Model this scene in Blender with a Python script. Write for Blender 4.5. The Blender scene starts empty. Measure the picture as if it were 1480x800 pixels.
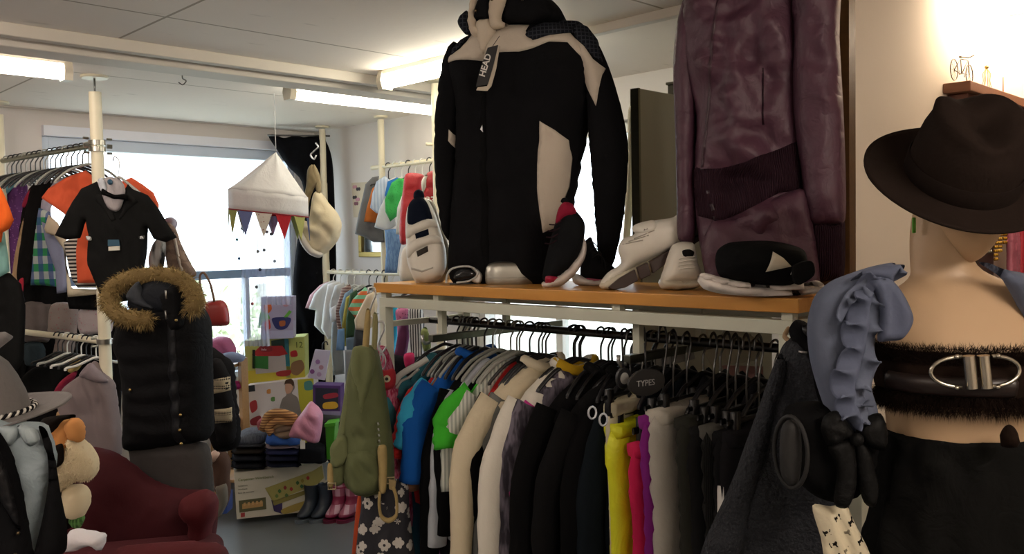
import bpy, bmesh, math, random
import numpy as np
from mathutils import Vector, Matrix, noise
from mathutils.geometry import delaunay_2d_cdt
random.seed(7)
SC = bpy.context.scene
COL = SC.collection
# ------------------------------------------------------------------ camera
F_PX = 1262.0
EYE = Vector((0, 0, 1.6))
TH, PITCH, ROLL = math.radians(45.2), math.radians(2.5), math.radians(1.1)
FH = Vector((math.cos(TH), math.sin(TH), 0))
RH = Vector((math.sin(TH), -math.cos(TH), 0))
FW = Vector((FH.x*math.cos(PITCH), FH.y*math.cos(PITCH), -math.sin(PITCH)))
U0 = RH.cross(FW).normalized()
RR = RH*math.cos(ROLL) - U0*math.sin(ROLL)
UU = U0*math.cos(ROLL) + RH*math.sin(ROLL)
cd = bpy.data.cameras.new('camera'); cam = bpy.data.objects.new('camera', cd); COL.objects.link(cam)
cd.sensor_width = 36; cd.lens = 36*F_PX/1480; cd.clip_start = .05
m = Matrix((RR, UU, -FW)).transposed().to_4x4(); m.translation = EYE
cam.matrix_world = m; SC.camera = cam

def ray(px, py):
    return FW + RR*((px-740)/F_PX) + UU*((400-py)/F_PX)
def at(px, py, Z):                       # point seen in direction px,py at distance Z along the view
    return EYE + ray(px, py)*Z
def on_axis(px, py, ax, val):
    d = ray(px, py); return EYE + d*((val-EYE[ax])/d[ax])

class Plane:
    def __init__(s, O, U, N, V=None):
        s.O, s.U, s.N = Vector(O), Vector(U).normalized(), Vector(N).normalized()
        s.V = Vector(V).normalized() if V else Vector((0, 0, 1))
    def uv(s, px, py):
        d = ray(px, py); t = (s.O-EYE).dot(s.N)/d.dot(s.N); P = EYE + d*t - s.O
        return (P.dot(s.U), P.dot(s.V))
    def p(s, u, v, w=0): return s.O + s.U*u + s.V*v + s.N*w
def pl(px, py, Z, turn=0, lean=0):       # upright plane through a point, facing the viewer, turned about z, leaning back
    a = math.radians(turn); O = at(px, py, Z)
    N = (-FH)*math.cos(a) + RH*math.sin(a); U = RH*math.cos(a) + FH*math.sin(a)
    l = math.radians(lean); V = Vector((0, 0, 1))*math.cos(l) - N*math.sin(l); N2 = N*math.cos(l) + Vector((0, 0, 1))*math.sin(l)
    return Plane(O, U, N2, V)

# ------------------------------------------------------------------ materials
def lin(c):
    if isinstance(c, str):
        c = tuple(int(c[i:i+2], 16)/255 for i in (0, 2, 4))
    return tuple((x/12.92 if x <= .04045 else ((x+.055)/1.055)**2.4) for x in c)
_mc = {}
def M(col, kind='cloth', c2=None, rough=None, s=1.0, c3=None):
    key = (col, kind, c2, rough, s, c3)
    if key in _mc: return _mc[key]
    m = bpy.data.materials.new('mat_%s_%s' % (kind, col)); m.use_nodes = True
    nt = m.node_tree; N = nt.nodes; L = nt.links
    b = N['Principled BSDF']
    def n(t, **k):
        q = N.new(t)
        for a, v in k.items(): setattr(q, a, v)
        return q
    def math_(op, a, b_=None):
        q = n('ShaderNodeMath', operation=op)
        for i, x in enumerate((a, b_)):
            if x is None: continue
            if isinstance(x, (int, float)): q.inputs[i].default_value = x
            else: L.new(x, q.inputs[i])
        return q.outputs[0]
    def mix(f, a, c):
        q = n('ShaderNodeMix', data_type='RGBA')
        if isinstance(f, (int, float)): q.inputs[0].default_value = f
        else: L.new(f, q.inputs[0])
        for i, x in ((6, a), (7, c)):
            if isinstance(x, tuple): q.inputs[i].default_value = (*x, 1)
            else: L.new(x, q.inputs[i])
        return q.outputs[2]
    tc = n('ShaderNodeTexCoord'); P = tc.outputs['Object']
    def noi(sc, det=3, vec=None, rg=.55):
        q = n('ShaderNodeTexNoise'); q.inputs['Scale'].default_value = sc; q.inputs['Detail'].default_value = det
        q.inputs['Roughness'].default_value = rg; L.new(vec or P, q.inputs['Vector']); return q.outputs['Fac']
    def scaled(v):
        q = n('ShaderNodeMapping'); q.inputs['Scale'].default_value = v; L.new(P, q.inputs['Vector']); return q.outputs[0]
    sep = n('ShaderNodeSeparateXYZ'); L.new(P, sep.inputs[0])
    X, Y, Z = sep.outputs
    A = lin(col); B = lin(c2) if c2 else tuple(x*.75 for x in A); D = lin(c3) if c3 else A
    H = math_('SUBTRACT', X, Y)           # runs across a surface that faces the room corner
    out = None; r = .9
    vo = lambda sc, vec=None: (lambda q: (q.inputs['Scale'].__setattr__('default_value', sc), L.new(vec or P, q.inputs['Vector']), q)[2])(n('ShaderNodeTexVoronoi'))
    if kind == 'stripe':   # level stripes
        out = mix(math_('GREATER_THAN', math_('FRACT', math_('MULTIPLY', Z, 1/(.03*s))), .5), A, B)
    elif kind == 'vstripe':
        out = mix(math_('GREATER_THAN', math_('FRACT', math_('MULTIPLY', H, 1/(.03*s))), .5), A, B)
    elif kind == 'plaid':
        a = math_('GREATER_THAN', math_('FRACT', math_('MULTIPLY', Z, 1/(.09*s))), .5)
        c = math_('GREATER_THAN', math_('FRACT', math_('MULTIPLY', H, 1/(.08*s))), .5)
        out = mix(math_('MULTIPLY', c, .75), mix(a, A, B), D)
    elif kind == 'check':
        a = math_('GREATER_THAN', math_('FRACT', math_('MULTIPLY', Z, 1/(.014*s))), .25)
        c = math_('GREATER_THAN', math_('FRACT', math_('MULTIPLY', H, 1/(.018*s))), .25)
        out = mix(math_('MULTIPLY', a, c), B, A)
    elif kind == 'dots':
        q = vo(28/s); out = mix(math_('LESS_THAN', q.outputs['Distance'], .3), A, B)
    elif kind == 'specks':
        q = vo(60/s); out = mix(math_('LESS_THAN', q.outputs['Distance'], .22), A, B)
    elif kind == 'daisy':
        q = n('ShaderNodeTexVoronoi'); q.inputs['Scale'].default_value = 17/s; q.inputs['Randomness'].default_value = .75
        L.new(P, q.inputs['Vector'])
        # petals: radius modulated by the angle round each flower centre
        v = n('ShaderNodeVectorMath', operation='SUBTRACT'); L.new(P, v.inputs[0]); L.new(q.outputs['Position'], v.inputs[1])
        s2 = n('ShaderNodeSeparateXYZ'); L.new(v.outputs[0], s2.inputs[0])
        ang = math_('ARCTAN2', s2.outputs[2], math_('SUBTRACT', s2.outputs[0], s2.outputs[1]))
        pet = math_('ADD', .34, math_('MULTIPLY', math_('ABSOLUTE', math_('COSINE', math_('MULTIPLY', ang, 3))), .12))
        f = math_('LESS_THAN', q.outputs['Distance'], pet)
        c = math_('GREATER_THAN', q.outputs['Distance'], .13)
        out = mix(math_('MULTIPLY', f, c), A, B)
    elif kind == 'marl':
        f = noi(60/s, 2, scaled((1, 1, .25))); q = n('ShaderNodeValToRGB'); q.color_ramp.elements[0].position = .42; q.color_ramp.elements[1].position = .58
        L.new(f, q.inputs[0]); out = mix(q.outputs[0], A, B)
    elif kind == 'blotch':
        f = noi(14/s, 2); q = n('ShaderNodeValToRGB'); q.color_ramp.elements[0].position = .48; q.color_ramp.elements[1].position = .54
        L.new(f, q.inputs[0]); out = mix(q.outputs[0], A, B)
    elif kind == 'nordic':
        z = math_('FRACT', math_('MULTIPLY', Z, 1/(.11*s)))
        band = math_('GREATER_THAN', z, .55)
        d = math_('GREATER_THAN', math_('ADD', math_('SINE', math_('MULTIPLY', H, 220/s)), math_('SINE', math_('MULTIPLY', Z, 220/s))), .2)
        out = mix(math_('MULTIPLY', band, d), A, B)
    elif kind == 'wood':
        f = noi(7, 4, scaled((12, .8, 12))); out = mix(f, A, B); r = .42
    elif kind == 'paint':
        f = noi(2.2, 5); out = mix(math_('MULTIPLY', f, .35), A, B); r = .75
    elif kind == 'metal':
        out = mix(noi(40, 2), A, tuple(x*.85 for x in A)); b.inputs['Metallic'].default_value = 1; r = .28
    elif kind in ('plastic', 'leather', 'satin', 'skin', 'card'):
        out = mix(math_('MULTIPLY', noi(9, 3), .3), A, B); r = dict(plastic=.38, leather=.45, satin=.42, skin=.5, card=.55)[kind]
    else:
        f = noi(6/s, 3); out = mix(math_('MULTIPLY', f, .55), A, B)
    L.new(out, b.inputs['Base Color'])
    b.inputs['Roughness'].default_value = rough if rough is not None else r
    bm = n('ShaderNodeBump')
    if kind in ('plastic', 'metal', 'card'):
        bm.inputs['Strength'].default_value = .08; bm.inputs['Distance'].default_value = .002; L.new(noi(30, 2), bm.inputs['Height'])
    elif kind == 'paint':
        bm.inputs['Strength'].default_value = .25; bm.inputs['Distance'].default_value = .004; L.new(noi(22, 5), bm.inputs['Height'])
    elif kind == 'boucle':
        bm.inputs['Strength'].default_value = 1; bm.inputs['Distance'].default_value = .012; L.new(noi(95, 2), bm.inputs['Height'])
    elif kind == 'rib':
        bm.inputs['Strength'].default_value = .8; bm.inputs['Distance'].default_value = .003
        L.new(math_('SINE', math_('MULTIPLY', H, 900)), bm.inputs['Height'])
    elif kind in ('satin',):
        bm.inputs['Strength'].default_value = .5; bm.inputs['Distance'].default_value = .014
        w_ = n('ShaderNodeTexNoise'); w_.inputs['Scale'].default_value = 11; w_.inputs['Detail'].default_value = 5; w_.inputs['Distortion'].default_value = 1.6; w_.inputs['Roughness'].default_value = .5; L.new(P, w_.inputs['Vector'])
        L.new(math_('ADD', math_('ABSOLUTE', math_('SUBTRACT', w_.outputs['Fac'], .5)), math_('MULTIPLY', noi(26, 3), .25)), bm.inputs['Height'])
    else:
        bm.inputs['Strength'].default_value = .6; bm.inputs['Distance'].default_value = .012
        if kind in ('velvet', 'wood', 'skin', 'leather'):
            bm.inputs['Strength'].default_value = .12 if kind != 'velvet' else .3; bm.inputs['Distance'].default_value = .004; L.new(noi(70, 4), bm.inputs['Height'])
        else:
            w_ = n('ShaderNodeTexNoise'); w_.inputs['Scale'].default_value = 8; w_.inputs['Detail'].default_value = 4; w_.inputs['Distortion'].default_value = .9
            L.new(scaled((1, 1, .6)), w_.inputs['Vector'])
            L.new(math_('ADD', math_('ABSOLUTE', math_('SUBTRACT', w_.outputs['Fac'], .5)), math_('MULTIPLY', noi(90, 3), .12)), bm.inputs['Height'])
    L.new(bm.outputs[0], b.inputs['Normal'])
    if kind in ('cloth', 'boucle', 'marl', 'rib', 'velvet'):
        dk = max(A) < .03; b.inputs['Sheen Weight'].default_value = (.02 if dk else .25) if kind != 'velvet' else (.15 if dk else .6)
        b.inputs['Sheen Roughness'].default_value = .5
        b.inputs['Sheen Tint'].default_value = (*[min(1, x*1.5+.02) for x in A], 1)
        b.inputs['Specular IOR Level'].default_value = .25
    if max(A) < .03 and kind not in ('metal', 'card', 'plastic', 'leather', 'stripe', 'daisy', 'nordic'): b.inputs['Specular IOR Level'].default_value = .06 if kind != 'satin' else .12
    _mc[key] = m
    return m
def EM(col, strength, name='glow'):
    m = bpy.data.materials.new('mat_'+name); m.use_nodes = True; nt = m.node_tree; nt.nodes.clear()
    e = nt.nodes.new('ShaderNodeEmission'); o = nt.nodes.new('ShaderNodeOutputMaterial')
    e.inputs[0].default_value = (*lin(col), 1); e.inputs[1].default_value = strength; nt.links.new(e.outputs[0], o.inputs[0]); return m
def SHEER(col, alpha, dots=None):
    m = bpy.data.materials.new('mat_sheer'); m.use_nodes = True; nt = m.node_tree; b = nt.nodes['Principled BSDF']
    b.inputs['Base Color'].default_value = (*lin(col), 1); b.inputs['Roughness'].default_value = .9; b.inputs['Alpha'].default_value = alpha
    return m
def GLASS():
    m = bpy.data.materials.new('mat_window_glass'); m.use_nodes = True; nt = m.node_tree; nt.nodes.clear()
    t = nt.nodes.new('ShaderNodeBsdfTransparent'); g = nt.nodes.new('ShaderNodeBsdfGlossy'); x = nt.nodes.new('ShaderNodeMixShader')
    o = nt.nodes.new('ShaderNodeOutputMaterial'); g.inputs['Roughness'].default_value = .02; x.inputs[0].default_value = .06
    t.inputs[0].default_value = (.93, .97, 1, 1)
    nt.links.new(t.outputs[0], x.inputs[1]); nt.links.new(g.outputs[0], x.inputs[2]); nt.links.new(x.outputs[0], o.inputs[0]); return m

# ------------------------------------------------------------------ objects
WL = {}                                   # world origin of every object
def thing(name, label, cat, loc, group=None):
    o = bpy.data.objects.new(name, None); COL.objects.link(o); o.empty_display_size = .05
    o.location = Vector(loc); WL[o] = Vector(loc)
    o['label'] = label; o['category'] = cat
    if group: o['group'] = group
    return o
def tag(o, label, cat, group=None):
    o['label'] = label; o['category'] = cat
    if group: o['group'] = group
    return o
def link(name, vs, fs, mats, parent=None, smooth=True, mi=None, fix=True):
    vs = [Vector(v) for v in vs]
    if parent is not None: org = WL[parent]
    else:
        lo = [min(v[i] for v in vs) for i in range(3)]; hi = [max(v[i] for v in vs) for i in range(3)]
        org = Vector(((lo[0]+hi[0])/2, (lo[1]+hi[1])/2, lo[2]))
    me = bpy.data.meshes.new(name); me.from_pydata([v-org for v in vs], [], fs)
    if not isinstance(mats, (list, tuple)): mats = [mats]
    for q in mats: me.materials.append(q)
    if mi:
        for p, k in zip(me.polygons, mi): p.material_index = k
    if fix:
        bm = bmesh.new(); bm.from_mesh(me); bmesh.ops.recalc_face_normals(bm, faces=bm.faces); bm.to_mesh(me); bm.free()
    if smooth: me.polygons.foreach_set('use_smooth', [True]*len(me.polygons))
    o = bpy.data.objects.new(name, me); COL.objects.link(o)
    if parent is not None: o.parent = parent
    else: o.location = org
    WL[o] = org
    return o
def sharp(o, deg=35):
    me = o.data; me.set_sharp_from_angle(angle=math.radians(deg)); return o

class MB:
    def __init__(s): s.v, s.f = [], []
    def add(s, v, f):
        k = len(s.v); s.v += [Vector(x) for x in v]; s.f += [tuple(i+k for i in q) for q in f]; return s
    def box(s, lo, hi):
        x0, y0, z0 = lo; x1, y1, z1 = hi
        return s.add([(x0,y0,z0),(x1,y0,z0),(x1,y1,z0),(x0,y1,z0),(x0,y0,z1),(x1,y0,z1),(x1,y1,z1),(x0,y1,z1)],
                     [(0,3,2,1),(4,5,6,7),(0,1,5,4),(1,2,6,5),(2,3,7,6),(3,0,4,7)])
    def tube(s, pts, r, seg=10, flat=None, closed=False, cap=True):
        pts = [Vector(p) for p in pts]; n = len(pts); R = r if isinstance(r, (list, tuple)) else [r]*n
        rings = []; prev = None
        for i, p in enumerate(pts):
            a = pts[i-1] if (i or closed) else p; b = pts[(i+1) % n] if (i < n-1 or closed) else p
            t = (b-a).normalized()
            if prev is None:
                x = Vector((0,0,1)) if abs(t.z) < .9 else Vector((1,0,0)); q = t.cross(x).normalized()
            else:
                q = (prev - t*prev.dot(t)).normalized()
            prev = q; w = t.cross(q)
            ring = []
            for k in range(seg):
                an = 2*math.pi*k/seg; d = q*math.cos(an) + w*math.sin(an); d = d*R[i]
                if flat: d -= Vector(flat[0])*d.dot(Vector(flat[0]))*(1-flat[1])
                ring.append(p+d)
            rings.append(ring)
        v = [x for rg in rings for x in rg]; f = []
        for i in range(n if closed else n-1):
            j = (i+1) % n
            for k in range(seg):
                l = (k+1) % seg; f.append((i*seg+k, i*seg+l, j*seg+l, j*seg+k))
        if cap and not closed: f += [tuple(range(seg)), tuple((n-1)*seg+k for k in range(seg))]
        return s.add(v, f)
    def lathe(s, prof, c, seg=24, sx=1, sy=1, rot=None):
        v = []; f = []; c = Vector(c)
        for r, z in prof:
            for k in range(seg):
                a = 2*math.pi*k/seg; q = Vector((r*sx*math.cos(a), r*sy*math.sin(a), z))
                if rot: q = rot @ q
                v.append(c+q)
        for i in range(len(prof)-1):
            for k in range(seg):
                l = (k+1) % seg; f.append((i*seg+k, i*seg+l, (i+1)*seg+l, (i+1)*seg+k))
        f += [tuple(range(seg)), tuple((len(prof)-1)*seg+k for k in range(seg))]
        return s.add(v, f)
    def ball(s, c, r, seg=14, rot=None):
        if not isinstance(r, (tuple, list)): r = (r, r, r)
        n = seg//2; v = []; f = []
        for i in range(n+1):
            p = math.pi*i/n
            for k in range(seg):
                a = 2*math.pi*k/seg; q = Vector((r[0]*math.sin(p)*math.cos(a), r[1]*math.sin(p)*math.sin(a), r[2]*math.cos(p)))
                if rot: q = rot @ q
                v.append(Vector(c)+q)
        for i in range(n):
            for k in range(seg):
                l = (k+1) % seg; f.append((i*seg+k, i*seg+l, (i+1)*seg+l, (i+1)*seg+k))
        return s.add(v, f)
    def out(s, name, mat, parent=None, smooth=True, sh=None, bev=0):
        o = link(name, s.v, s.f, mat, parent, smooth)
        if bev:
            b = o.modifiers.new('bevel', 'BEVEL'); b.width = bev; b.segments = 3; b.limit_method = 'ANGLE'
        if sh: sharp(o, sh)
        return o

def spline(pts, k=5, closed=True):
    n = len(pts); P = [Vector(p) for p in pts]; out = []
    for i in range(n if closed else n-1):
        if closed: a, b, c, d = P[i-1], P[i], P[(i+1) % n], P[(i+2) % n]
        else: a, b, c, d = P[max(i-1, 0)], P[i], P[i+1], P[min(i+2, n-1)]
        for j in range(k):
            t = j/k
            out.append(b*(1-3*t*t+2*t**3)*1.0 + c*(3*t*t-2*t**3) + (c-a)*.42*(t-2*t*t+t**3) + (d-b)*.42*(t**3-t*t))
    if not closed: out.append(P[-1])
    return out
def segdist(Q, poly):
    A = np.array(poly); B = np.roll(A, -1, axis=0); Q = np.asarray(Q)
    best = np.full(len(Q), 1e9)
    for a, b in zip(A, B):
        ab = b-a; L2 = max(1e-12, ab@ab); t = np.clip(((Q-a)@ab)/L2, 0, 1)
        d = np.hypot(*(Q-(a+t[:, None]*ab)).T); best = np.minimum(best, d)
    return best
def inside(Q, poly):
    A = np.array(poly); B = np.roll(A, -1, axis=0); c = np.zeros(len(Q), bool)
    x, y = Q[:, 0], Q[:, 1]
    for a, b in zip(A, B):
        if a[1] == b[1]: continue
        k = ((a[1] > y) != (b[1] > y)) & (x < (b[0]-a[0])*(y-a[1])/(b[1]-a[1])+a[0]); c ^= k
    return c
def fillpoly(poly, res):
    poly = [tuple(p) for p in poly]
    A = np.array(poly); lo = A.min(0); hi = A.max(0)
    gx = np.arange(lo[0]+res/2, hi[0], res); gy = np.arange(lo[1]+res/2, hi[1], res*.87)
    pts = []
    for j, y in enumerate(gy):
        for x in gx: pts.append((x+(res/2 if j % 2 else 0), y))
    if pts:
        Q = np.array(pts); k = inside(Q, poly); Q = Q[k]
        if len(Q): Q = Q[segdist(Q, poly) > res*.45]
    else: Q = np.zeros((0, 2))
    vs = [Vector(p) for p in poly] + [Vector(q) for q in Q]
    n = len(poly)
    r = delaunay_2d_cdt(vs, [(i, (i+1) % n) for i in range(n)], [tuple(range(n))], 1, 1e-6)
    return np.array([tuple(v) for v in r[0]]), [tuple(f) for f in r[2]]
def folds(u, v, amp, lam, ang, wr, seed, span):
    a = math.radians(ang); q = u*math.cos(a)+v*math.sin(a)
    n1 = noise.noise(Vector((u*5+seed, v*3, seed*1.7)))
    d = amp*math.sin(2*math.pi*q/lam + 3.2*n1 + seed)*(.6+.4*math.sin(v*7+seed))
    d += wr*noise.noise(Vector((u*11, v*11+seed, seed))) + wr*.5*noise.noise(Vector((u*26, v*26, seed+9)))
    return d
_seed = [1.0]
def inflate(name, pts, P, T, mat, parent=None, w=None, off=0, res=None, fold=(.004, .08, 0, .006), sm=True, px=True, back=None, bend=0):
    """a padded cloth form with the given outline: P plane, T half thickness, w width over which it rounds off"""
    poly = [P.uv(*p) for p in pts] if px else pts
    if sm: poly = [(v.x, v.y) for v in spline([Vector(p) for p in poly], 4)]
    w = w or T*1.6; res = res or max(.009, min(.03, w*.5))
    Q, F = fillpoly(poly, res)
    d = segdist(Q, poly); k = np.clip(d/w, 0, 1); h = np.sqrt(np.clip(1-(1-k)**2, 0, 1))
    _seed[0] += 1.37; sd = _seed[0]; back = T if back is None else back
    amp, lam, ang, wr = fold
    cu = sum(p[0] for p in poly)/len(poly)
    fr, bk = [], []
    def H(Qa):
        dd = segdist(Qa, poly)*inside(Qa, poly); kk = np.clip(dd/w, 0, 1); hh = np.sqrt(np.clip(1-(1-kk)**2, 0, 1))
        return [off + T*hh[i] + folds(x, y, amp, lam, ang, wr, sd, 1)*kk[i] - bend*(x-cu)**2 for i, (x, y) in enumerate(Qa)]
    zf = H(Q); vs = []; bi = {}
    for i, (x, y) in enumerate(Q): 
        if d[i] < 1e-6: zf[i] = off-bend*(x-cu)**2
        vs.append(P.p(x, y, zf[i]))
    for i, (x, y) in enumerate(Q):
        if d[i] < 1e-6: bi[i] = i
        else: bi[i] = len(vs); vs.append(P.p(x, y, off-back*h[i] + .5*folds(x, y, amp, lam, ang, wr, sd+4, 1)*k[i] - bend*(x-cu)**2))
    fs = F + [tuple(bi[i] for i in reversed(f)) for f in F]
    o = link(name, vs, fs, mat, parent)
    o_field[o] = (P, H, poly)
    return o
o_field = {}
def panel(name, pts, base, mat, parent, lift=.004, sm=False, px=True, res=.012, th=.006):
    """a piece sewn on the surface of an inflated form"""
    P, H, bp = o_field[base]
    poly = [P.uv(*p) for p in pts] if px else pts
    if sm: poly = [(v.x, v.y) for v in spline([Vector(p) for p in poly], 4)]
    else:                                  # densify
        q = []
        for i, a in enumerate(poly):
            b = poly[(i+1) % len(poly)]; n = max(1, int(math.dist(a, b)/res))
            q += [(a[0]+(b[0]-a[0])*j/n, a[1]+(b[1]-a[1])*j/n) for j in range(n)]
        poly = q
    Q, F = fillpoly(poly, res); z = H(Q); n = len(Q); e = segdist(Q, poly)
    vs = [P.p(x, y, z[i]+lift*min(1, .4+e[i]/.006)) for i, (x, y) in enumerate(Q)] + [P.p(x, y, z[i]-th) for i, (x, y) in enumerate(Q)]
    fs = F + [tuple(i+n for i in reversed(f)) for f in F]
    cnt = {}
    for f in F:
        for i in range(len(f)):
            a, b = f[i], f[(i+1) % len(f)]; cnt[(a, b)] = 1
    for (a, b) in list(cnt):
        if (b, a) not in cnt: fs.append((a, b, b+n, a+n))
    return link(name, vs, fs, mat, parent)
def extr(name, pts, P, t0, t1, mat, parent=None, px=True, sm=False, bev=0, smooth=False):
    poly = [P.uv(*p) for p in pts] if px else pts
    if sm: poly = [(v.x, v.y) for v in spline([Vector(p) for p in poly], 4)]; 
    n = len(poly); vs = [P.p(x, y, t1) for x, y in poly] + [P.p(x, y, t0) for x, y in poly]
    fs = [tuple(range(n)), tuple(range(2*n-1, n-1, -1))] + [(i, (i+1) % n, (i+1) % n+n, i+n) for i in range(n)]
    o = link(name, vs, fs, mat, parent, smooth)
    if bev:
        b = o.modifiers.new('bevel', 'BEVEL'); b.width = bev; b.segments = 2; b.limit_method = 'ANGLE'
    if smooth: sharp(o)
    return o
def text(name, s, size, O, U, V, mat, parent, align='LEFT', ext=.0006, bold=.0):
    cu = bpy.data.curves.new(name, 'FONT'); cu.body = s; cu.size = size; cu.extrude = ext; cu.align_x = align; cu.offset = bold
    t = bpy.data.objects.new(name, cu); COL.objects.link(t)
    bpy.context.view_layer.update()
    me = bpy.data.meshes.new_from_object(t.evaluated_get(bpy.context.evaluated_depsgraph_get()))
    U = Vector(U).normalized(); V = Vector(V).normalized(); W = U.cross(V)
    vs = [Vector(O)+U*v.co.x+V*v.co.y+W*v.co.z for v in me.vertices]; fs = [tuple(p.vertices) for p in me.polygons]
    COL.objects.unlink(t); bpy.data.objects.remove(t); bpy.data.curves.remove(cu); bpy.data.meshes.remove(me)
    return link(name, vs, fs, mat, parent, smooth=False, fix=False)
def blades(name, anchors, ln, mat, parent, wd=.0012, jit=.5, n_each=1):
    """short strands of pile: anchors = (point, direction)"""
    vs, fs = [], []
    for p, d in anchors:
        d = Vector(d).normalized()
        for _ in range(n_each):
            r = Vector((random.uniform(-1, 1), random.uniform(-1, 1), random.uniform(-1, 1)))*jit
            e = (d+r).normalized(); l = ln*random.uniform(.6, 1.15); s_ = e.cross(Vector((random.uniform(-1, 1), random.uniform(-1, 1), random.uniform(-1, 1)))).normalized()*wd
            k = len(vs); mid = p+e*l*.55+r*l*.1
            vs += [p-s_, p+s_, mid+s_*.8, mid-s_*.8, p+e*l+Vector((0, 0, -l*.2))]
            fs += [(k, k+1, k+2, k+3), (k+3, k+2, k+4)]
    return link(name, vs, fs, mat, parent, smooth=False, fix=False)
def struct(o): o['kind'] = 'structure'; return o

BLACK = '1c1c1d'; OFFBLACK = '232325'
WHITEM = M('e8e6dc', 'plastic'); CREAM = M('e3dcc0', 'plastic')
vs_ = SC.view_settings; vs_.view_transform = 'Standard'; vs_.look = 'None'; vs_.gamma = 1; vs_.use_curve_mapping = False; vs_.exposure = .8
# ------------------------------------------------------------------ room shell
CEIL = 2.42
wallm = M('d6d1cd', 'paint', 'c7c1bc'); warm = M('cdc2b2', 'paint', 'bdb09e'); ceilm = None
def ceiling_mat():
    m = M('ece4da', 'paint', 'ded5c9'); nt = m.node_tree; N, L = nt.nodes, nt.links
    b = N['Principled BSDF']; old = b.inputs['Base Color'].links[0].from_socket
    tc = N.new('ShaderNodeTexCoord'); mp = N.new('ShaderNodeMapping'); L.new(tc.outputs['Object'], mp.inputs[0])
    mp.inputs['Location'].default_value = (.33, 1.18, 0)
    br = N.new('ShaderNodeTexBrick'); br.inputs['Scale'].default_value = 1; br.inputs['Brick Width'].default_value = 2.4; br.inputs['Row Height'].default_value = 1.25
    br.inputs['Mortar Size'].default_value = .006; br.offset = 0; L.new(mp.outputs[0], br.inputs[0])
    mx = N.new('ShaderNodeMix'); mx.data_type = 'RGBA'; L.new(br.outputs['Fac'], mx.inputs[0]); L.new(old, mx.inputs[6]); mx.inputs[7].default_value = (.38, .33, .26, 1)
    # scuffs with a shape of their own
    m2 = N.new('ShaderNodeMapping'); m2.inputs['Scale'].default_value = (2.2, 9, 1); L.new(tc.outputs['Object'], m2.inputs[0])
    no = N.new('ShaderNodeTexNoise'); no.inputs['Scale'].default_value = 1.6; no.inputs['Detail'].default_value = 5; L.new(m2.outputs[0], no.inputs[0])
    rp = N.new('ShaderNodeValToRGB'); rp.color_ramp.elements[0].position = .66; rp.color_ramp.elements[1].position = .72; L.new(no.outputs[0], rp.inputs[0])
    ma = N.new('ShaderNodeMath'); ma.operation = 'MULTIPLY'; L.new(rp.outputs[0], ma.inputs[0]); ma.inputs[1].default_value = .3
    m3 = N.new('ShaderNodeMix'); m3.data_type = 'RGBA'; L.new(ma.outputs[0], m3.inputs[0]); L.new(mx.outputs[2], m3.inputs[6]); m3.inputs[7].default_value = (.3, .26, .2, 1)
    L.new(m3.outputs[2], b.inputs['Base Color']); return m
ceilm = ceiling_mat()
def box(name, lo, hi, mat, parent=None, bev=0, smooth=False): return MB().box(lo, hi).out(name, mat, parent, smooth, None, bev)
floorm = M('595d61', 'plastic', '4a4e52', .33)
struct(box('floor', (-2.7, -2.3, -.1), (6.1, 5.9, 0), floorm))
struct(box('ceiling', (-2.7, -2.3, CEIL), (6.1, 5.9, CEIL+.1), ceilm))
struct(box('wall_left', (-2.8, -2.3, 0), (-2.6, 5.9, CEIL), wallm))
struct(box('wall_back', (-2.6, -2.4, 0), (6.1, -2.2, CEIL), M('e2dacd', 'paint', 'd6cdbf')))
struct(box('wall_far', (6.0, -2.2, 0), (6.1, 1.05, CEIL), warm))
def wall_hole(name, ax, c0, c1, a0, a1, holes, mat):
    """wall standing across axis ax between c0..c1, running a0..a1, with window openings (h0,h1,z0,z1)"""
    b = MB(); g = sorted(set([a0, a1]+[h for q in holes for h in q[:2]]))
    for s, e in zip(g, g[1:]):
        hs = [q for q in holes if q[0] <= s+1e-6 and q[1] >= e-1e-6]
        for z0, z1 in ([(0, CEIL)] if not hs else [(0, hs[0][2]), (hs[0][3], CEIL)]):
            if ax == 1: b.box((s, c0, z0), (e, c1, z1))
            else: b.box((c0, s, z0), (c1, e, z1))
    return struct(b.out(name, mat, smooth=False))
wall_hole('wall_window', 1, 5.7, 5.9, -2.6, 3.8, [(1.72, 3.43, .72, 2.27)], wallm)
wall_hole('wall_right', 0, 3.6, 3.8, 1.15, 5.7, [(2.72, 3.98, .45, 2.2)], wallm)
struct(box('wall_near', (2.36, 1.05, 0), (6.0, 1.15, CEIL), warm))
struct(box('trim_1', (2.32, 1.035, 0), (2.36, 1.165, CEIL), M('54391b', 'wood', '3c2712')))
struct(box('baseboard_right', (3.585, 1.15, 0), (3.6, 5.7, .07), M('9a9690', 'plastic')))
struct(box('baseboard_window', (-2.6, 5.685, 0), (3.585, 5.7, .07), M('9a9690', 'plastic')))
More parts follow.
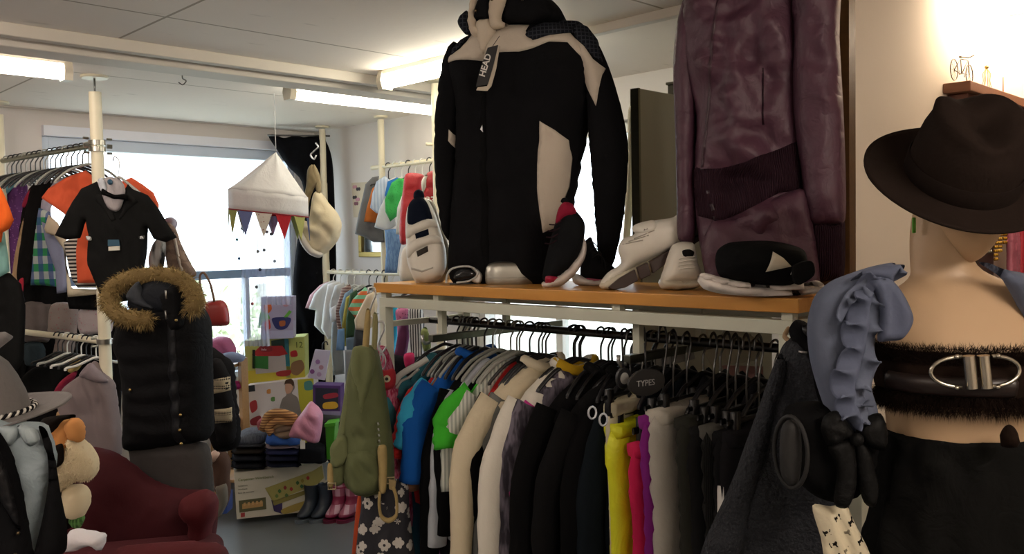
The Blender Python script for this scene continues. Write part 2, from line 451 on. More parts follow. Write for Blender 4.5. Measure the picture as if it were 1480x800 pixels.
# window 1: white frame, low transom with a blue-grey rail, glass
framem = M('c9d6e6', 'plastic', rough=.4)
w1 = thing('window_1', 'wide shop window with white frame and low crossbar', 'window', (2.57, 5.75, .72)); del w1['category']; del w1['label']; struct(w1)
b = MB()
b.box((1.72, 5.72, .72), (1.76, 5.8, 2.27)).box((3.38, 5.72, .72), (3.43, 5.8, 2.27)).box((1.76, 5.722, 2.2), (3.38, 5.798, 2.27)).box((1.76, 5.722, .72), (3.38, 5.798, .77))
b.out('window_frame', framem, w1, False, bev=.004)
MB().box((1.76, 5.73, 1.36), (3.38, 5.78, 1.42)).out('transom_bar', M('7f9cc0', 'plastic'), w1, False, bev=.004)
MB().box((3.02, 5.73, .77), (3.05, 5.78, 1.36)).box((2.2, 5.73, .77), (2.23, 5.78, 1.36)).out('mullion', framem, w1, False)
GL = GLASS()
MB().box((1.76, 5.755, .77), (3.38, 5.76, 2.2)).out('window_glass', GL, w1, False)
MB().box((1.7, 5.62, .68), (3.46, 5.72, .72)).out('window_sill', framem, w1, False, bev=.004)
struct(box('trim_2', (1.72, 5.66, 2.27), (3.6, 5.7, 2.33), M('dfe3ee', 'plastic')))
w2 = thing('window_2', 'x', 'x', (3.7, 3.35, .45)); del w2['category']; del w2['label']; struct(w2)
b = MB()
b.box((3.66, 2.72, .45), (3.74, 2.77, 2.2)).box((3.66, 3.93, .45), (3.74, 3.98, 2.2)).box((3.66, 2.72, 2.14), (3.74, 3.98, 2.2)).box((3.66, 2.72, .45), (3.74, 3.98, .51)).box((3.67, 3.3, .5), (3.73, 3.35, 2.15))
b.out('window_frame', M('e8e8e2', 'plastic'), w2, False, bev=.004)
MB().box((3.695, 2.77, .51), (3.7, 3.93, 2.14)).out('window_glass', GL, w2, False)
# ceiling cable ducts
duct = M('cfc8bc', 'plastic', 'bfb7a9', .6)
o = box('cable_duct', (-2.6, 3.55, 2.372), (3.6, 3.6, CEIL), duct, bev=.004); struct(o); o.name = 'trim_3'
o = box('trim_4', (-2.6, 3.645, 2.352), (3.6, 3.80, CEIL), duct, bev=.006); struct(o)
o = box('trim_5', (2.65, 1.15, 2.385), (2.69, 3.55, CEIL), duct, bev=.004); struct(o)
o = box('groove_shade', (-2.6, 3.6, 2.405), (3.6, 3.645, CEIL), M('8b8474', 'plastic')); struct(o)  # strip in the groove; its darker colour stands for the shadow between the ducts

# ------------------------------------------------------------------ strip lights
def strip_light(p0, p1, label, power=9, col='fff4e2', drop=0):
    p0, p1 = Vector(p0)-Vector((0, 0, drop)), Vector(p1)-Vector((0, 0, drop)); d = (p1-p0).normalized(); s = Vector((-d.y, d.x, 0)); L = (p1-p0).length
    t = thing('strip_light', label, 'ceiling light', (p0+p1)/2 + Vector((0, 0, 0)))
    if drop:
        for k in (.2, .8): q = p0.lerp(p1, k); MB().tube([q, q+Vector((0, 0, drop))], .005, 8).out('added_rod', M('c8c8c8', 'metal'), t)  # rods are added: the unseen strips hang lower to brighten the ceiling
    def bar(name, a, b_, prof, mat):
        vs = []; n = len(prof)
        for tt in (a, b_):
            for x, z in prof: vs.append(p0+d*tt+s*x+Vector((0, 0, z)))
        return link(name, vs, [tuple(range(n)), tuple(range(2*n-1, n-1, -1))]+[(i, (i+1) % n, n+(i+1) % n, n+i) for i in range(n)], mat, t)
    sharp(bar('housing', .03, L-.03, [(-.03, 0), (.03, 0), (.03, -.02), (-.03, -.02)], M('e9e4d6', 'plastic')))
    pr = [(.034*math.cos(a), -.052+.034*math.sin(a)) for a in [2*math.pi*k/14 for k in range(14)]]
    sharp(bar('diffuser', .035, L-.035, pr, EM(col, power, 'strip')))
    pc = [(x*1.15, -.052+(z+.052)*1.15) for x, z in pr]
    e1 = [(-.03, 0), (.03, 0), (.042, -.05), (.03, -.09), (-.03, -.09), (-.042, -.05)]
    sharp(bar('end_cap', 0, .035, e1, M('d9d2c0', 'plastic'))); sharp(bar('end_cap', L-.035, L, e1, M('d9d2c0', 'plastic')))
    return t
strip_light((.12, 4.12, CEIL), (1.37, 4.12, CEIL), 'lit white strip light on the ceiling at the far left, above the orange tee', 10, 'fff0e0')
strip_light((2.36, 3.98, CEIL), (3.56, 3.98, CEIL), 'lit white strip light in front of the window side, left of the black ski jacket', 10, 'fff6e0')
strip_light((2.58, 3.46, CEIL), (2.58, 2.26, CEIL), 'lit strip light running towards the viewer behind the black ski jacket', 14, 'fff6e0')
strip_light((3.0, .84, CEIL), (4.2, .84, CEIL), 'strip light above the wall ledge with the tiny bicycle', 24, 'ffe6c8')
strip_light((-.75, 3.22, CEIL), (.45, 3.22, CEIL), 'strip light beyond the left edge, this side of the cable duct', 30, 'ffeee2', .05)
strip_light((-1.6, .9, CEIL), (-.4, .9, CEIL), 'strip light overhead on the viewer side of the shop', 42, 'ffeedf', .12)
strip_light((.3, -.9, CEIL), (1.5, -.9, CEIL), 'strip light overhead behind the viewer', 48, 'ffeedf', .12)

# ------------------------------------------------------------------ tension poles
polem = M('e2dac0', 'plastic', 'd3caae')
def pole(x, y, r, label, sleeve=None, gap=.0, lean=0):
    t = thing('tension_pole', label, 'pole', (x, y, 0))
    a = thing  # keep names short
    zt = CEIL-.012
    MB().tube([(x, y, .02), (x, y, zt-gap-.01)], r, 20).out('tube', polem, t, sh=40)
    if gap: MB().tube([(x, y, zt-gap-.02), (x, y, zt)], r*.17, 8).out('screw', M('8a8a88', 'metal'), t)
    MB().lathe([(r*2.0, zt), (r*2.2, zt+.005), (r*2.2, CEIL)], (x, y, 0), 24).out('ceiling_plate', polem, t, sh=40)
    MB().lathe([(r*1.7, .0), (r*1.7, .008), (r*1.1, .03)], (x, y, 0), 24).out('foot', polem, t, sh=40)
    if sleeve: MB().tube([(x, y, .03), (x, y, sleeve)], r*1.14, 20).out('lower_sleeve', polem, t, sh=40)
    return t
# pole positions along the rails
pA = (1.575, 4.41); pB = (1.44, 5.5); pC = (3.44, 5.34); pD = (3.47, 4.69); pE = (2.86, 3.2)
pEp = at(632, 213, 4.48); pE = (pEp.x, pEp.y)
def clampring(x, y, z, r, parent, ax=1):
    b = MB().tube([(x, y, z-.012), (x, y, z+.012)], r*1.35, 18)
    for s in (-1, 1):
        for dz in (-.012, .012):
            c = Vector((x+s*r*1.9, y-.01, z+dz*1.6)); b.tube([c+Vector((-.012, 0, 0)), c+Vector((.012, 0, 0))], .006, 8)
    return b.out('clamp', M('a9a69c', 'metal'), parent, sh=40)
tA = pole(*pA, .0285, 'thick cream pole behind the child tuxedo, its foot behind the red armchair', gap=.055)
clampring(*pA, 2.1, .0285, tA); clampring(*pA, 2.07, .0285, tA); clampring(*pA, 1.14, .0285, tA)
tB = pole(*pB, .026, 'cream pole at the far left edge with its round ceiling plate', gap=.05)
tC = pole(*pC, .0225, 'slim cream pole in front of the black curtain', sleeve=2.02)
tD = pole(*pD, .0215, 'slim cream pole at the left end of the upper children rail')
tE = pole(*pE, .026, 'cream pole just left of the black ski jacket')
MB().tube([(pE[0]-.05, pE[1]+.03, 2.092), (pE[0]+.02, pE[1], 2.092)], .009, 10).out('peg', polem, tE)

# rails
def rail(name, p0, p1, r, mat, label, cat='clothes rail'):
    o = MB().tube([p0, p1], r, 14).out(name, mat, sh=40); return tag(o, label, cat)
railm = M('b9bba8', 'metal'); chrome = M('c8c8c8', 'metal')
rail('clothes_rail', (pA[0], pA[1]-.03, 2.09), (pB[0], pB[1]+.03, 2.09), .014, M('8c9080', 'metal'), 'high metal rail of children tops between the two left poles')
rail('clothes_rail', (pA[0], pA[1]-.03, 1.14), (pB[0], pB[1]+.03, 1.14), .016, CREAM, 'low pale rail on the left behind the thick cream pole')
rail('clothes_rail', (3.44, 5.42, 1.39), (3.44, 3.1, 1.39), .014, CREAM, 'low cream rail on the right-hand wall of small children clothes')
rail('clothes_rail', (3.47, 4.8, 2.09), (3.47, 3.5, 2.09), .014, CREAM, 'high cream rail with the red baby jackets')

# ------------------------------------------------------------------ ceiling hook
h = at(264, 118, 4.2); hz = CEIL
t = thing('ceiling_hook', 'small metal screw hook in the ceiling below the duct', 'hook', (h.x, h.y, CEIL-.06))
MB().tube(spline([(h.x, h.y, CEIL), (h.x, h.y, CEIL-.02), (h.x+.012, h.y-.012, CEIL-.032), (h.x, h.y, CEIL-.05), (h.x-.014, h.y+.014, CEIL-.038)], 4, False), .003, 8).out('hook_wire', M('77756f', 'metal'), t)
MB().lathe([(.012, CEIL-.004), (.012, CEIL)], (h.x, h.y, 0), 14).out('base_plate', M('77756f', 'metal'), t)

# ------------------------------------------------------------------ outdoors (seen through the window)
w = bpy.data.worlds.new('world'); SC.world = w; w.use_nodes = True
bg = w.node_tree.nodes['Background']; bg.inputs[0].default_value = (.93, .97, 1, 1); bg.inputs[1].default_value = 3.2
g = box('lawn', (-12, 5.95, -.5), (30, 40, -.4), M('b4b6a8', 'blotch', 'c8c6b8', s=.2)); struct(g); g.name = 'ground'
random.seed(3)
def bush(c, r, n, label, col):
    t = thing('garden_bush', label, 'bush', (c[0], c[1], -.4), 'garden bushes outside')
    vs, fs = [], []
    for _ in range(n):
        d = Vector((random.gauss(0, 1), random.gauss(0, 1), random.gauss(0, 1))).normalized()*random.uniform(.55, 1)
        p = Vector(c)+Vector((d.x*r, d.y*r*.6, d.z*r*1.1)); a = Vector((random.uniform(-1, 1), random.uniform(-1, 1), random.uniform(-1, 1))).normalized(); q = a.orthogonal().normalized()
        l = random.uniform(.05, .09); k = len(vs); vs += [p-a*l, p+q*l*.4, p+a*l, p-q*l*.4]; fs.append((k, k+1, k+2, k+3))
    link('foliage', vs, fs, M(col, 'plastic'), t, smooth=False, fix=False)
    b = MB()
    for k in range(4):
        a = k*1.6; b.tube([(c[0]+.05*math.cos(a), c[1]+.05*math.sin(a), -.4), (c[0]+.3*r*math.cos(a), c[1]+.3*r*math.sin(a), c[2])], [.04, .015], 7)
    b.out('stems', M('6b5a45', 'wood', '4c3d2c'), t)
for px, py, Z, r in ((330, 505, 10, .7), (240, 470, 11, .8)):
    c = at(px, py, Z); bush(c, r, 520, 'pale sunlit bush outside behind the window glass', 'a9b48c')
# ------------------------------------------------------------------ central rack with the orange shelf board
XF, YR, YL = 1.872, .955, 2.60; ZB = 1.45
boardm = M('cf9644', 'wood', 'bd7f31', rough=.4); framem2 = M('c3c6b6', 'plastic', 'b4b7a6', .45)
rk = thing('clothes_rack', 'long grey steel clothes rack with an orange wooden shelf board on top', 'clothes rack', (XF+.22, (YR+YL)/2, 0))
box('shelf_board', (XF, YR, ZB-.034), (XF+.44, YL, ZB), boardm, rk, bev=.003)
b = MB()
zb = ZB-.034-.018
b.box((XF+.01, YR+.02, zb-.034), (XF+.045, YL-.02, zb)).box((XF+.385, YR+.02, zb-.034), (XF+.42, YL-.02, zb))
b.box((XF+.045, YR+.02, zb-.034), (XF+.385, YR+.055, zb)).box((XF+.045, YL-.055, zb-.034), (XF+.385, YL-.02, zb))
b.out('top_frame', framem2, rk, False, bev=.002)
for x in (XF+.0275, XF+.4025):
    for y in (YR+.0375, YL-.0375):
        MB().box((x-.018, y-.018, 0), (x+.018, y+.018, zb-.034)).out('leg', framem2, rk, False, bev=.002)
for y in (YR+.0375, 1.50, 2.27, YL-.0375):
    for x in (XF+.03, XF+.40): box('spacer', (x-.013, y-.014, zb), (x+.013, y+.014, ZB-.034), framem2, rk)
RX, RZ = 2.10, 1.30
MB().tube([(RX, YR+.03, RZ), (RX, YL-.03, RZ)], .0125, 14).out('hanging_rail', M('4a4a4a', 'metal'), rk, sh=40)
for y in (YR+.0375, YL-.0375): MB().box((XF+.04, y-.01, RZ-.01), (XF+.39, y+.01, RZ+.01)).out('cross_bar', framem2, rk, False)
# two cross arms hung from posts
for y, x1 in ((1.47, 2.34), (2.31, 2.56)):
    MB().box((1.895, y-.012, 1.252), (x1, y+.012, 1.276)).out('cross_arm', M('6d7068', 'metal'), rk, False, bev=.002)
    for x in (1.95, 2.26): MB().box((x-.011, y-.011, 1.276), (x+.011, y+.011, zb)).out('arm_post', framem2, rk, False)
    MB().tube([(1.89, y, 1.252), (1.872, y, 1.25), (1.86, y, 1.262), (1.86, y, 1.28)], .006, 8).out('arm_hook', chrome, rk)

# ------------------------------------------------------------------ hangers
blackp = M('17171a', 'plastic'); greyp = M('8d8f88', 'plastic'); whitep = M('dcdcd6', 'plastic')
def hanger_parts(hm, bm_, w=.15, drop=.168, r=.0055, clips=False):
    """local mesh data: hook over the origin, arms in the xz plane"""
    hk = MB().tube(spline([(.0, 0, -.088), (0, 0, -.04), (.012, 0, -.018), (.021, 0, 0), (.012, 0, .017), (0, 0, .021), (-.014, 0, .016), (-.02, 0, .002)], 3, False), r*.55 if clips else r*.62, 7)
    if clips: bd = MB().tube([(-w, 0, -.088), (w, 0, -.088)], .004, 7)
    else: bd = MB().tube(spline([(-w, 0, -drop-.012), (-w*.97, 0, -drop), (-.09, 0, -.118), (-.02, 0, -.09), (0, 0, -.086), (.02, 0, -.09), (.09, 0, -.118), (w*.97, 0, -drop), (w, 0, -drop-.012)], 3, False), r*1.15, 8, flat=((0, 1, 0), 1.0))
    cl = None
    if clips:
        cl = [MB().box((s*w-.012, -.008, -.12), (s*w+.012, .008, -.075)) for s in (-.75, .75)]
    def me(b, name, mt):
        q = bpy.data.meshes.new(name); q.from_pydata(b.v, [], b.f); q.materials.append(mt); q.polygons.foreach_set('use_smooth', [True]*len(q.polygons)); return q
    return [('hook', me(hk, 'hook', hm)), ('hanger_body', me(bd, 'hanger_body', bm_))] + ([('clip', me(q_, 'clip', bm_)) for q_ in cl] if clips else [])
HK = {'black': hanger_parts(blackp, blackp), 'grey': hanger_parts(greyp, greyp), 'white': hanger_parts(whitep, whitep, w=.14, drop=.125),
      'metal': hanger_parts(M('7d7d7b', 'metal'), blackp), 'clip': hanger_parts(M('5d5d5c', 'metal'), blackp, w=.14, clips=True), 'smallblack': hanger_parts(blackp, blackp, w=.13, drop=.125)}
def hanger(kind, x, y, z, rot, label, group):
    """hook rests on a rail at height z (rail centre); rot = 0 hangs across a rail that runs along y"""
    t = thing('coat_hanger', label, 'hanger', (x, y, z), group); t.rotation_euler.z = rot
    for n, me in HK[kind]:
        o = bpy.data.objects.new(n, me); COL.objects.link(o); o.parent = t; WL[o] = Vector((x, y, z))
    return t

# ------------------------------------------------------------------ hanging garments in their own plane
def gplane(x, y, z, yaw=0):
    a = math.radians(yaw); U = Vector((-math.cos(a), -math.sin(a), 0)); N = Vector((math.sin(a), -math.cos(a), 0)); return Plane((x, y, z), U, N)
def body_outline(hw, L, flare, neck=.06, sl=.105, arm=.2):
    s = [(neck, 0), (hw*.75, -sl*.62), (hw, -sl-.03), (hw*.96, -arm), (hw+flare*.4, -L*.6), (hw+flare, -L)]
    return s + [(hw*.5, -L-.006), (-hw*.5, -L-.006)] + [(-x, z) for x, z in reversed(s)] + [(0, -.025)]
def garment(kind, label, cat, x, y, z, mat, hw=.2, L=.6, T=.022, sleeve=None, slen=.5, yaw=0, flare=.03, smat=None, collar=None, fold=(.006, .09, 0, .01), group=None, name=None, cuff=None, front=None, sout=.05):
    P = gplane(x, y, z, yaw); t = thing(name or kind, label, cat, (x, y, z-L), group)
    if kind in ('trousers',):
        pts = [(hw, 0), (hw*1.04, -.25), (hw*.98, -L*.6), (hw*.95, -L), (hw*.1, -L), (0, -.42), (-hw*.1, -L), (-hw*.95, -L), (-hw*.98, -L*.6), (-hw*1.04, -.25), (-hw, 0)]
        o = inflate('legs', pts, P, T, mat, t, px=False, fold=fold, res=.03, sm=True, w=.03)
        inflate('waistband', [(hw*1.01, .015), (hw*1.01, -.03), (-hw*1.01, -.03), (-hw*1.01, .015)], P, T+.008, smat or mat, t, px=False, sm=False, fold=(0, 1, 0, 0), w=.010)
        return t
    o = inflate('body', body_outline(hw, L, flare), P, T, mat, t, px=False, fold=fold, res=.026, w=.05)
    sm_ = smat or mat
    if sleeve:
        for s in (1, -1):
            n = 16; pts = []; rr = []; sd = random.uniform(0, 50)
            for i in range(n):
                k = i/(n-1); u = s*(hw*.86 + (sout+.02)*math.sin(min(1, k*2.2)*math.pi/2)+sout*.5*k); v = -.115 - slen*k
                pts.append(P.p(u, v, .012*math.sin(k*5+y*40)+(.004 if s > 0 else -.004))); rr.append(((.053*(1-.35*k)) if sleeve == 'long' else .058*(1-.1*k))*(1+.16*noise.noise(Vector((sd, k*9, 0)))))
            sv = MB().tube(pts, rr, 12, flat=(P.N, min(1, .5+T*5))).out('sleeve', sm_, t)
            if cuff and s > 0:
                MB().tube([pts[-1]+Vector((0, 0, .03)), pts[-1]-Vector((0, 0, .012))], [rr[-1]*1.06, rr[-1]*1.04], 12, flat=(P.N, .62)).out('cuff', cuff, t)
    if collar:
        pts = []; n = 16
        for i in range(n+1):
            a = 2*math.pi*i/n; pts.append(P.p(.068*math.cos(a), -.006+.014*math.cos(2*a), .035*math.sin(a)))
        MB().tube(pts[:-1], .017, 8, closed=True).out('collar', collar, t)
    if front is not None: panel('front_print', front[0], o, front[1], t, px=False)
    return t
def y_at(px, X, py=600):                 # where along the rail a line of sight meets the plane x = X
    return on_axis(px, py, 0, X).y

# rail garments, far end to near end: (px of front edge, kind, colour material, half width, length, thickness, options, label)
BK = M('0f0f10'); BK2 = M('151516'); BK3 = M('0d0d0e', 'cloth', s=2)
rack = [
 (580, 'dress', M('2e6c78'), .17, .98, .025, dict(sleeve='short', slen=.16), 'long dull teal dress, first garment at the far end of the long rack'),
 (597, 'jacket', M('8d6249'), .2, .42, .022, dict(sleeve='long', slen=.33), 'tan brown jacket with its sleeve hanging in front of the teal dress'),
 (601, 't_shirt', M('b0201f'), .2, .5, .018, dict(sleeve='short', slen=.22), 'dark red t-shirt between the tan brown jacket and the cyan shirt'),
 (606, 't_shirt', M('35a3cc'), .2, .42, .018, dict(sleeve='short', slen=.18), 'cyan t-shirt tucked behind the royal blue polo shirt'),
 (612, 'polo_shirt', M('0d55a8', 'cloth', '0a4a96'), .2, .5, .026, dict(sleeve='short', slen=.30, collar=M('0d4f9c')), 'royal blue polo shirt on the long rack'),
 (606, 'dress', M('7e4c8c'), .17, .98, .02, dict(), 'purple dress hanging down below the royal blue polo shirt'),
 (624, 'jacket', BK, .2, .66, .03, dict(sleeve='long', slen=.55), 'black jacket just right of the royal blue polo shirt'),
 (636, 'blouse', M('c6cdd6'), .19, .6, .018, dict(sleeve='long', slen=.5), 'pale bluish white blouse showing as a strip between two black garments'),
 (646, 'jacket', BK3, .2, .6, .022, dict(sleeve='long', slen=.45), 'thin black top left of the grey and green garments'),
 (655, 'blouse', M('9da39a', 'vstripe', 'c9cbc2', s=.6), .2, .72, .018, dict(sleeve='long', slen=.3), 'grey green striped blouse left of the bright green shirt'),
 (664, 't_shirt', M('3cae2c'), .2, .36, .02, dict(sleeve='short', slen=.16), 'bright green t-shirt beside the cream hooded coat'),
 (670, 'coat', M('ccc1a6', 'cloth', 'bbae92'), .21, .95, .052, dict(sleeve='long', slen=.52, collar=M('cfc5ac'), sout=.08, flare=.10), 'long cream coat with rolled collar'),
 (684, 'jacket', BK, .2, .58, .022, dict(sleeve='long', slen=.4, collar=BK), 'black knit cardigan between the cream coat and the red dress'),
 (692, 'dress', M('a81a1c'), .17, .98, .02, dict(), 'red dress hem between the cream coat and the white coat'),
 (698, 'dress', M('6d6f6c'), .18, .8, .02, dict(sleeve='long', slen=.5), 'dull grey dress left of the white coat'),
 (710, 'coat', M('d8d4c8', 'cloth', 'c6c0b0'), .21, 1.0, .05, dict(sleeve='long', slen=.6, collar=M('dad6ca'), sout=.08, flare=.10), 'long white coat with wide lapels'),
 (736, 'cardigan', M('6a6470', 'marl', '2f2b33', s=1.3), .2, .85, .032, dict(sleeve='long', slen=.58), 'grey and purple marled knit cardigan'),
 (746, 'blouse', M('c23b8b'), .18, .5, .015, dict(sleeve='long', slen=.42), 'thin bright pink blouse between the marled cardigan and the black coats'),
 (741, 'hoodie', M('121214'), .19, .7, .02, dict(sleeve='long', slen=.5, collar=M('c09a1c'), sout=.03), 'black hoodie with a yellow neck lining behind the black wool coats'),
 (754, 'coat', BK, .22, .9, .045, dict(sleeve='long', slen=.62, collar=BK2, sout=.07), 'black wool coat right of the marled cardigan'),
 (790, 'coat', BK2, .22, .95, .045, dict(sleeve='long', slen=.6, collar=BK, sout=.06), 'second black wool coat from the marled cardigan'),
 (826, 'coat', BK3, .21, .9, .04, dict(sleeve='long', slen=.6, collar=BK, sout=.05), 'black coat left of the strip of beige trousers'),
 (852, 'jacket', M('151b20'), .2, .85, .03, dict(sleeve='long', slen=.6, sout=.04), 'very dark blue jacket behind the clear plastic hanger tops'),
]
hk = {0: 'black', 1: 'black', 2: 'grey', 3: 'grey', 4: 'grey', 5: 'grey', 6: 'grey', 7: 'grey', 8: 'grey', 9: 'grey', 10: 'grey', 11: 'metal'}
for i, (px, kind, mt, hw, L, T, op, lab) in enumerate(rack):
    xf = RX-hw-(op.get('sout', .05) if op.get('sleeve') == 'long' else .02)
    yaw = -9-min(14, i*.75)+random.uniform(-3, 3); sn = math.sin(math.radians(-yaw)); y = y_at(px, RX-(RX-xf)*math.cos(math.radians(yaw)))-(RX-xf)*sn
    garment(kind, lab, {'dress': 'dress', 't_shirt': 't-shirt', 'polo_shirt': 'polo shirt', 'jacket': 'jacket', 'coat': 'coat', 'hoodie': 'hoodie', 'blouse': 'blouse', 'cardigan': 'cardigan'}[kind],
            RX, y, RZ-.100-random.uniform(0, .012), mt, hw, L, T, yaw=yaw, **op)
    hanger(hk.get(i, 'black'), RX, y, RZ, math.radians(yaw), 'hanger holding the '+lab.split(',')[0].split(' hanging')[0].split(' with its')[0], 'hangers on the long rack')
# spare black hangers between them
for i, px in enumerate((660, 668, 676, 688, 700, 868, 884, 902)):
    y = y_at(px+0, RX, 470)
    hanger('black', RX, y, RZ, math.radians((i*37) % 13-6), 'plain black plastic hanger among the crowded hooks of the long rack', 'empty black hangers on the long rack')
# trousers and skirts on clip hangers, right-hand half
tr = [
 (877, M('cfc8ac'), .11, .9, .014, 1.13, 'narrow cream trousers left of the yellow pair'),
 (884, M('d9dc1f', 'satin', 'c4c616', .5), .14, .98, .024, 1.07, 'shiny bright yellow rain trousers'),
 (915, M('c31f50'), .14, .95, .02, 1.03, 'raspberry pink trousers right of the yellow pair'),
 (930, M('7c1f78'), .14, .95, .02, 1.11, 'purple trousers squeezed beside the light grey sweatpants'),
 (947, M('a9a59b', 'cloth', '96928a'), .15, .95, .03, 1.13, 'light grey cotton sweatpants'),
 (983, M('2e2e29'), .16, .95, .026, 1.12, 'dark olive grey trousers right of the light grey sweatpants'),
 (1003, M('1b1b1c'), .16, .95, .022, 1.10, 'black trousers right of the dark olive grey pair'),
 (1018, M('252524', 'rib'), .15, .95, .022, 1.11, 'charcoal ribbed trousers with a slightly paler waistband'),
 (1034, M('19191b'), .15, .95, .022, 1.10, 'black trousers with a long white paper tag'),
 (1052, M('1e1d20'), .15, .95, .022, 1.10, 'black trousers nearest to the dark boucle coat'),
]
for i, (px, mt, hw, L, T, zt, lab) in enumerate(tr):
    yaw = random.uniform(-4, 4); y = y_at(px, 1.875); X_ = 1.875+hw
    t = garment('trousers', lab, 'trousers', X_, y, zt, mt, hw, L, T, yaw=yaw, fold=(.003, .09, 0, .005), smat=M('4c4b46') if 'pale' in lab else (M('b9b4a8') if lab.startswith('light grey cotton') else None))
    if 'paper tag' in lab:
        P = gplane(X_, y, zt, yaw)
        box('paper_tag', (X_-hw-.014, y-.03, zt-.22), (X_-hw-.011, y-.012, zt-.12), M('e4e1da', 'card'), t)
    g = hanger('clip', X_, y, RZ, math.radians(yaw), 'clip hanger holding the '+lab.split(' right of')[0].split(' left of')[0].split(' squeezed')[0], 'clip hangers on the long rack')
    for c in g.children:
        if c.name.startswith('hanger_body') or c.name.startswith('clip'): c.location.z = 0
        if c.name.startswith('hook') or 1: c.scale.z = (RZ-zt)/.105 if c.name.startswith('hook') or 1 else 1
# dark blouses hanging on the far side of the rack, metal hooks
for i in range(9):
    y = 1.12+i*.055; lab = 'black top on a wire-hook hanger at the near end of the long rack'
    garment('blouse', lab, 'blouse', RX+.12, y, RZ-.1, [BK, BK3, M('202024', 'satin')][i % 3], .17, .5, .016, yaw=(i*53) % 17-8, sleeve='long' if i % 2 else None, slen=.4, group='black tops at the near end of the long rack')
    hanger('metal', RX, y+.018, RZ, math.radians((i*31) % 15-7), 'wire-hook hanger at the near end of the long rack', 'wire-hook hangers at the near end')
# printed size disc and oval hanger mouldings
P = pl(905, 545, 2.2, 30)
t = thing('size_marker', 'black oval clothes divider with pale lettering TYPES on the rail', 'size marker', P.O)
cc = P.uv(934, 552)
extr('marker_plate', [(cc[0]+.06*math.cos(a)*1.0, cc[1]+.035*math.sin(a)) for a in [2*math.pi*k/24 for k in range(24)]], P, -.004, .004, M('202022', 'plastic'), t, px=False, bev=.002)
MB().tube([P.p(cc[0], cc[1]+.03, 0), P.p(cc[0]+.005, cc[1]+.10, -.01)], .003, 6).out('stem', M('202022', 'plastic'), t)
text('lettering', 'TYPES', .022, P.p(cc[0]-.035, cc[1]-.008, .005), P.U, P.V, M('a6a6a6', 'plastic'), t)
t = thing('size_marker', 'small round black divider with a pale disc, left of the lettered one', 'size marker', at(901, 545, 2.25))
P = pl(901, 545, 2.25, 30); cc = P.uv(901, 546)
extr('marker_plate', [(cc[0]+.024*math.cos(a), cc[1]+.028*math.sin(a)) for a in [2*math.pi*k/20 for k in range(20)]], P, -.004, .004, M('202022', 'plastic'), t, px=False, bev=.002)
MB().tube([P.p(cc[0], cc[1]+.025, 0), P.p(cc[0]+.005, cc[1]+.10, -.01)], .003, 6).out('stem', M('202022', 'plastic'), t)
extr('disc', [(cc[0]+.013*math.cos(a), cc[1]+.015*math.sin(a)) for a in [2*math.pi*k/20 for k in range(20)]], P, .004, .006, M('9b9b96', 'plastic'), t, px=False)
# clear plastic hanger tops
for px, py, g in ((856, 596, 0), (872, 606, 1)):
    P = pl(px, py, 2.02, 20); cu, cv = P.uv(px, py)
    o = MB().tube([P.p(cu+.010*math.cos(a), cv+.014*math.sin(a)) for a in [2*math.pi*k/14 for k in range(14)]], .0025, 8, closed=True).out('hanger_loop', M('b9bcc2', 'plastic', rough=.12))
    tag(o, 'clear plastic loop of a suit hanger in front of the dark blue jacket', 'hanger loop', 'clear plastic hanger loops')
# card sheets seen behind the near end
P = pl(1030, 505, 2.75, 8)
for k, (q, c, lab) in enumerate((([(1012, 497), (1080, 483), (1093, 487), (1100, 520), (1030, 530)], 'c8c3ac', 'pale patterned card hanging behind the wire hooks'), ([(1045, 528), (1105, 530), (1106, 560), (1060, 562)], 'b98a84', 'dull pink card under the pale patterned one'), ([(1050, 476), (1090, 484), (1085, 500), (1045, 490)], 'b9b6a4', 'small pale card tucked under the shelf board'), ([(912, 514), (1005, 500), (1010, 520), (930, 540)], '8f8c84', 'grey card sheet behind the near cross arm'))):
    o = extr('card_sheet', q, P, -.004-.01*k, -.001-.01*k, M(c, 'card')); tag(o, lab, 'card')
# ------------------------------------------------------------------ black and white ski jacket standing on the board
P = pl(745, 300, 2.97, -28)
P = Plane((P.O.x, P.O.y, ZB), P.U, P.N)
JB = M('151517', 'cloth', '101012'); JW = M('c9beae', 'cloth', 'b8ad9c'); JC = M('1a1c22', 'check', '34363c', s=1)
t = thing('ski_jacket', 'black zipped ski jacket with cream yoke and collar standing on the orange board', 'jacket', P.p(0, 0, 0))
tor = inflate('torso', [(700, 38), (740, 30), (800, 32), (850, 52), (868, 100), (852, 170), (836, 250), (824, 310), (812, 350), (808, 414), (740, 420), (660, 414), (655, 340), (662, 240), (664, 160), (652, 110), (658, 78)], P, .11, JB, t, w=.13, fold=(.006, .16, 5, .016), res=.022)
inflate('sleeve', [(835, 38), (862, 55), (884, 100), (902, 160), (911, 215), (906, 300), (893, 370), (880, 398), (872, 394), (866, 340), (860, 260), (854, 190), (850, 120), (838, 75)], P, .055, JB, t, w=.06, off=.02, fold=(.005, .1, 60, .012), res=.016)
ls = inflate('sleeve', [(662, 62), (648, 95), (640, 150), (637, 215), (641, 290), (650, 340), (660, 345), (668, 300), (668, 220), (676, 150), (682, 90)], P, .05, JB, t, w=.05, off=.03, fold=(.006, .09, 70, .012), res=.016)
yk = panel('yoke', [(651, 97), (655, 84), (672, 85), (686, 78), (694, 68), (700, 56), (712, 50), (735, 45), (752, 42), (778, 42), (776, 52), (788, 66), (812, 58), (835, 53), (848, 66), (855, 90), (836, 68), (812, 68), (788, 78), (772, 83), (745, 84), (730, 90), (722, 96), (700, 94), (675, 95)], tor, JW, t, lift=.006)
rs = [o for o in t.children if o.name.startswith('sleeve')]
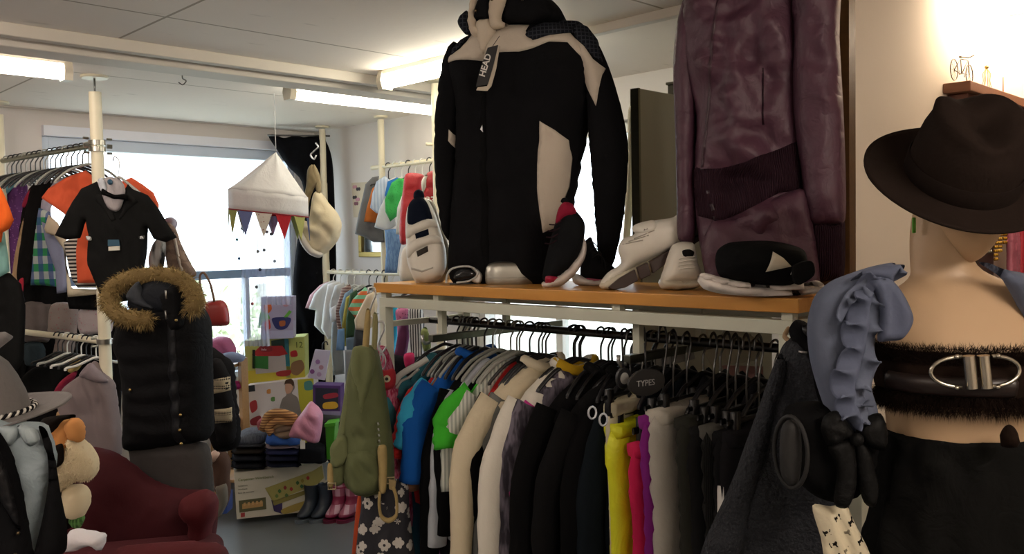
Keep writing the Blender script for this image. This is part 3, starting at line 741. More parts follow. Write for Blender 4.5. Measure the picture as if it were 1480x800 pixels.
panel('shoulder_patch', [(778, 58), (786, 45), (802, 32), (826, 30), (840, 33), (850, 50), (835, 52), (812, 57), (792, 65)], tor, JC, t, lift=.014, sm=True)
panel('shoulder_patch', [(838, 34), (852, 40), (866, 58), (878, 92), (868, 86), (853, 68), (840, 56)], rs[0], JC, t, lift=.008)
panel('shoulder_patch', [(655, 80), (659, 66), (676, 60), (690, 58), (686, 70), (672, 84)], tor, JC, t, lift=.013)
panel('sleeve_inset', [(842, 60), (856, 72), (868, 90), (882, 102), (878, 130), (874, 157), (862, 135), (851, 112), (850, 90)], rs[0], JW, t, lift=.006)
panel('side_panel', [(801, 180), (820, 192), (834, 205), (835, 230), (829, 270), (820, 300), (810, 330), (800, 336), (797, 290), (796, 240)], tor, JW, t, lift=.006)
panel('side_panel', [(664, 190), (671, 202), (668, 216), (663, 206)], ls, JW, t, lift=.004)
zz = panel('zip_placket', [(716, 96), (724, 96), (727, 250), (730, 414), (720, 414), (718, 250)], tor, M('101011', 'cloth'), t, lift=.004)
# stand-up collar: black outside, cream placket, folded back on both sides
zc = P.uv(745, 30)
col = inflate('collar', [(700, 46), (690, 30), (697, 14), (712, 5), (745, 0), (790, -2), (808, 8), (818, 26), (800, 40), (770, 44), (735, 48)], P, .085, M('141416'), t, w=.05, off=.02, fold=(.003, .1, 0, .008), res=.014)
inflate('collar_flap', [(748, 40), (752, 12), (764, 2), (790, -2), (806, 10), (815, 28), (798, 38), (786, 43), (770, 41)], P, .03, M('151517'), t, w=.03, off=.088, fold=(.002, .1, 0, .006), res=.012)
inflate('collar_flap', [(684, 34), (694, 24), (699, 30), (701, 42), (706, 56), (694, 58), (683, 44)], P, .02, JC, t, w=.02, off=.095, fold=(.001, .1, 0, .003), res=.01)
inflate('collar_lining', [(703, 10), (712, 8), (709, 30), (712, 44), (722, 52), (718, 62), (705, 60), (699, 40)], P, .018, M('c8baa6'), t, w=.015, off=.105, fold=(.001, .1, 0, .003), res=.01)
inflate('collar_lining', [(733, 7), (745, 4), (755, 10), (750, 26), (748, 40), (758, 46), (744, 52), (733, 50), (730, 28)], P, .018, M('cbbda8'), t, w=.015, off=.112, fold=(.001, .1, 0, .003), res=.01)
inflate('throat_front', [(711, 40), (722, 36), (732, 36), (738, 50), (734, 66), (724, 92), (716, 80), (712, 60)], P, .03, M('cfc2ae'), t, w=.03, off=.1, fold=(.002, .03, 10, .004), res=.01)
inflate('inner_flap', [(715, 8), (730, 6), (732, 34), (718, 38), (708, 34)], P, .012, M('161618'), t, w=.012, off=.108, fold=(0, .1, 0, .002), res=.01)
for q in ((739, 12), (714, 27), (782, 12)):
    u, v = P.uv(*q); MB().ball(P.p(u, v, .135 if q[0] != 714 else .122), (.006, .006, .006), 10).out('snap_button', M('6a5a44', 'metal'), t)
u, v = P.uv(722, 190); MB().box((0, 0, 0), (0, 0, 0)); extr('zip_pull', [(720, 192), (723, 186), (724, 196)], P, .12, .124, M('d0d0d0', 'metal'), t)
# swing tag, black with white lettering in front of a pale card
tg = thing('swing_tag', 'black and cream swing tag lettered HEAD at the throat of the ski jacket', 'tag', at(705, 95, 2.80))
PT = pl(705, 95, 2.80, -10)
extr('tag_card', [(712, 76), (722, 66), (717, 98), (710, 124), (704, 131), (688, 130), (690, 126), (704, 124)], PT, -.006, -.003, M('cfc3ae', 'card'), tg)
extr('tag_card', [(705, 69), (720, 65), (713, 95), (705, 122), (688, 125), (694, 100)], PT, -.001, .002, M('1b1a1a', 'card'), tg)
a = PT.uv(697, 112); bq = PT.uv(708, 76); dx = Vector((bq[0]-a[0], bq[1]-a[1])).normalized()
text('lettering', 'HEAD', .028, PT.p(a[0]+.008, a[1], .0035), PT.U*dx.x+PT.V*dx.y, PT.V*dx.x-PT.U*dx.y, M('e6e2da', 'card'), tg, bold=.0006)
MB().tube([PT.p(*PT.uv(712, 67), .001), at(722, 52, 2.84)], .001, 5).out('string', M('1a1a1a', 'plastic'), tg)

# ------------------------------------------------------------------ purple jacket
PJ = M('4a2a39', 'satin', '3e2132', rough=.55); PR = M('301e26', 'rib', '281820')
P = pl(1095, 300, 2.36, -22); P = Plane((P.O.x, P.O.y, ZB), P.U, P.N)
t = thing('blouson_jacket', 'crinkled dark purple satin jacket with ribbed waist on the right of the orange board', 'jacket', P.p(0, 0, 0))
tor = inflate('torso', [(1000, -22), (1080, -40), (1150, -30), (1162, 60), (1160, 160), (1168, 250), (1176, 330), (1182, 425), (1110, 428), (1040, 424), (1015, 370), (1004, 300), (1003, 240), (1006, 170), (990, 100), (985, 30)], P, .085, PJ, t, w=.1, fold=(.014, .13, 60, .045), res=.012)
inflate('sleeve', [(994, -14), (980, 25), (974, 70), (973, 120), (976, 200), (978, 290), (980, 345), (1002, 350), (1008, 300), (1006, 220), (1008, 130), (1010, 40)], P, .05, PJ, t, w=.05, off=-.0, fold=(.006, .06, 75, .016), res=.012)
inflate('sleeve', [(1150, -30), (1212, -30), (1214, 60), (1220, 170), (1223, 260), (1222, 318), (1205, 325), (1170, 322), (1160, 250), (1148, 160), (1148, 60)], P, .06, PJ, t, w=.05, off=.05, fold=(.008, .09, 62, .020), res=.012)
inflate('cuff', [(1172, 318), (1205, 322), (1221, 316), (1220, 400), (1200, 404), (1180, 400)], P, .035, PR, t, w=.03, off=.035, fold=(.002, .02, 0, .004), res=.012)
wb = panel('ribbed_waistband', [(1003, 240), (1018, 246), (1045, 246), (1085, 238), (1120, 222), (1158, 205), (1160, 276), (1130, 280), (1105, 294), (1080, 308), (1052, 318), (1038, 318), (1012, 312)], tor, PR, t, lift=.007)
panel('zip_placket', [(1017, 246), (1023, 246), (1046, 318), (1039, 320)], tor, M('24141d', 'plastic'), t, lift=.012)
panel('front_seam', [(1047, -20), (1050, -20), (1040, 60), (1034, 140), (1022, 244), (1018, 244), (1030, 140), (1036, 60)], tor, M('371d29', 'satin'), t, lift=.004)
panel('pocket_seam', [(1106, 105), (1108, 105), (1109, 185), (1106, 185)], tor, M('26121c', 'satin'), t, lift=.004)
inflate('peplum', [(1038, 318), (1062, 316), (1090, 300), (1130, 284), (1166, 276), (1178, 330), (1184, 424), (1110, 426), (1040, 420), (1020, 360)], P, .03, PJ, t, w=.04, off=.075, fold=(.012, .10, 50, .022), res=.012)
inflate('collar', [(990, 2), (1000, -14), (1040, -40), (1100, -50), (1090, -20), (1040, -10), (1012, 4), (996, 9)], P, .03, PJ, t, w=.03, off=.08, fold=(.002, .1, 0, .006))

# ------------------------------------------------------------------ shoes and accessories on the board
SW = M('d9d5c9', 'leather', 'cfcabd', .5); SK = M('17181c', 'cloth'); NAVY = M('141a28', 'cloth')
def on_board(px, py, Z): q = on_axis(px, py, 2, ZB); return q
def stand(px, py, turn=0, lean=0):
    q = on_axis(px, py, 2, ZB); a = math.radians(turn); N = (-FH)*math.cos(a)+RH*math.sin(a); U = RH*math.cos(a)+FH*math.sin(a); l = math.radians(lean)
    return Plane(q, U, N*math.cos(l)+Vector((0, 0, 1))*math.sin(l), Vector((0, 0, 1))*math.cos(l)-N*math.sin(l))
# velcro trainer standing on its toe
t = thing('velcro_trainer', 'white trainer with two velcro straps and navy tongue, standing on its toe', 'shoe', on_board(616, 409, 3))
P = stand(616, 409, 0, 9)
so = inflate('sole', [(588, 380), (586, 350), (590, 318), (594, 292), (606, 282), (625, 288), (636, 320), (648, 352), (650, 385), (640, 404), (620, 411), (600, 408)], P, .018, M('cdc8ba', 'plastic'), t, w=.012, off=-.045, fold=(0, 1, 0, 0))
up = inflate('upper', [(589, 380), (587, 350), (586, 322), (589, 300), (597, 288), (607, 283), (618, 288), (628, 306), (636, 330), (644, 360), (645, 385), (637, 402), (618, 409), (600, 405)], P, .05, SW, t, w=.04, fold=(.001, .05, 90, .003), res=.01)
panel('tongue', [(590, 318), (592, 298), (600, 288), (610, 286), (620, 298), (627, 322), (618, 324), (600, 328), (592, 326)], up, NAVY, t, lift=.007, sm=True)
inflate('pull_tab', [(600, 292), (599, 280), (606, 275), (613, 280), (614, 294)], P, .012, NAVY, t, w=.01, off=.02, fold=(0, 1, 0, 0))
panel('strap', [(588, 332), (600, 328), (618, 320), (631, 321), (633, 330), (622, 332), (604, 340), (589, 346)], up, SW, t, lift=.014, sm=True)
panel('strap', [(588, 358), (600, 350), (620, 344), (636, 344), (640, 354), (622, 356), (604, 364), (592, 374), (588, 368)], up, SW, t, lift=.014, sm=True)
panel('vamp_gap', [(602, 341), (621, 334), (622, 342), (604, 350)], up, NAVY, t, lift=.005)
panel('vamp_gap', [(604, 366), (620, 358), (621, 366), (606, 374)], up, M('3a3632'), t, lift=.005)
panel('toe_seam', [(596, 388), (612, 393), (628, 388), (628, 390), (612, 396), (596, 391)], up, M('a9a598', 'leather'), t, lift=.003)
t = thing('velcro_trainer', 'second white velcro trainer half hidden behind the upright one', 'shoe', on_board(590, 406, 3))
P = stand(604, 405, 0, 4)
inflate('upper', [(574, 402), (573, 380), (578, 358), (590, 350), (620, 340), (640, 338), (650, 348), (654, 372), (652, 400), (630, 408), (590, 408)], P, .05, SW, t, w=.04, off=-.09, fold=(.002, .04, 30, .004), res=.012)
for k in range(3):
    u, v = P.uv(646, 356+k*12); MB().tube([P.p(u-.02, v-.012, -.045), P.p(u+.012, v+.014, -.05)], .003, 6).out('side_stripe', M('26282c', 'leather'), t)
# sunglasses
t = thing('sunglasses', 'wraparound sunglasses with clear and white frame lying on the board', 'sunglasses', on_board(668, 410, 3))
P = stand(668, 411, 0, 0)
inflate('lens', [(656, 402), (660, 392), (672, 387), (684, 390), (688, 396), (680, 403), (666, 406)], P, .006, M('1b1d20', 'plastic', rough=.12), t, w=.01, fold=(0, 1, 0, 0), off=.01)
MB().tube(spline([P.p(*P.uv(*q), w_) for q, w_ in (((645, 409), 0), ((646, 398), .0), ((652, 389), .005), ((664, 385), .012), ((680, 385), .012), ((690, 392), .01), ((688, 400), .01), ((676, 406), .012), ((660, 408), .01))], 4, False), .0035, 8).out('frame', M('b5b7b4', 'plastic', rough=.15), t)
inflate('temple', [(681, 387), (690, 389), (697, 397), (695, 408), (688, 409), (680, 404), (688, 397)], P, .006, M('d8d6d0', 'plastic'), t, w=.006, off=.0, fold=(0, 1, 0, 0))
MB().tube([P.p(*P.uv(650, 410), .005), P.p(*P.uv(690, 410), -.02)], .003, 8).out('temple', M('3a3b3c', 'plastic'), t)
# silver case: clamshell
q = on_board(739, 411, 2.7)
t = thing('glasses_case', 'brushed silver clamshell glasses case on the board', 'glasses case', q)
rm = Matrix.Rotation(math.radians(-40), 3, 'Z')
def case_ring(z0, prof):
    b = MB(); vs = []; n = 28
    for sc, z in prof:
        for k in range(n):
            a = 2*math.pi*k/n; x = .086*sc*math.copysign(abs(math.cos(a))**.7, math.cos(a)); y = .035*sc*math.copysign(abs(math.sin(a))**.8, math.sin(a))
            vs.append(Vector((x, y, z-.10*max(0, x)*max(0, z-.012)*(3)))); 
    fs = []
    for i in range(len(prof)-1):
        for k in range(n): l = (k+1) % n; fs.append((i*n+k, i*n+l, (i+1)*n+l, (i+1)*n+k))
    fs += [tuple(range(n)), tuple((len(prof)-1)*n+k for k in range(n))]
    Rm = Matrix((RH, FH, Vector((0, 0, 1)))).transposed()
    return b.add([q+FH*.03+Rm@v for v in vs], fs)
SIL = M('b3b2a8', 'metal', rough=.38)
case_ring(0, [(.93, 0), (.99, .006), (1, .018), (1, .0225)]).out('case_base', SIL, t, sh=50)
case_ring(0, [(1, .0235), (1, .04), (.96, .058), (.85, .069), (.6, .075), (.25, .077)]).out('case_lid', SIL, t, sh=50)
# black and pink running shoe on its toe
RED = M('8e1433', 'cloth', '6f0f28'); RK = M('18191b', 'cloth'); SOLW = M('cfc7c0', 'plastic')
t = thing('running_shoe', 'black running shoe with raspberry lining standing on its toe on the board', 'shoe', on_board(806, 414, 2.5))
P = stand(806, 415, 0, 5)
inflate('sole', [(783, 408), (800, 400), (822, 384), (838, 360), (842, 340), (848, 352), (846, 372), (832, 396), (812, 412), (788, 416)], P, .032, SOLW, t, w=.012, fold=(0, 1, 0, 0), off=-.01)
up = inflate('upper', [(784, 402), (787, 380), (794, 352), (800, 330), (808, 308), (822, 298), (834, 306), (845, 322), (844, 345), (836, 370), (822, 388), (806, 402), (792, 410)], P, .045, RK, t, w=.035, fold=(.002, .03, 40, .006), res=.009)
inflate('lining', [(802, 322), (806, 304), (814, 294), (826, 296), (832, 308), (826, 314), (812, 318), (806, 324)], P, .02, RED, t, w=.02, off=.032, fold=(.001, .02, 0, .003), res=.008)
inflate('heel_tab', [(810, 294), (812, 288), (819, 288), (822, 296)], P, .008, RK, t, w=.008, off=.03, fold=(0, 1, 0, 0))
panel('toe_bumper', [(788, 400), (800, 400), (812, 402), (806, 411), (790, 413)], up, M('a31c40', 'plastic'), t, lift=.012, sm=True)
for k in range(4):
    a = P.uv(793+k*2.2, 352-k*9); MB().tube(spline([P.p(a[0]-.012, a[1], .02), P.p(a[0]+.004, a[1]-.004, .05), P.p(a[0]+.022, a[1]+.006, .052)], 3, False), .0022, 6).out('lace', M('2a1a20', 'cloth'), t)
t = thing('running_shoe', 'black running shoe lying flat behind its upright partner, white and pink sole', 'shoe', on_board(868, 413, 2.5))
P = stand(868, 413, 0, 0)
inflate('sole', [(828, 400), (836, 396), (860, 404), (890, 398), (900, 404), (888, 413), (850, 415), (832, 411)], P, .04, SOLW, t, w=.012, off=-.05, fold=(0, 1, 0, 0))
up2 = inflate('upper', [(842, 402), (842, 375), (845, 352), (856, 342), (862, 356), (874, 374), (892, 388), (896, 400), (870, 406)], P, .045, RK, t, w=.035, off=-.05, fold=(.002, .03, 40, .006), res=.01)
panel('sole_edge', [(848, 402), (870, 404), (884, 402), (880, 410), (852, 412)], up2, M('a8395a', 'plastic'), t, lift=.006)
for k in range(3):
    a = P.uv(850+k*5, 352+k*9); MB().tube(spline([P.p(a[0]-.012, a[1]-.01, -.01), P.p(a[0]+.01, a[1]+.006, .0), P.p(a[0]+.03, a[1]-.012, -.005), P.p(a[0]+.034, a[1]-.045, -.01)], 3, False), .002, 6).out('lace', M('232325', 'cloth'), t)
# long white leather shoe leaning on the smaller one
t = thing('leather_shoe', 'long white leather shoe with brown sole leaning diagonally across the small one', 'shoe', on_board(885, 417, 2.2))
P = stand(885, 418, 0, 0)
sh = inflate('upper', [(868, 408), (878, 394), (897, 380), (893, 360), (900, 345), (917, 338), (916, 328), (948, 318), (972, 314), (984, 304), (982, 294), (992, 295), (1008, 304), (1017, 315), (1020, 330), (1000, 344), (960, 366), (920, 384), (890, 402), (874, 415)], P, .045, SW, t, w=.035, fold=(.001, .04, 40, .004), res=.01)
inflate('sole', [(866, 412), (880, 398), (920, 382), (960, 362), (1000, 341), (1018, 326), (1021, 336), (1004, 350), (962, 378), (925, 404), (900, 414), (876, 419)], P, .04, M('ccc4b0', 'plastic'), t, w=.01, off=-.004, fold=(0, 1, 0, 0))
for q in ([(876, 414), (893, 400), (914, 388), (919, 404), (900, 414), (884, 417)], [(917, 386), (932, 378), (937, 396), (922, 403)], [(935, 377), (972, 357), (980, 364), (940, 394)], [(985, 352), (1014, 334), (1014, 342), (992, 357)]):
    extr('outsole_pad', q, P, .02, .050, M('35231d', 'plastic'), t, bev=.002)
st = panel('strap', [(914, 328), (924, 322), (944, 318), (945, 328), (938, 334), (918, 336)], sh, SW, t, lift=.008, sm=True)
for k in range(3): panel('logo_bar', [(927+k*3, 333-k*.8), (929+k*3, 333-k*.8), (932+k*2, 327), (931+k*2, 325-k)], sh, M('7b766e', 'plastic'), t, lift=.0105, res=.004)
for k in range(3): panel('stitch_line', [(898+k*8, 352-k*4), (926+k*8, 346-k*7), (926+k*8, 347.5-k*7), (898+k*8, 353.5-k*4)], sh, M('9c978a', 'leather'), t, lift=.002)
# small white plimsoll seen from the front
t = thing('plimsoll', 'small white laced plimsoll facing the viewer under the diagonal shoe', 'shoe', on_board(990, 419, 2.2))
P = stand(990, 420, 0, 0)
inflate('sole', [(957, 412), (962, 402), (990, 404), (1018, 402), (1022, 410), (1010, 418), (980, 421), (962, 419)], P, .05, M('c9c0ac', 'plastic'), t, w=.01, off=-.05, fold=(0, 1, 0, 0))
sp = inflate('upper', [(959, 408), (963, 388), (970, 366), (976, 354), (990, 349), (1006, 351), (1010, 362), (1013, 378), (1020, 398), (1020, 408), (990, 412)], P, .045, SW, t, w=.035, off=-.04, fold=(.001, .03, 0, .003), res=.01)
panel('opening', [(986, 362), (996, 360), (1004, 364), (1000, 371), (988, 370)], sp, M('1c1a18'), t, lift=.003, sm=True)
for k in range(4):
    a, b_ = P.uv(981-k*.5, 374+k*5), P.uv(1004+k*.5, 371+k*5.5)
    MB().tube(spline([P.p(a[0], a[1], .004), P.p((a[0]+b_[0])/2, (a[1]+b_[1])/2+.003, .010), P.p(b_[0], b_[1], .004)], 3, False), .0016, 6).out('lace', M('e2ded2', 'cloth'), t)
# black cap on folded white cloths
for k, (q, lab) in enumerate((([(1014, 404), (1018, 399), (1060, 410), (1110, 417), (1160, 416), (1196, 412), (1200, 420), (1180, 427), (1110, 430), (1050, 426), (1022, 418)], 'lower folded white cloth at the right end of the board'), ([(1016, 399), (1024, 395), (1060, 404), (1120, 412), (1170, 410), (1188, 406), (1199, 411), (1196, 417), (1150, 421), (1090, 420), (1040, 414), (1020, 406)], 'upper folded white cloth under the black cap'))):
    P = stand(1105, 431, 0, 0)
    o = inflate('folded_cloth', q, P, .075 if k == 0 else .07, M('dcd4ce', 'cloth', 'cfc6c0'), w=.02, off=-.04, fold=(.002, .06, 80, .003), res=.012); tag(o, lab, 'cloth')
t = thing('flat_cap', 'soft black cap with a pale triangular badge resting on the folded white cloths', 'cap', on_board(1105, 414, 2))
P = stand(1105, 431, -6, 0)
cp = inflate('crown', [(1037, 380), (1040, 362), (1056, 351), (1085, 348), (1120, 348), (1150, 354), (1168, 362), (1173, 378), (1168, 398), (1150, 412), (1110, 413), (1070, 408), (1044, 400)], P, .085, M('121314'), t, w=.07, off=-.04, fold=(.003, .1, 60, .012), res=.014)
panel('badge', [(1114, 363), (1128, 372), (1139, 384), (1103, 392)], cp, M('cfc8b4', 'card'), t, lift=.004)
panel('care_tag', [(1140, 388), (1144, 385), (1142, 394), (1139, 396)], cp, M('dcdcdc', 'card'), t, lift=.006)
extr('peak', [(1140, 384), (1166, 376), (1170, 396), (1146, 410)], P, .02, .05, M('161718'), t, sm=True, bev=.003)

# ------------------------------------------------------------------ grey cabinet, small box on top, white garment at its side
cab = thing('divider_panel', 'tall grey metal divider panel standing behind the orange board', 'divider', (2.86, 1.81, 0))
cm = M('bdbaa4', 'plastic', 'afac97', .5)
box('panel_board', (2.41, 1.8, .04), (3.3, 1.825, 2.1), cm, cab, bev=.004)
for x in (2.5, 3.2): box('foot', (x-.03, 1.62, 0), (x+.03, 2.0, .04), M('4a4a45', 'metal'), cab, bev=.004)
box('edge_strip', (2.4, 1.796, .04), (2.41, 1.829, 2.1), M('8b8872', 'metal'), cab)
t = thing('storage_box', 'small grey box perched on the top edge of the grey divider panel', 'box', (2.76, 1.81, 2.1))
box('box_body', (2.66, 1.765, 2.1), (2.86, 1.86, 2.145), M('55513f', 'card'), t, bev=.003)
box('box_lid', (2.655, 1.76, 2.145), (2.865, 1.865, 2.155), M('676350', 'card'), t, bev=.002)
o = MB().tube([(3.05, 3.4, 2.15), (2.46, 2.3, 2.15)], .013, 12).out('clothes_rail', M('77796c', 'metal'), sh=40); tag(o, 'short grey metal rail ending beside the top of the grey divider panel', 'clothes rail')
P = pl(905, 250, 3.2, -20)
t = thing('hanging_sheet', 'cream cloth hanging from the rail at the left edge of the grey divider panel', 'cloth', P.O)
inflate('cloth', [(908, 158), (921, 158), (918, 250), (912, 330), (906, 395), (898, 395), (903, 300), (907, 220)], P, .02, M('c9c3ae'), t, w=.02, fold=(.004, .04, 0, .004))
for q in (912, 919): u, v = P.uv(q, 158); MB().tube([P.p(u, v-.01), P.p(u, v+.07)], .004, 6).out('loop', M('d8d4c4', 'plastic'), t)
# ------------------------------------------------------------------ hats
def hat(name, label, c, rx, ry, crown, h, mat, tilt, turn=0, band=None, dent=.03, up=.02, rim=None, tip=0, droop=0, parent=None, slope=.12):
    """felt hat: c = centre of the brim plane, front dips by tilt degrees towards the viewer"""
    R = Matrix((RH, FH, Vector((0, 0, 1)))).transposed() @ Matrix.Rotation(math.radians(turn), 3, 'Z') @ Matrix.Rotation(math.radians(tip), 3, 'Y') @ Matrix.Rotation(math.radians(tilt), 3, 'X')
    t = thing(name, label, 'hat', c); cx, cy = crown; n = 56
    def surf(prof, off=0):
        vs = []
        for kind, k, z in prof:
            for i in range(n):
                a = 2*math.pi*i/n; ca, sa = math.cos(a), math.sin(a)
                if kind == 'b':       # brim: k 0..1 from crown to edge
                    x = (cx+(rx-cx)*k)*ca; y = (cy+(ry-cy)*k)*sa; zz = z + up*k*k*(ca*ca)*1.2 + up*.9*k*k*max(0, sa) - droop*k*k*max(0, -sa)
                else:                 # crown: k scale, z height
                    x = cx*k*ca; y = cy*k*sa; zz = z
                    if z > h*.55:
                        q = (z-h*.55)/(h*.45)
                        zz -= q*dent*math.exp(-(x/(cx*.42))**2)*(1 if y > -cy*.6 else .8)
                        zz -= q*.35*dent*max(0, -sa)
                        x *= 1-.10*q*max(0, -sa)*1.0
                        zz += .012*q*max(0, sa)
                vs.append(Vector(c)+R@Vector((x, y, zz+off)))
        fs = []
        for j in range(len(prof)-1):
            for i in range(n): l = (i+1) % n; fs.append((j*n+i, j*n+l, (j+1)*n+l, (j+1)*n+i))
        return vs, fs
    pr = [('b', 1-j/7, .004*(j/7)**3*2) for j in range(8)]
    v, f = surf(pr); v2, f2 = surf(pr, -.004); k = len(v)
    fs = f + [tuple(reversed([q+k for q in g])) for g in f2] + [(i, i+k, (i+1) % n+k, (i+1) % n) for i in range(n)]
    link('brim', v+v2, fs, mat, t)
    hs = [0, .1, .25, .45, .62, .78, .9, .97, 1.0]; sc = [1, .995, .985, .96, .93, .88, .80, .66, .45]
    pr = [('c', 1-(1-s_)*(slope/.12) if i < 6 else s_, h*q) for i, (q, s_) in enumerate(zip(hs, sc))]+[('c', .2, h*.995), ('c', .02, h*.99)]
    v, f = surf(pr); f.append(tuple((len(pr)-1)*n+i for i in range(n))); link('crown', v, f, mat, t)
    if band:
        pr = [('c', 1.02, .002), ('c', 1.025, h*.06), ('c', 1.01, h*.26), ('c', .99, h*.27)]; v, f = surf(pr); link('hat_band', v, f, band, t)
    return t, R
FELT = M('231b17', 'cloth', '1d1613', .9)
hc = at(1388, 258, 1.6)
ht, HR = hat('fedora', 'wide-brimmed dark brown felt fedora tipped over the face of the right-hand mannequin', hc, .172, .165, (.095, .108), .148, FELT, 37, 0, band=M('1c1512', 'velvet', rough=.9), dent=.035, up=.014, tip=-2, droop=.0, slope=.2)

# ------------------------------------------------------------------ right mannequin: one continuous figure
def loft(name, secs, mat, parent, seg=40, cap=True):
    """secs = (centre point, half width, half depth, exponent)"""
    vs = []; fs = []
    for c, rx, ry, e in secs:
        for k in range(seg):
            a = 2*math.pi*k/seg; ca, sa = math.cos(a), math.sin(a)
            vs.append(Vector(c)+RH*(rx*math.copysign(abs(ca)**e, ca))+FH*(ry*math.copysign(abs(sa)**e, sa)))
    for j in range(len(secs)-1):
        for k in range(seg): l = (k+1) % seg; fs.append((j*seg+k, j*seg+l, (j+1)*seg+l, (j+1)*seg+k))
    if cap: fs += [tuple(range(seg)), tuple((len(secs)-1)*seg+k for k in range(seg))]
    return link(name, vs, fs, mat, parent)
SKIN = M('b99c7b', 'skin', 'ad906e', .45)
MX = at(1390, 400, 1.66); MX = Vector((MX.x, MX.y, 0))
def mp(dx, dy, z): return MX + RH*dx + FH*dy + Vector((0, 0, z))
man = thing('mannequin', 'pale skin-coloured female mannequin bust wearing the wide brown fedora', 'mannequin', mp(0, 0, 0))
secs = [(mp(.01, .02, .60), .15, .10, 1), (mp(.01, .01, .80), .175, .12, 1), (mp(.01, .0, .95), .175, .12, 1), (mp(.01, 0, 1.08), .148, .10, 1), (mp(.01, 0, 1.18), .142, .10, 1), (mp(.01, -.012, 1.27), .155, .118, .95), (mp(.01, -.02, 1.34), .163, .128, .92), (mp(.01, -.008, 1.39), .168, .112, .9),
        (mp(.008, .005, 1.43), .172, .092, .88), (mp(.006, .012, 1.462), .160, .076, .85), (mp(.004, .018, 1.485), .128, .066, .9), (mp(0, .022, 1.50), .095, .058, .95), (mp(-.01, .026, 1.515), .070, .054, 1), (mp(-.022, .028, 1.53), .059, .053, 1), (mp(-.028, .03, 1.56), .053, .053, 1), (mp(-.026, .032, 1.60), .053, .058, 1), (mp(-.015, .03, 1.64), .058, .064, 1), (mp(-.004, .03, 1.69), .056, .062, 1), (mp(0, .03, 1.72), .03, .03, 1)]
bodyo = loft('body', secs, SKIN, man)
sd = bodyo.modifiers.new('sub', 'SUBSURF'); sd.levels = 1; sd.render_levels = 1
# head with chin, jaw, nose, lips and ears; eyes lie under the brim
def head_mesh(cx, cy, cz, yaw):
    n, mrows = 40, 30; vs = []; fs = []
    Rz = Matrix.Rotation(math.radians(yaw), 3, 'Z')
    for j in range(mrows+1):
        p = math.pi*j/mrows; zz = math.cos(p)
        for i in range(n):
            a = 2*math.pi*i/n; x = math.sin(p)*math.cos(a); y = math.sin(p)*math.sin(a)      # y<0 is the face
            X = x*.073; Y = y*.093; Z = zz*.115
            lowr = max(0, -zz)
            X *= 1-.34*lowr**1.5; 
            if y > 0: Y *= 1-.55*lowr; Z += .035*lowr*y
            else: Y = Y*(1-.16*lowr)-.008*lowr
            f = max(0, -y)
            Y -= .020*f*math.exp(-((x)/.14)**2-((zz+.12)/.16)**2)                            # nose
            Y -= .008*f*math.exp(-((x)/.26)**2-((zz+.47)/.07)**2)                            # lips
            Y += .004*f*math.exp(-((x)/.3)**2-((zz+.47)/.02)**2)
            Y -= .008*f*math.exp(-((x)/.25)**2-((zz+.86)/.12)**2)                            # chin
            Y += .010*f*(math.exp(-((x-.38)/.16)**2-((zz-.05)/.12)**2)+math.exp(-((x+.38)/.16)**2-((zz-.05)/.12)**2))   # eye sockets
            Y -= .005*f*math.exp(-((x)/.7)**2-((zz-.22)/.07)**2)
            X += math.copysign(.012, x)*math.exp(-((abs(x)-1)/.25)**2-((y-.12)/.16)**2-((zz+.05)/.22)**2)
            q = Rz@Vector((X, Y, Z)); vs.append(mp(cx+q.x, cy+q.y, cz+q.z))
    for j in range(mrows):
        for i in range(n): l = (i+1) % n; fs.append((j*n+i, j*n+l, (j+1)*n+l, (j+1)*n+i))
    return vs, fs
v, f = head_mesh(.006, .008, 1.652, 8)
link('head', v, f, SKIN, man)
MB().tube([mp(.0, .03, .0), mp(.0, .03, .62)], .016, 14).out('stand_pole', chrome, man, sh=40)
MB().lathe([(.17, 0), (.17, .008), (.02, .02)], mp(0, .03, 0), 32).out('stand_base', chrome, man, sh=40)
g = at(1321, 323, 1.66)
o = MB().box(g+Vector((-.006, -.002, -.018)), g+Vector((.006, .002, .012))).out('size_sticker', M('4d9a1e', 'card'), smooth=False, bev=.002); tag(o, 'bright green tag peeking out under the left side of the brown fedora', 'tag')
# skirt
sk = thing('mini_skirt', 'black crinkled skirt on the right-hand mannequin', 'skirt', mp(0, 0, .5))
secs = [(mp(.01, 0, 1.222), .152, .112, 1), (mp(.01, 0, 1.215), .158, .118, 1), (mp(.01, 0, 1.16), .162, .122, 1), (mp(.01, 0, 1.08), .172, .13, 1), (mp(.01, .005, .95), .198, .145, 1), (mp(.01, .01, .8), .215, .155, 1), (mp(.01, .01, .62), .235, .165, 1), (mp(.01, .01, .5), .245, .17, 1)]
vs, fs = [], []; ns = 72; rows = 26
def lerp_sec(secs, k):
    x = k*(len(secs)-1); i = min(int(x), len(secs)-2); r = x-i; a, b_ = secs[i], secs[i+1]
    return a[0].lerp(b_[0], r), a[1]*(1-r)+b_[1]*r, a[2]*(1-r)+b_[2]*r
for j in range(rows+1):
    c, a_, b2 = lerp_sec(secs, j/rows)
    for i in range(ns):
        an = 2*math.pi*i/ns; w_ = 1+.035*min(1, j/6)*math.sin(an*13+noise.noise(Vector((an*2, j*.3, 0)))*4)+.02*noise.noise(Vector((an*6, j*.8, 3)))
        vs.append(c+RH*a_*w_*math.cos(an)+FH*b2*w_*math.sin(an))
for j in range(rows):
    for i in range(ns): l = (i+1) % ns; fs.append((j*ns+i, j*ns+l, (j+1)*ns+l, (j+1)*ns+i))
o = link('skirt_body', vs, fs, M('080807', 'satin', '060606', .8), sk); md = o.modifiers.new('solid', 'SOLIDIFY'); md.thickness = .003
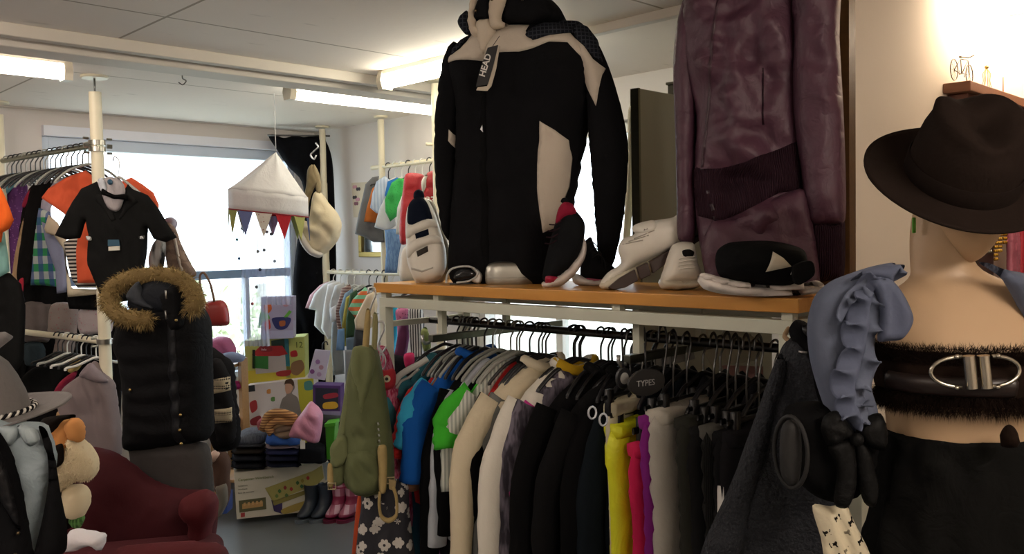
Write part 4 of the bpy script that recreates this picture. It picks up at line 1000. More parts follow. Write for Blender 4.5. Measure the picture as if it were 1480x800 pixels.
# fur belt worn as a bandeau
random.seed(5)
fb = thing('fur_belt', 'wide dark brown fur belt with silver double-ring buckle round the bust of the mannequin', 'belt', mp(0, 0, 1.28))
FUR = M('1f1510', 'velvet', '16100c')
def ringsec(z0, z1, g, n=6):
    return [(mp(.01, -.012+g*0, z0+(z1-z0)*k/n), 1, 1, 1) for k in range(n+1)]
def bust(z):
    S = [(1.18, .142, .10, 0), (1.27, .155, .118, -.012), (1.34, .163, .128, -.02), (1.39, .168, .112, -.008), (1.43, .172, .092, .005)]
    for a, b_ in zip(S, S[1:]):
        if z <= b_[0]:
            k = max(0, (z-a[0])/(b_[0]-a[0])); return [a[i]*(1-k)+b_[i]*k for i in (1, 2, 3)]
    return S[-1][1:]
def bandloft(name, z0, z1, grow, mat, parent, a0=0, a1=2*math.pi, n=8, seg=64):
    vs = []; fs = []; full = abs(a1-a0-2*math.pi) < .01
    for j in range(n+1):
        z = z0+(z1-z0)*j/n; w_, d_, dy = bust(z); gg = grow*(1-(2*j/n-1)**4*.7)
        for i in range(seg if full else seg+1):
            an = a0+(a1-a0)*i/seg; vs.append(mp(.01+(w_+gg)*math.cos(an), dy+(d_+gg)*math.sin(an), z))
    m_ = seg if full else seg+1
    for j in range(n):
        for i in range(seg): l = (i+1) % m_; fs.append((j*m_+i, j*m_+l, (j+1)*m_+l, (j+1)*m_+i))
    o = link(name, vs, fs, mat, parent); q = o.modifiers.new('solid', 'SOLIDIFY'); q.thickness = .004; return o
bandloft('fur_band', 1.287, 1.383, .016, FUR, fb)
anc = []
random.seed(5)
for _ in range(26000):
    an = random.uniform(math.pi*.95, math.pi*2.05); z = random.choice([random.gauss(1.376, .010), random.gauss(1.295, .011), random.uniform(1.29, 1.38)])
    z = min(1.388, max(1.280, z)); w_, d_, dy = bust(z); ee = 1 if z > 1.335 else -1
    k = abs(z-1.335)/.05
    if k < .5: continue
    anc.append((mp(.01+(w_+.014)*math.cos(an), dy+(d_+.014)*math.sin(an), z), RH*math.cos(an)*.5+FH*math.sin(an)*.5+Vector((0, 0, ee*1.0*k))))
o = blades('fur_pile', anc, .019, FUR, fb, wd=.00035, jit=.6); o['kind'] = 'stuff'
bandloft('leather_strap', 1.302, 1.350, .026, M('241a16', 'leather', '1b1310', .38), fb, math.pi*1.08, math.pi*1.5, 4, 40)
BUK = M('c2bcae', 'metal', rough=.22)
PB = Plane(mp(.01, -.02-.128-.034, 1.325), RH, -FH)
bc = PB.uv(1413, 537)
for s in (-1, 1):
    MB().tube([PB.p(bc[0]+s*.0125-.003, bc[1]+.028, .0), PB.p(bc[0]+s*.0125+.003, bc[1]-.028, .0)], .010, 20).out('buckle_bar', BUK, fb, sh=40)
    pts = [PB.p(bc[0]+s*(.026+.050*math.sin(math.pi*k/12)), bc[1]+.026*math.cos(math.pi*k/12), -.002-.006*math.sin(math.pi*k/12)) for k in range(13)]
    MB().tube(pts, .0036, 12).out('buckle_ring', BUK, fb)
    for v_ in (-1, 1): MB().ball(PB.p(bc[0]+s*.035, bc[1]+v_*.0265, 0), (.006, .0045, .0045), 12).out('buckle_bead', BUK, fb)

# blouse with ruffles over the shoulders
BL = M('5b6274', 'cloth', '4e5566'); BLd = M('565d71', 'cloth', '4a5063')
bz = thing('ruffled_blouse', 'open dusty blue blouse with ruffled front on the shoulders of the mannequin', 'blouse', mp(-.1, 0, 1.2))
P = pl(1250, 480, 1.58, -8)
inflate('left_front', [(1296, 380), (1262, 385), (1228, 396), (1200, 408), (1178, 430), (1168, 470), (1172, 520), (1186, 570), (1206, 620), (1228, 648), (1262, 640), (1272, 600), (1262, 560), (1266, 500), (1274, 430), (1290, 400)], P, .04, BL, bz, w=.05, off=-.01, fold=(.005, .035, 22, .010), res=.008)
inflate('ruffle', [(1246, 404), (1262, 398), (1278, 402), (1292, 418), (1304, 440), (1309, 458), (1303, 474), (1292, 486), (1276, 488), (1258, 487), (1262, 450), (1256, 425)], P, .02, BLd, bz, w=.010, off=.045, fold=(.009, .032, 10, .006), res=.008, sm=True)
def ruffle(path, wd, amp, waves, P, off, mat, parent, ph=0, side=1):
    q = spline([Vector(P.uv(*a[:2])) for a in path], 10, False); n = len(q); rows = 9; vs = []; acc = 0
    for i, p in enumerate(q):
        t_ = (q[min(i+1, n-1)]-q[max(i-1, 0)]).normalized(); nr = Vector((t_.y, -t_.x))*-side; k = i/(n-1)
        w_ = wd*(.55+.45*abs(math.sin(waves*math.pi*k*.5+ph+.6)))*min(1, .3+4*k, .3+4*(1-k))
        for j in range(rows):
            r = j/(rows-1); a = waves*2*math.pi*k+ph
            c = p+nr*w_*r+t_*(.012*r*math.cos(a))
            vs.append(P.p(c.x, c.y, off+amp*r*math.sin(a)+.008*r*(1-r)))
    fs = [(i*rows+j, i*rows+j+1, (i+1)*rows+j+1, (i+1)*rows+j) for i in range(n-1) for j in range(rows-1)]
    o = link('ruffle', vs, fs, mat, parent); o.modifiers.new('s', 'SOLIDIFY').thickness = .0025; return o
pa = [(1262, 398), (1248, 430), (1244, 470), (1236, 510), (1226, 550), (1228, 578), (1238, 602)]
ruffle(pa, .042, .020, 7, P, .050, BLd, bz, .4, -1)
ruffle([(x-4, y+4) for x, y in pa], .036, .018, 6, P, .044, BL, bz, 2.1, 1)
ruffle([(1290, 384), (1262, 396), (1236, 404), (1212, 424), (1200, 452)], .03, .012, 4, P, .045, BL, bz, 1.0, 1)
inflate('shoulder_yoke', [(1290, 381), (1299, 382), (1296, 390), (1284, 400), (1283, 416), (1270, 404), (1240, 400), (1222, 404), (1244, 388), (1272, 382)], P, .018, BLd, bz, w=.018, off=.035, fold=(.004, .03, 60, .004), res=.008)
P = pl(1450, 420, 1.60, 8)
inflate('right_front', [(1404, 379), (1420, 380), (1440, 388), (1480, 396), (1540, 410), (1560, 520), (1500, 560), (1482, 496), (1474, 468), (1462, 442), (1446, 414), (1430, 396)], P, .022, BL, bz, w=.022, off=.02, fold=(.006, .05, -30, .008), res=.012)

# ------------------------------------------------------------------ wall ledge and its ornaments
lg = thing('wall_ledge', 'reddish brown wooden ledge with moulded edge on the right-hand wall', 'shelf', (3.6, 1.02, 2.02))
LW = M('7d5238', 'wood', '6a4430', .45)
box('ledge_board', (3.06, .965, 2.05), (5.2, 1.05, 2.083), LW, lg, bev=.003)
box('moulding', (3.1, .985, 2.005), (5.2, 1.05, 2.05), M('5d3526', 'wood', '4d2a1e'), lg, bev=.004)
LZ = 2.083
def ledge(px): return on_axis(px, 110, 1, 1.005).x
bx0 = ledge(1379); bx1 = ledge(1401); 
t = thing('bicycle_ornament', 'tiny wire bicycle ornament at the left end of the wooden ledge', 'ornament', ((bx0+bx1)/2, 1.0, LZ))
WR = M('4d443c', 'metal'); r = .034; y0 = 1.005
for x in (bx0, bx1):
    wh = MB().tube([(x+r*math.cos(a), y0, LZ+r+.001+r*math.sin(a)) for a in [2*math.pi*k/24 for k in range(24)]], .0016, 6, closed=True).out('wheel', WR, t)
    for k in range(4): a = k*math.pi/4; MB().tube([(x-r*math.cos(a), y0, LZ+r-r*math.sin(a)), (x+r*math.cos(a), y0, LZ+r+r*math.sin(a))], .0005, 4).out('spoke', WR, wh)
mxx = (bx0+bx1)/2; A_ = (bx0, y0, LZ+r); B_ = (bx1, y0, LZ+r); S_ = (mxx-.012, y0, LZ+.078); Hh = (bx1-.014, y0, LZ+.082); K_ = (mxx-.002, y0, LZ+.03)
for nm, a, b_ in (('seat_tube', S_, K_), ('top_tube', S_, Hh), ('down_tube', Hh, K_), ('chain_stay', A_, K_), ('seat_stay', A_, S_), ('fork', Hh, B_)): MB().tube([a, b_], .0016, 6).out(nm, WR, t)
MB().tube([(Hh[0], y0-.02, LZ+.096), (Hh[0]+.003, y0, LZ+.09), (Hh[0], y0+.02, LZ+.096)], .0016, 6).out('handlebar', WR, t)
MB().ball((S_[0], y0, LZ+.084), (.011, .005, .003), 10).out('saddle', WR, t)
MB().tube([(K_[0], y0-.008, K_[2]-.012), (K_[0], y0-.008, K_[2]), (K_[0], y0+.008, K_[2]), (K_[0], y0+.008, K_[2]+.012)], .0013, 6).out('crank', WR, t)
x = ledge(1426); t = thing('wire_figure', 'gold wire figure ornament to the right of the tiny bicycle', 'ornament', (x, 1.005, LZ))
GW = M('b89a5a', 'metal')
for k in range(6):
    a = k*math.pi/3; MB().tube(spline([(x+.022*math.cos(a), 1.005+.018*math.sin(a), LZ), (x+.012*math.cos(a), 1.005+.01*math.sin(a), LZ+.035), (x+.014*math.cos(a), 1.005+.012*math.sin(a), LZ+.06), (x+.003*math.cos(a), 1.005, LZ+.078)], 3, False), .0011, 5).out('wire', GW, t)
MB().ball((x, 1.005, LZ+.083), .007, 10).out('head', GW, t)
x = ledge(1450); t = thing('thin_candle', 'thin reddish taper candle on the ledge, rightmost ornament', 'candle', (x, 1.005, LZ))
MB().tube([(x, 1.005, LZ+.008), (x, 1.005, LZ+.07)], .0022, 8).out('wax_stick', M('b56a52', 'plastic'), t); MB().lathe([(.010, 0), (.010, .004), (.004, .009)], (x, 1.005, LZ), 14).out('holder', GW, t)

# necklaces and pink garments on the wall below the ledge
x = on_axis(1430, 360, 1, 1.0).x
o = MB().tube([(x-.25, 1.012, 1.92), (x+1.6, 1.012, 1.92)], .006, 8).out('display_rail', chrome, sh=40); tag(o, 'thin metal rail under the ledge carrying necklaces and scarves', 'rail')
for k, (px, c, n) in enumerate(((1419, 'b9b4a4', 26), (1427, '9f9a8c', 28), (1436, 'c89a3f', 30), (1442, 'caa04a', 28), (1449, 'b8892f', 26))):
    q = on_axis(px, 360, 1, 1.0).x; lab = ['string of small silver beads nearest the neck of the mannequin', 'string of grey pearls between the silver and gold necklaces', 'string of gold beads, leftmost of the gold necklaces', 'string of pale gold beads, middle one of the gold necklaces', 'string of gold beads next to the pink scarf'][k]
    t = thing('bead_necklace', lab, 'necklace', (q, .992, 1.3), 'bead necklaces under the ledge')
    b = MB()
    for s in (-1, 1):
        for i in range(n): b.ball((q+s*.011*min(1, i/3), .992, 1.915-i*.0145), .0062, 8)
    b.out('beads', M(c, 'metal', rough=.3), t)
for k, (px, c, lab) in enumerate(((1458, 'a5596c', 'dusty pink scarf right of the gold beads'), (1472, 'a82738', 'red scarf at the right edge under the ledge'), (1492, 'c06a80', 'pink scarf just past the red one'))):
    q = on_axis(px, 360, 1, 1.0).x; P = Plane((q, .985, 1.6), (1, 0, 0), (0, -1, 0))
    o = inflate('scarf', [(-.04, .32), (.04, .32), (.045, 0), (.05, -.4), (-.05, -.4), (-.045, 0)], P, .014, M(c, 'satin'), px=False, w=.02, fold=(.006, .03, 0, .004)); tag(o, lab, 'scarf')
o = box('notice_frame', (on_axis(1405, 360, 1, 1.05).x, 1.03, 1.25), (on_axis(1425, 360, 1, 1.05).x+.02, 1.048, 1.62), M('3a2b22', 'wood')); tag(o, 'dark wooden strip on the wall behind the mannequin neck', 'board')

# ------------------------------------------------------------------ hanging things at the near end of the rack
hkp = on_axis(1128, 458, 0, 1.86)
def shook(x, y, z, label):
    t = thing('s_hook', label, 'hook', (x, y, z-.06))
    pts = spline([(x, y-.0, z-.022), (x-.012, y-.01, z-.005), (x, y-.012, z+.012), (x+.014, y-.006, z), (x+.006, y-.004, z-.03), (x-.010, y-.006, z-.055), (x-.002, y-.008, z-.07), (x+.012, y-.01, z-.06)], 4, False)
    MB().tube(pts, .0028, 8).out('hook_wire', chrome, t); return t
q = at(1142, 468, 1.93); shook(q.x, q.y, q.z, 'silver hook on the near corner of the steel rack above the boucle coat')
P = pl(1110, 620, 1.84, -15)
t = thing('boucle_coat', 'long charcoal boucle coat hanging from the near corner of the steel rack', 'coat', P.O)
BO = M('2a2c31', 'boucle', '1b1c20')
inflate('coat_body', [(1132, 498), (1146, 486), (1164, 492), (1186, 530), (1200, 600), (1215, 700), (1230, 815), (1100, 825), (1012, 818), (1024, 780), (1050, 720), (1074, 650), (1096, 590), (1112, 545), (1124, 515)], P, .06, BO, t, w=.06, fold=(.014, .11, 22, .018), res=.012)
inflate('coat_sleeve', [(1128, 506), (1118, 520), (1100, 570), (1080, 630), (1052, 700), (1020, 770), (1010, 820), (1060, 822), (1084, 740), (1104, 660), (1120, 590), (1134, 530)], P, .035, BO, t, w=.035, off=.05, fold=(.006, .08, 60, .014), res=.012)
MB().tube(spline([at(1140, 474, 1.85), at(1134, 486, 1.83), at(1146, 494, 1.82), at(1154, 482, 1.84), at(1144, 472, 1.86)], 4, False), .005, 8).out('hang_loop', M('a98f70', 'cloth'), t)
t = thing('black_waistcoat', 'limp black jacket hanging between the boucle coat and the blue blouse', 'jacket', at(1190, 560, 1.80))
P = pl(1190, 560, 1.80, -10)
inflate('jacket_body', [(1140, 478), (1150, 462), (1166, 466), (1186, 484), (1204, 520), (1226, 570), (1250, 620), (1240, 680), (1200, 690), (1170, 640), (1156, 570), (1150, 510)], P, .035, M('101012'), t, w=.035, fold=(.008, .04, 15, .01), res=.012)
inflate('strap', [(1158, 466), (1180, 480), (1196, 520), (1214, 580), (1206, 590), (1190, 545), (1172, 495), (1156, 476)], P, .01, M('18181a', 'leather'), t, w=.01, off=.04, fold=(0, 1, 0, .002))
MB().tube([P.p(*P.uv(1150, 504), .04), P.p(*P.uv(1162, 506), .04)], .003, 8).out('zip_pull', chrome, t)
t = thing('black_bonnet', 'black hat with a stiff leather rim and large ribbon bow before the skirt', 'hat', at(1190, 650, 1.66))
P = pl(1190, 655, 1.60, 0)
BB = M('0e0e0e', 'satin', '0b0b0b', .6)
inflate('crown', [(1140, 592), (1176, 582), (1220, 586), (1262, 596), (1276, 640), (1262, 700), (1226, 730), (1186, 722), (1150, 690), (1134, 640)], P, .05, M('0d0d0e'), t, w=.05, off=-.02, fold=(.006, .06, 40, .01), res=.012)
pts = [P.p(*P.uv(1134+16*math.cos(a)*1.0+10*math.sin(a)*0, 646+50*math.sin(a)), .035+.03*math.cos(a)) for a in [2*math.pi*k/28 for k in range(28)]]
MB().tube(pts, .004, 10, closed=True).out('leather_rim', M('0c0b0b', 'leather', '090908', .7), t)
inflate('inner_band', [(1118, 650), (1121, 612), (1132, 600), (1146, 606), (1150, 650), (1145, 690), (1132, 694), (1121, 680)], P, .012, M('0d0c0c', 'leather', '0a0a09', .7), t, w=.012, off=.035, fold=(0, 1, 0, .002))
inflate('bow_loop', [(1178, 594), (1196, 586), (1214, 606), (1222, 622), (1206, 628), (1184, 636), (1174, 614)], P, .02, BB, t, w=.02, off=.045, fold=(.006, .02, 80, .004), res=.008)
inflate('bow_loop', [(1222, 618), (1236, 596), (1258, 590), (1268, 618), (1262, 642), (1240, 636)], P, .02, BB, t, w=.02, off=.045, fold=(.006, .02, 80, .004), res=.008)
inflate('bow_tail', [(1184, 636), (1214, 624), (1222, 640), (1224, 690), (1212, 722), (1192, 716), (1196, 670)], P, .014, BB, t, w=.014, off=.045, fold=(.005, .02, 0, .004), res=.008)
inflate('bow_tail', [(1222, 632), (1240, 634), (1256, 690), (1252, 722), (1236, 716), (1226, 680)], P, .014, BB, t, w=.014, off=.04, fold=(.005, .02, 0, .004), res=.008)
MB().ball(P.p(*P.uv(1220, 624), .06), (.012, .012, .012), 12).out('bow_knot', BB, t)
P = pl(1215, 770, 1.60, 0)
t = thing('printed_scarf', 'cream scarf printed with black little dogs below the black bonnet', 'scarf', P.O)
sc = inflate('scarf_body', [(1174, 730), (1200, 731), (1222, 728), (1234, 752), (1262, 820), (1200, 826), (1186, 775)], P, .012, M('cfc6ac', 'cloth', 'c0b698'), t, w=.012, fold=(.005, .03, 20, .004), res=.008)
DOG = [(-6, 1), (-5, 4), (-3, 2), (2, 2), (4, 5), (6, 4), (5, 1), (4, -1), (5, -5), (3, -5), (2, -2), (-3, -2), (-3, -5), (-5, -5), (-5, -1)]
for k, (x, y) in enumerate(((1192, 766), (1207, 745), (1219, 766), (1201, 783), (1226, 748+2), (1220, 791), (1240, 778), (1206, 800), (1236, 798))):
    panel('dog_print', [(x+.9*(a*math.cos(.4)-b_*math.sin(.4)), y-.9*(a*math.sin(.4)+b_*math.cos(.4))) for a, b_ in DOG], sc, M('1a1714' if k % 3 != 2 else '7d7564'), t, lift=.0015, res=.004)
o = inflate('fur_pompon', [(1446, 628), (1450, 618), (1458, 613), (1466, 617), (1472, 628), (1472, 645), (1448, 645)], pl(1458, 628, 1.50), .014, FUR, w=.014, fold=(0, 1, 0, .006)); tag(o, 'small black fur pompon on top of the black skirt waist', 'pompon')
# ------------------------------------------------------------------ left foreground mannequin in hat, shirt and blazer
LC = at(-22, 590, 1.9); LB = Vector((LC.x, LC.y, 0))
lm_ = thing('mannequin', 'dressmaker bust at the left edge wearing the grey felt hat and black blazer', 'mannequin', LB)
def lp(dx, dy, z): return LB + RH*dx + FH*dy + Vector((0, 0, z))
loft('body', [(lp(0, 0, .55), .12, .09, 1), (lp(0, 0, .75), .13, .10, 1), (lp(0, 0, .9), .14, .105, 1), (lp(0, 0, 1.0), .15, .10, 1), (lp(0, 0, 1.06), .13, .075, .9), (lp(0, 0, 1.10), .06, .055, 1), (lp(0, 0, 1.16), .05, .05, 1), (lp(0, 0, 1.18), .065, .08, 1), (lp(0, 0, 1.22), .07, .08, 1), (lp(0, 0, 1.27), .05, .06, 1), (lp(0, 0, 1.30), .02, .03, 1)], M('b9a58c', 'skin'), lm_)
MB().tube([lp(0, 0, 0), lp(0, 0, .56)], .015, 12).out('stand_pole', chrome, lm_, sh=40)
MB().lathe([(.15, 0), (.15, .008), (.02, .02)], lp(0, 0, 0), 28).out('stand_base', chrome, lm_, sh=40)
gt, GR = hat('felt_hat', 'tall grey felt hat with black and white twisted cord on the left edge', lp(0, 0, 1.235), .176, .155, (.090, .095), .18, M('6f6b69', 'cloth', '5f5b59'), 4, 0, dent=.018, up=.016, tip=-3, slope=.62)
n = 90
for ph, c in ((0, 'e6e2d8'), (math.pi, '17171a')):
    pts = [lp(0, 0, 1.246)+GR@Vector((.096*math.cos(a)+.003*math.cos(a)*math.cos(a*34+ph), .100*math.sin(a)+.003*math.sin(a)*math.cos(a*34+ph), .003*math.sin(a*34+ph))) for a in [2*math.pi*k/360 for k in range(360)]]
    MB().tube(pts, .003, 6, closed=True).out('twisted_cord', M(c, 'cloth'), gt)
sh_ = thing('dress_shirt', 'pale blue satin shirt worn open-collared under the black blazer at the left edge', 'shirt', lp(.05, -.1, .7))
P = pl(40, 700, 1.80, 8)
inflate('shirt_front', [(-60, 606), (10, 612), (40, 610), (66, 616), (80, 660), (74, 700), (62, 750), (58, 780), (80, 810), (70, 830), (-60, 830)], P, .035, M('8d9ba0', 'satin', '82909a', .45), sh_, w=.04, off=-.01, fold=(.006, .05, 18, .010), res=.010)
inflate('collar_wing', [(34, 610), (58, 613), (66, 630), (52, 640), (40, 628)], P, .008, M('98a5a9', 'satin'), sh_, w=.008, off=.03, fold=(.001, .05, 0, .002))
inflate('collar_wing', [(8, 612), (32, 612), (34, 626), (22, 640), (12, 628)], P, .008, M('98a5a9', 'satin'), sh_, w=.008, off=.03, fold=(.001, .05, 0, .002))
bl = thing('blazer', 'black blazer with pale blue pocket square on the left-hand bust', 'blazer', lp(0, -.1, .6))
BZ = M('141416', 'cloth', '101011')
inflate('left_front', [(-80, 640), (-10, 610), (6, 614), (24, 640), (40, 690), (50, 740), (58, 790), (62, 840), (-80, 840)], P, .04, BZ, bl, w=.04, off=.035, fold=(.004, .1, 10, .008), res=.014)
inflate('right_front', [(64, 612), (76, 618), (88, 660), (96, 710), (104, 750), (104, 785), (92, 800), (86, 840), (50, 840), (58, 790), (70, 740), (78, 690), (76, 650)], P, .035, BZ, bl, w=.035, off=.03, fold=(.004, .1, 10, .008), res=.014)
inflate('lapel', [(6, 614), (22, 640), (38, 690), (50, 745), (44, 746), (28, 720), (12, 690), (4, 650)], P, .01, M('1a1a1c', 'satin'), bl, w=.01, off=.07, fold=(0, .1, 0, .002))
inflate('pocket_square', [(-6, 655), (2, 652), (14, 694), (4, 700), (-6, 700)], P, .006, M('a9b8bd', 'satin'), bl, w=.006, off=.078, fold=(.001, .02, 0, .002))
for q in ((49, 752), (45, 782)): MB().ball(P.p(*P.uv(*q), .078), (.004, .004, .004), 8).out('button', M('7a6a50', 'metal'), bl)

# ------------------------------------------------------------------ red velvet armchair
RV = M('3d0a12', 'velvet', '300810', .8); RV2 = M('4a0d14', 'velvet', '3a0a10', .8)
ac = at(225, 760, 3.2)
ch = thing('velvet_armchair', 'dark red velvet armchair with rounded back and rolled arm', 'armchair', (ac.x, ac.y, 0))
def block(name, C, hx, hy, z0, z1, r, mat, parent, turn=0, bump=.0):
    a = math.radians(turn); u = RH*math.cos(a)+FH*math.sin(a); v_ = FH*math.cos(a)-RH*math.sin(a)
    b = MB(); b.box((-hx, -hy, z0), (hx, hy, z1)); vs = [Vector((C[0], C[1], 0))+u*q.x+v_*q.y+Vector((0, 0, q.z)) for q in b.v]
    o = link(name, vs, b.f, mat, parent); bv = o.modifiers.new('bevel', 'BEVEL'); bv.width = r; bv.segments = 6; bv.limit_method = 'ANGLE'; return o
P = pl(225, 760, 3.45, 12)
inflate('backrest', [(40, 700), (90, 655), (130, 645), (165, 652), (190, 668), (225, 694), (262, 706), (300, 708), (314, 724), (314, 760), (306, 800), (300, 860), (60, 860), (40, 800)], P, .10, RV, ch, w=.10, fold=(.003, .2, 0, .01), res=.02)
P2 = pl(225, 760, 3.3, 12)
inflate('rolled_arm', [(262, 722), (284, 710), (304, 708), (316, 722), (314, 744), (306, 770), (305, 870), (268, 870), (268, 790), (272, 760), (258, 740)], P2, .10, RV2, ch, w=.07, fold=(.002, .2, 0, .008), res=.018)
P3 = pl(225, 790, 2.95, 12)
inflate('front_arm', [(165, 800), (195, 788), (240, 784), (300, 783), (322, 788), (331, 800), (331, 830), (320, 900), (170, 900)], P3, .09, RV2, ch, w=.07, fold=(.002, .2, 0, .006), res=.02)
cc = at(170, 790, 3.1)
block('seat_cushion', (cc.x, cc.y), .34, .22, .36, .50, .05, RV, ch, 12); block('seat_base', (cc.x, cc.y), .34, .24, .08, .36, .02, RV, ch, 12)
for sx, sy in ((-.3, -.2), (.3, -.2), (-.3, .2), (.3, .2)):
    q = Vector((cc.x, cc.y, 0))+RH*sx+FH*sy; MB().lathe([(.018, 0), (.026, .09)], q, 12).out('foot', M('2b1a10', 'wood', '1c110a'), ch, sh=40)
o = inflate('folded_cloth', [(92, 794), (100, 768), (112, 765), (148, 772), (151, 782), (146, 796), (138, 788), (122, 790), (108, 796)], pl(122, 785, 2.8), .05, M('d4d0d4'), w=.03, fold=(.006, .05, 40, .012), res=.01); tag(o, 'crumpled white cloth with dark trim on the seat of the red armchair', 'cloth')

# plush toy: orange head with big ear, black cap and patch, cream beard
pt = thing('plush_toy', 'plush toy with orange face, round ear, black cap and cream beard on the red armchair', 'soft toy', at(105, 700, 2.92))
OR = M('b9804a', 'velvet', 'a8703c', .9); CR = M('cdbfa0', 'velvet', 'bfae8c', .9)
P = pl(100, 660, 2.92, 0)
inflate('head', [(60, 630), (72, 612), (90, 606), (108, 604), (118, 616), (118, 640), (112, 662), (96, 680), (78, 690), (62, 676)], P, .07, OR, pt, w=.05, fold=(.002, .06, 0, .004), res=.012)
inflate('ear', [(104, 610), (112, 600), (124, 600), (133, 612), (133, 628), (124, 634), (112, 630), (106, 620)], P, .03, OR, pt, w=.028, off=.05, fold=(0, .06, 0, .002), res=.01)
be = inflate('beard', [(84, 676), (92, 664), (106, 640), (106, 628), (118, 628), (134, 640), (146, 660), (146, 680), (136, 690), (120, 690), (104, 700), (94, 706), (86, 690)], P, .06, CR, pt, w=.05, off=.03, fold=(.002, .05, 0, .008), res=.010)
inflate('black_patch', [(88, 650), (98, 636), (110, 632), (112, 650), (110, 660), (96, 668), (90, 664)], P, .016, M('17120f', 'velvet'), pt, w=.016, off=.088, fold=(0, .1, 0, .002))
inflate('paw', [(96, 720), (98, 702), (110, 697), (124, 699), (133, 712), (132, 730), (124, 744), (108, 746), (98, 738)], P, .055, CR, pt, w=.045, off=.02, fold=(.001, .05, 0, .006), res=.010)
inflate('cap', [(66, 612), (74, 600), (92, 596), (118, 594), (119, 599), (104, 602), (96, 610), (92, 620), (78, 624), (70, 620)], P, .035, M('15110f', 'velvet'), pt, w=.03, off=.05, fold=(0, .1, 0, .003))
inflate('nose', [(76, 624), (84, 618), (92, 622), (94, 632), (88, 640), (78, 638)], P, .03, OR, pt, w=.02, off=.065, fold=(0, .1, 0, 0), res=.008)
MB().ball(P.p(*P.uv(84, 635), .098), (.010, .010, .010), 12).out('eye', M('120d0a', 'plastic', rough=.12), pt)
inflate('toy_body', [(62, 690), (90, 694), (108, 712), (104, 760), (70, 770), (56, 730)], P, .05, M('231c18', 'velvet'), pt, w=.04, off=-.02, fold=(0, .1, 0, .004))
inflate('green_wrap', [(104, 746), (126, 740), (124, 754), (116, 762), (108, 756)], P, .02, M('3c6a2a', 'plaid', '2a4d1e', c3='5d8a48', s=.2), pt, w=.015, off=.02, fold=(.002, .02, 0, .003))
anc = []; Pb, Hf, pb = o_field[be]; Q, F = fillpoly(pb, .0055); zz = Hf(Q); dd = segdist(Q, pb)
for (x, y), z, d in zip(Q, zz, dd):
    anc.append((Pb.p(x, y, z), Pb.N+Vector((random.uniform(-.5, .5), random.uniform(-.5, .5), -.4))))
o = blades('beard_pile', anc, .010, CR, be, wd=.0012, jit=.5, n_each=2); o['kind'] = 'stuff'

# ------------------------------------------------------------------ padded black gilet with fur hood over a grey skirt
vc = at(238, 600, 3.62)
st = thing('torso_stand', 'dark dress form under the fur-hooded gilet, standing behind the red armchair', 'mannequin', (vc.x, vc.y, 0))
MB().tube([(vc.x, vc.y, 0), (vc.x, vc.y, .8)], .016, 12).out('stand_pole', chrome, st, sh=40)
MB().lathe([(.16, 0), (.16, .01), (.02, .02)], (vc.x, vc.y, 0), 24).out('stand_base', chrome, st, sh=40)
loft('body', [(Vector((vc.x, vc.y, z)), a, b_, 1) for z, a, b_ in ((.78, .06, .05), (.85, .11, .08), (1.0, .12, .08), (1.2, .12, .08), (1.34, .09, .06), (1.40, .04, .04))], M('2a2624', 'cloth'), st)
P = pl(238, 560, 3.56, -6)
gs = thing('skirt', 'dark grey flared skirt below the black fur-hooded gilet', 'skirt', P.p(0, 0, -.5))
inflate('skirt_body', [(196, 640), (280, 636), (300, 650), (306, 700), (304, 722), (270, 728), (230, 738), (180, 740), (184, 700), (192, 660)], P, .07, M('3b3837', 'cloth', '33302f'), gs, w=.05, fold=(.012, .09, 12, .006), res=.014)
gv = thing('fur_hood_gilet', 'black padded sleeveless jacket with a brown fur-trimmed hood and gold snaps', 'gilet', P.p(0, 0, 0))
GV = M('0e0e10', 'satin', '0c0c0e', .85)
gb = inflate('gilet_body', [(186, 450), (178, 462), (172, 482), (171, 500), (178, 520), (184, 560), (185, 600), (188, 648), (240, 646), (280, 638), (303, 632), (304, 590), (303, 540), (302, 490), (300, 466), (292, 448), (270, 430), (220, 436)], P, .12, GV, gv, w=.09, fold=(.006, .075, 88, .010), res=.014)
inflate('hood', [(196, 440), (202, 420), (216, 406), (240, 400), (262, 402), (280, 412), (290, 430), (286, 450), (262, 458), (240, 456), (214, 456)], P, .09, M('1b1e24', 'satin', '16181c', .7), gv, w=.06, off=.03, fold=(.004, .07, 60, .010), res=.012)
inflate('hood_flap', [(204, 424), (222, 404), (232, 430), (246, 442), (232, 442), (214, 436)], P, .02, M('262b33', 'satin', rough=.7), gv, w=.02, off=.115, fold=(.002, .07, 0, .004))
inflate('stand_collar', [(250, 425), (262, 412), (278, 412), (284, 440), (282, 470), (266, 474), (256, 450)], P, .035, GV, gv, w=.03, off=.10, fold=(.002, .04, 88, .004))
# fur trim as a padded roll with pile
ring = [(232, 462), (246, 458), (232, 452), (212, 452), (192, 446), (181, 432), (180, 416), (192, 404), (212, 397), (236, 393), (260, 396), (282, 404), (296, 418), (304, 434), (296, 442), (286, 438)]
ring = [(247, 458), (234, 456), (214, 454), (196, 448), (182, 434), (180, 418), (192, 406), (212, 399), (236, 396), (260, 398), (282, 406), (296, 420), (304, 436), (294, 444)]
pts = [P.p(*P.uv(*q), w_) for q, w_ in zip(ring, (.155, .155, .15, .14, .12, .10, .08, .07, .06, .07, .08, .10, .12, .12))]
pts = spline(pts, 5, False); FT = M('7a6640', 'velvet', '5b4a2c', .9); FT2 = M('a08a58', 'velvet', '7d6a42', .9)
rr = [.022+.010*math.sin(min(1, k/8)*math.pi/2)*math.sin(min(1, (len(pts)-k)/8)*math.pi/2) for k in range(len(pts))]
fr = MB().tube(pts, rr, 12).out('fur_trim', FT, gv)
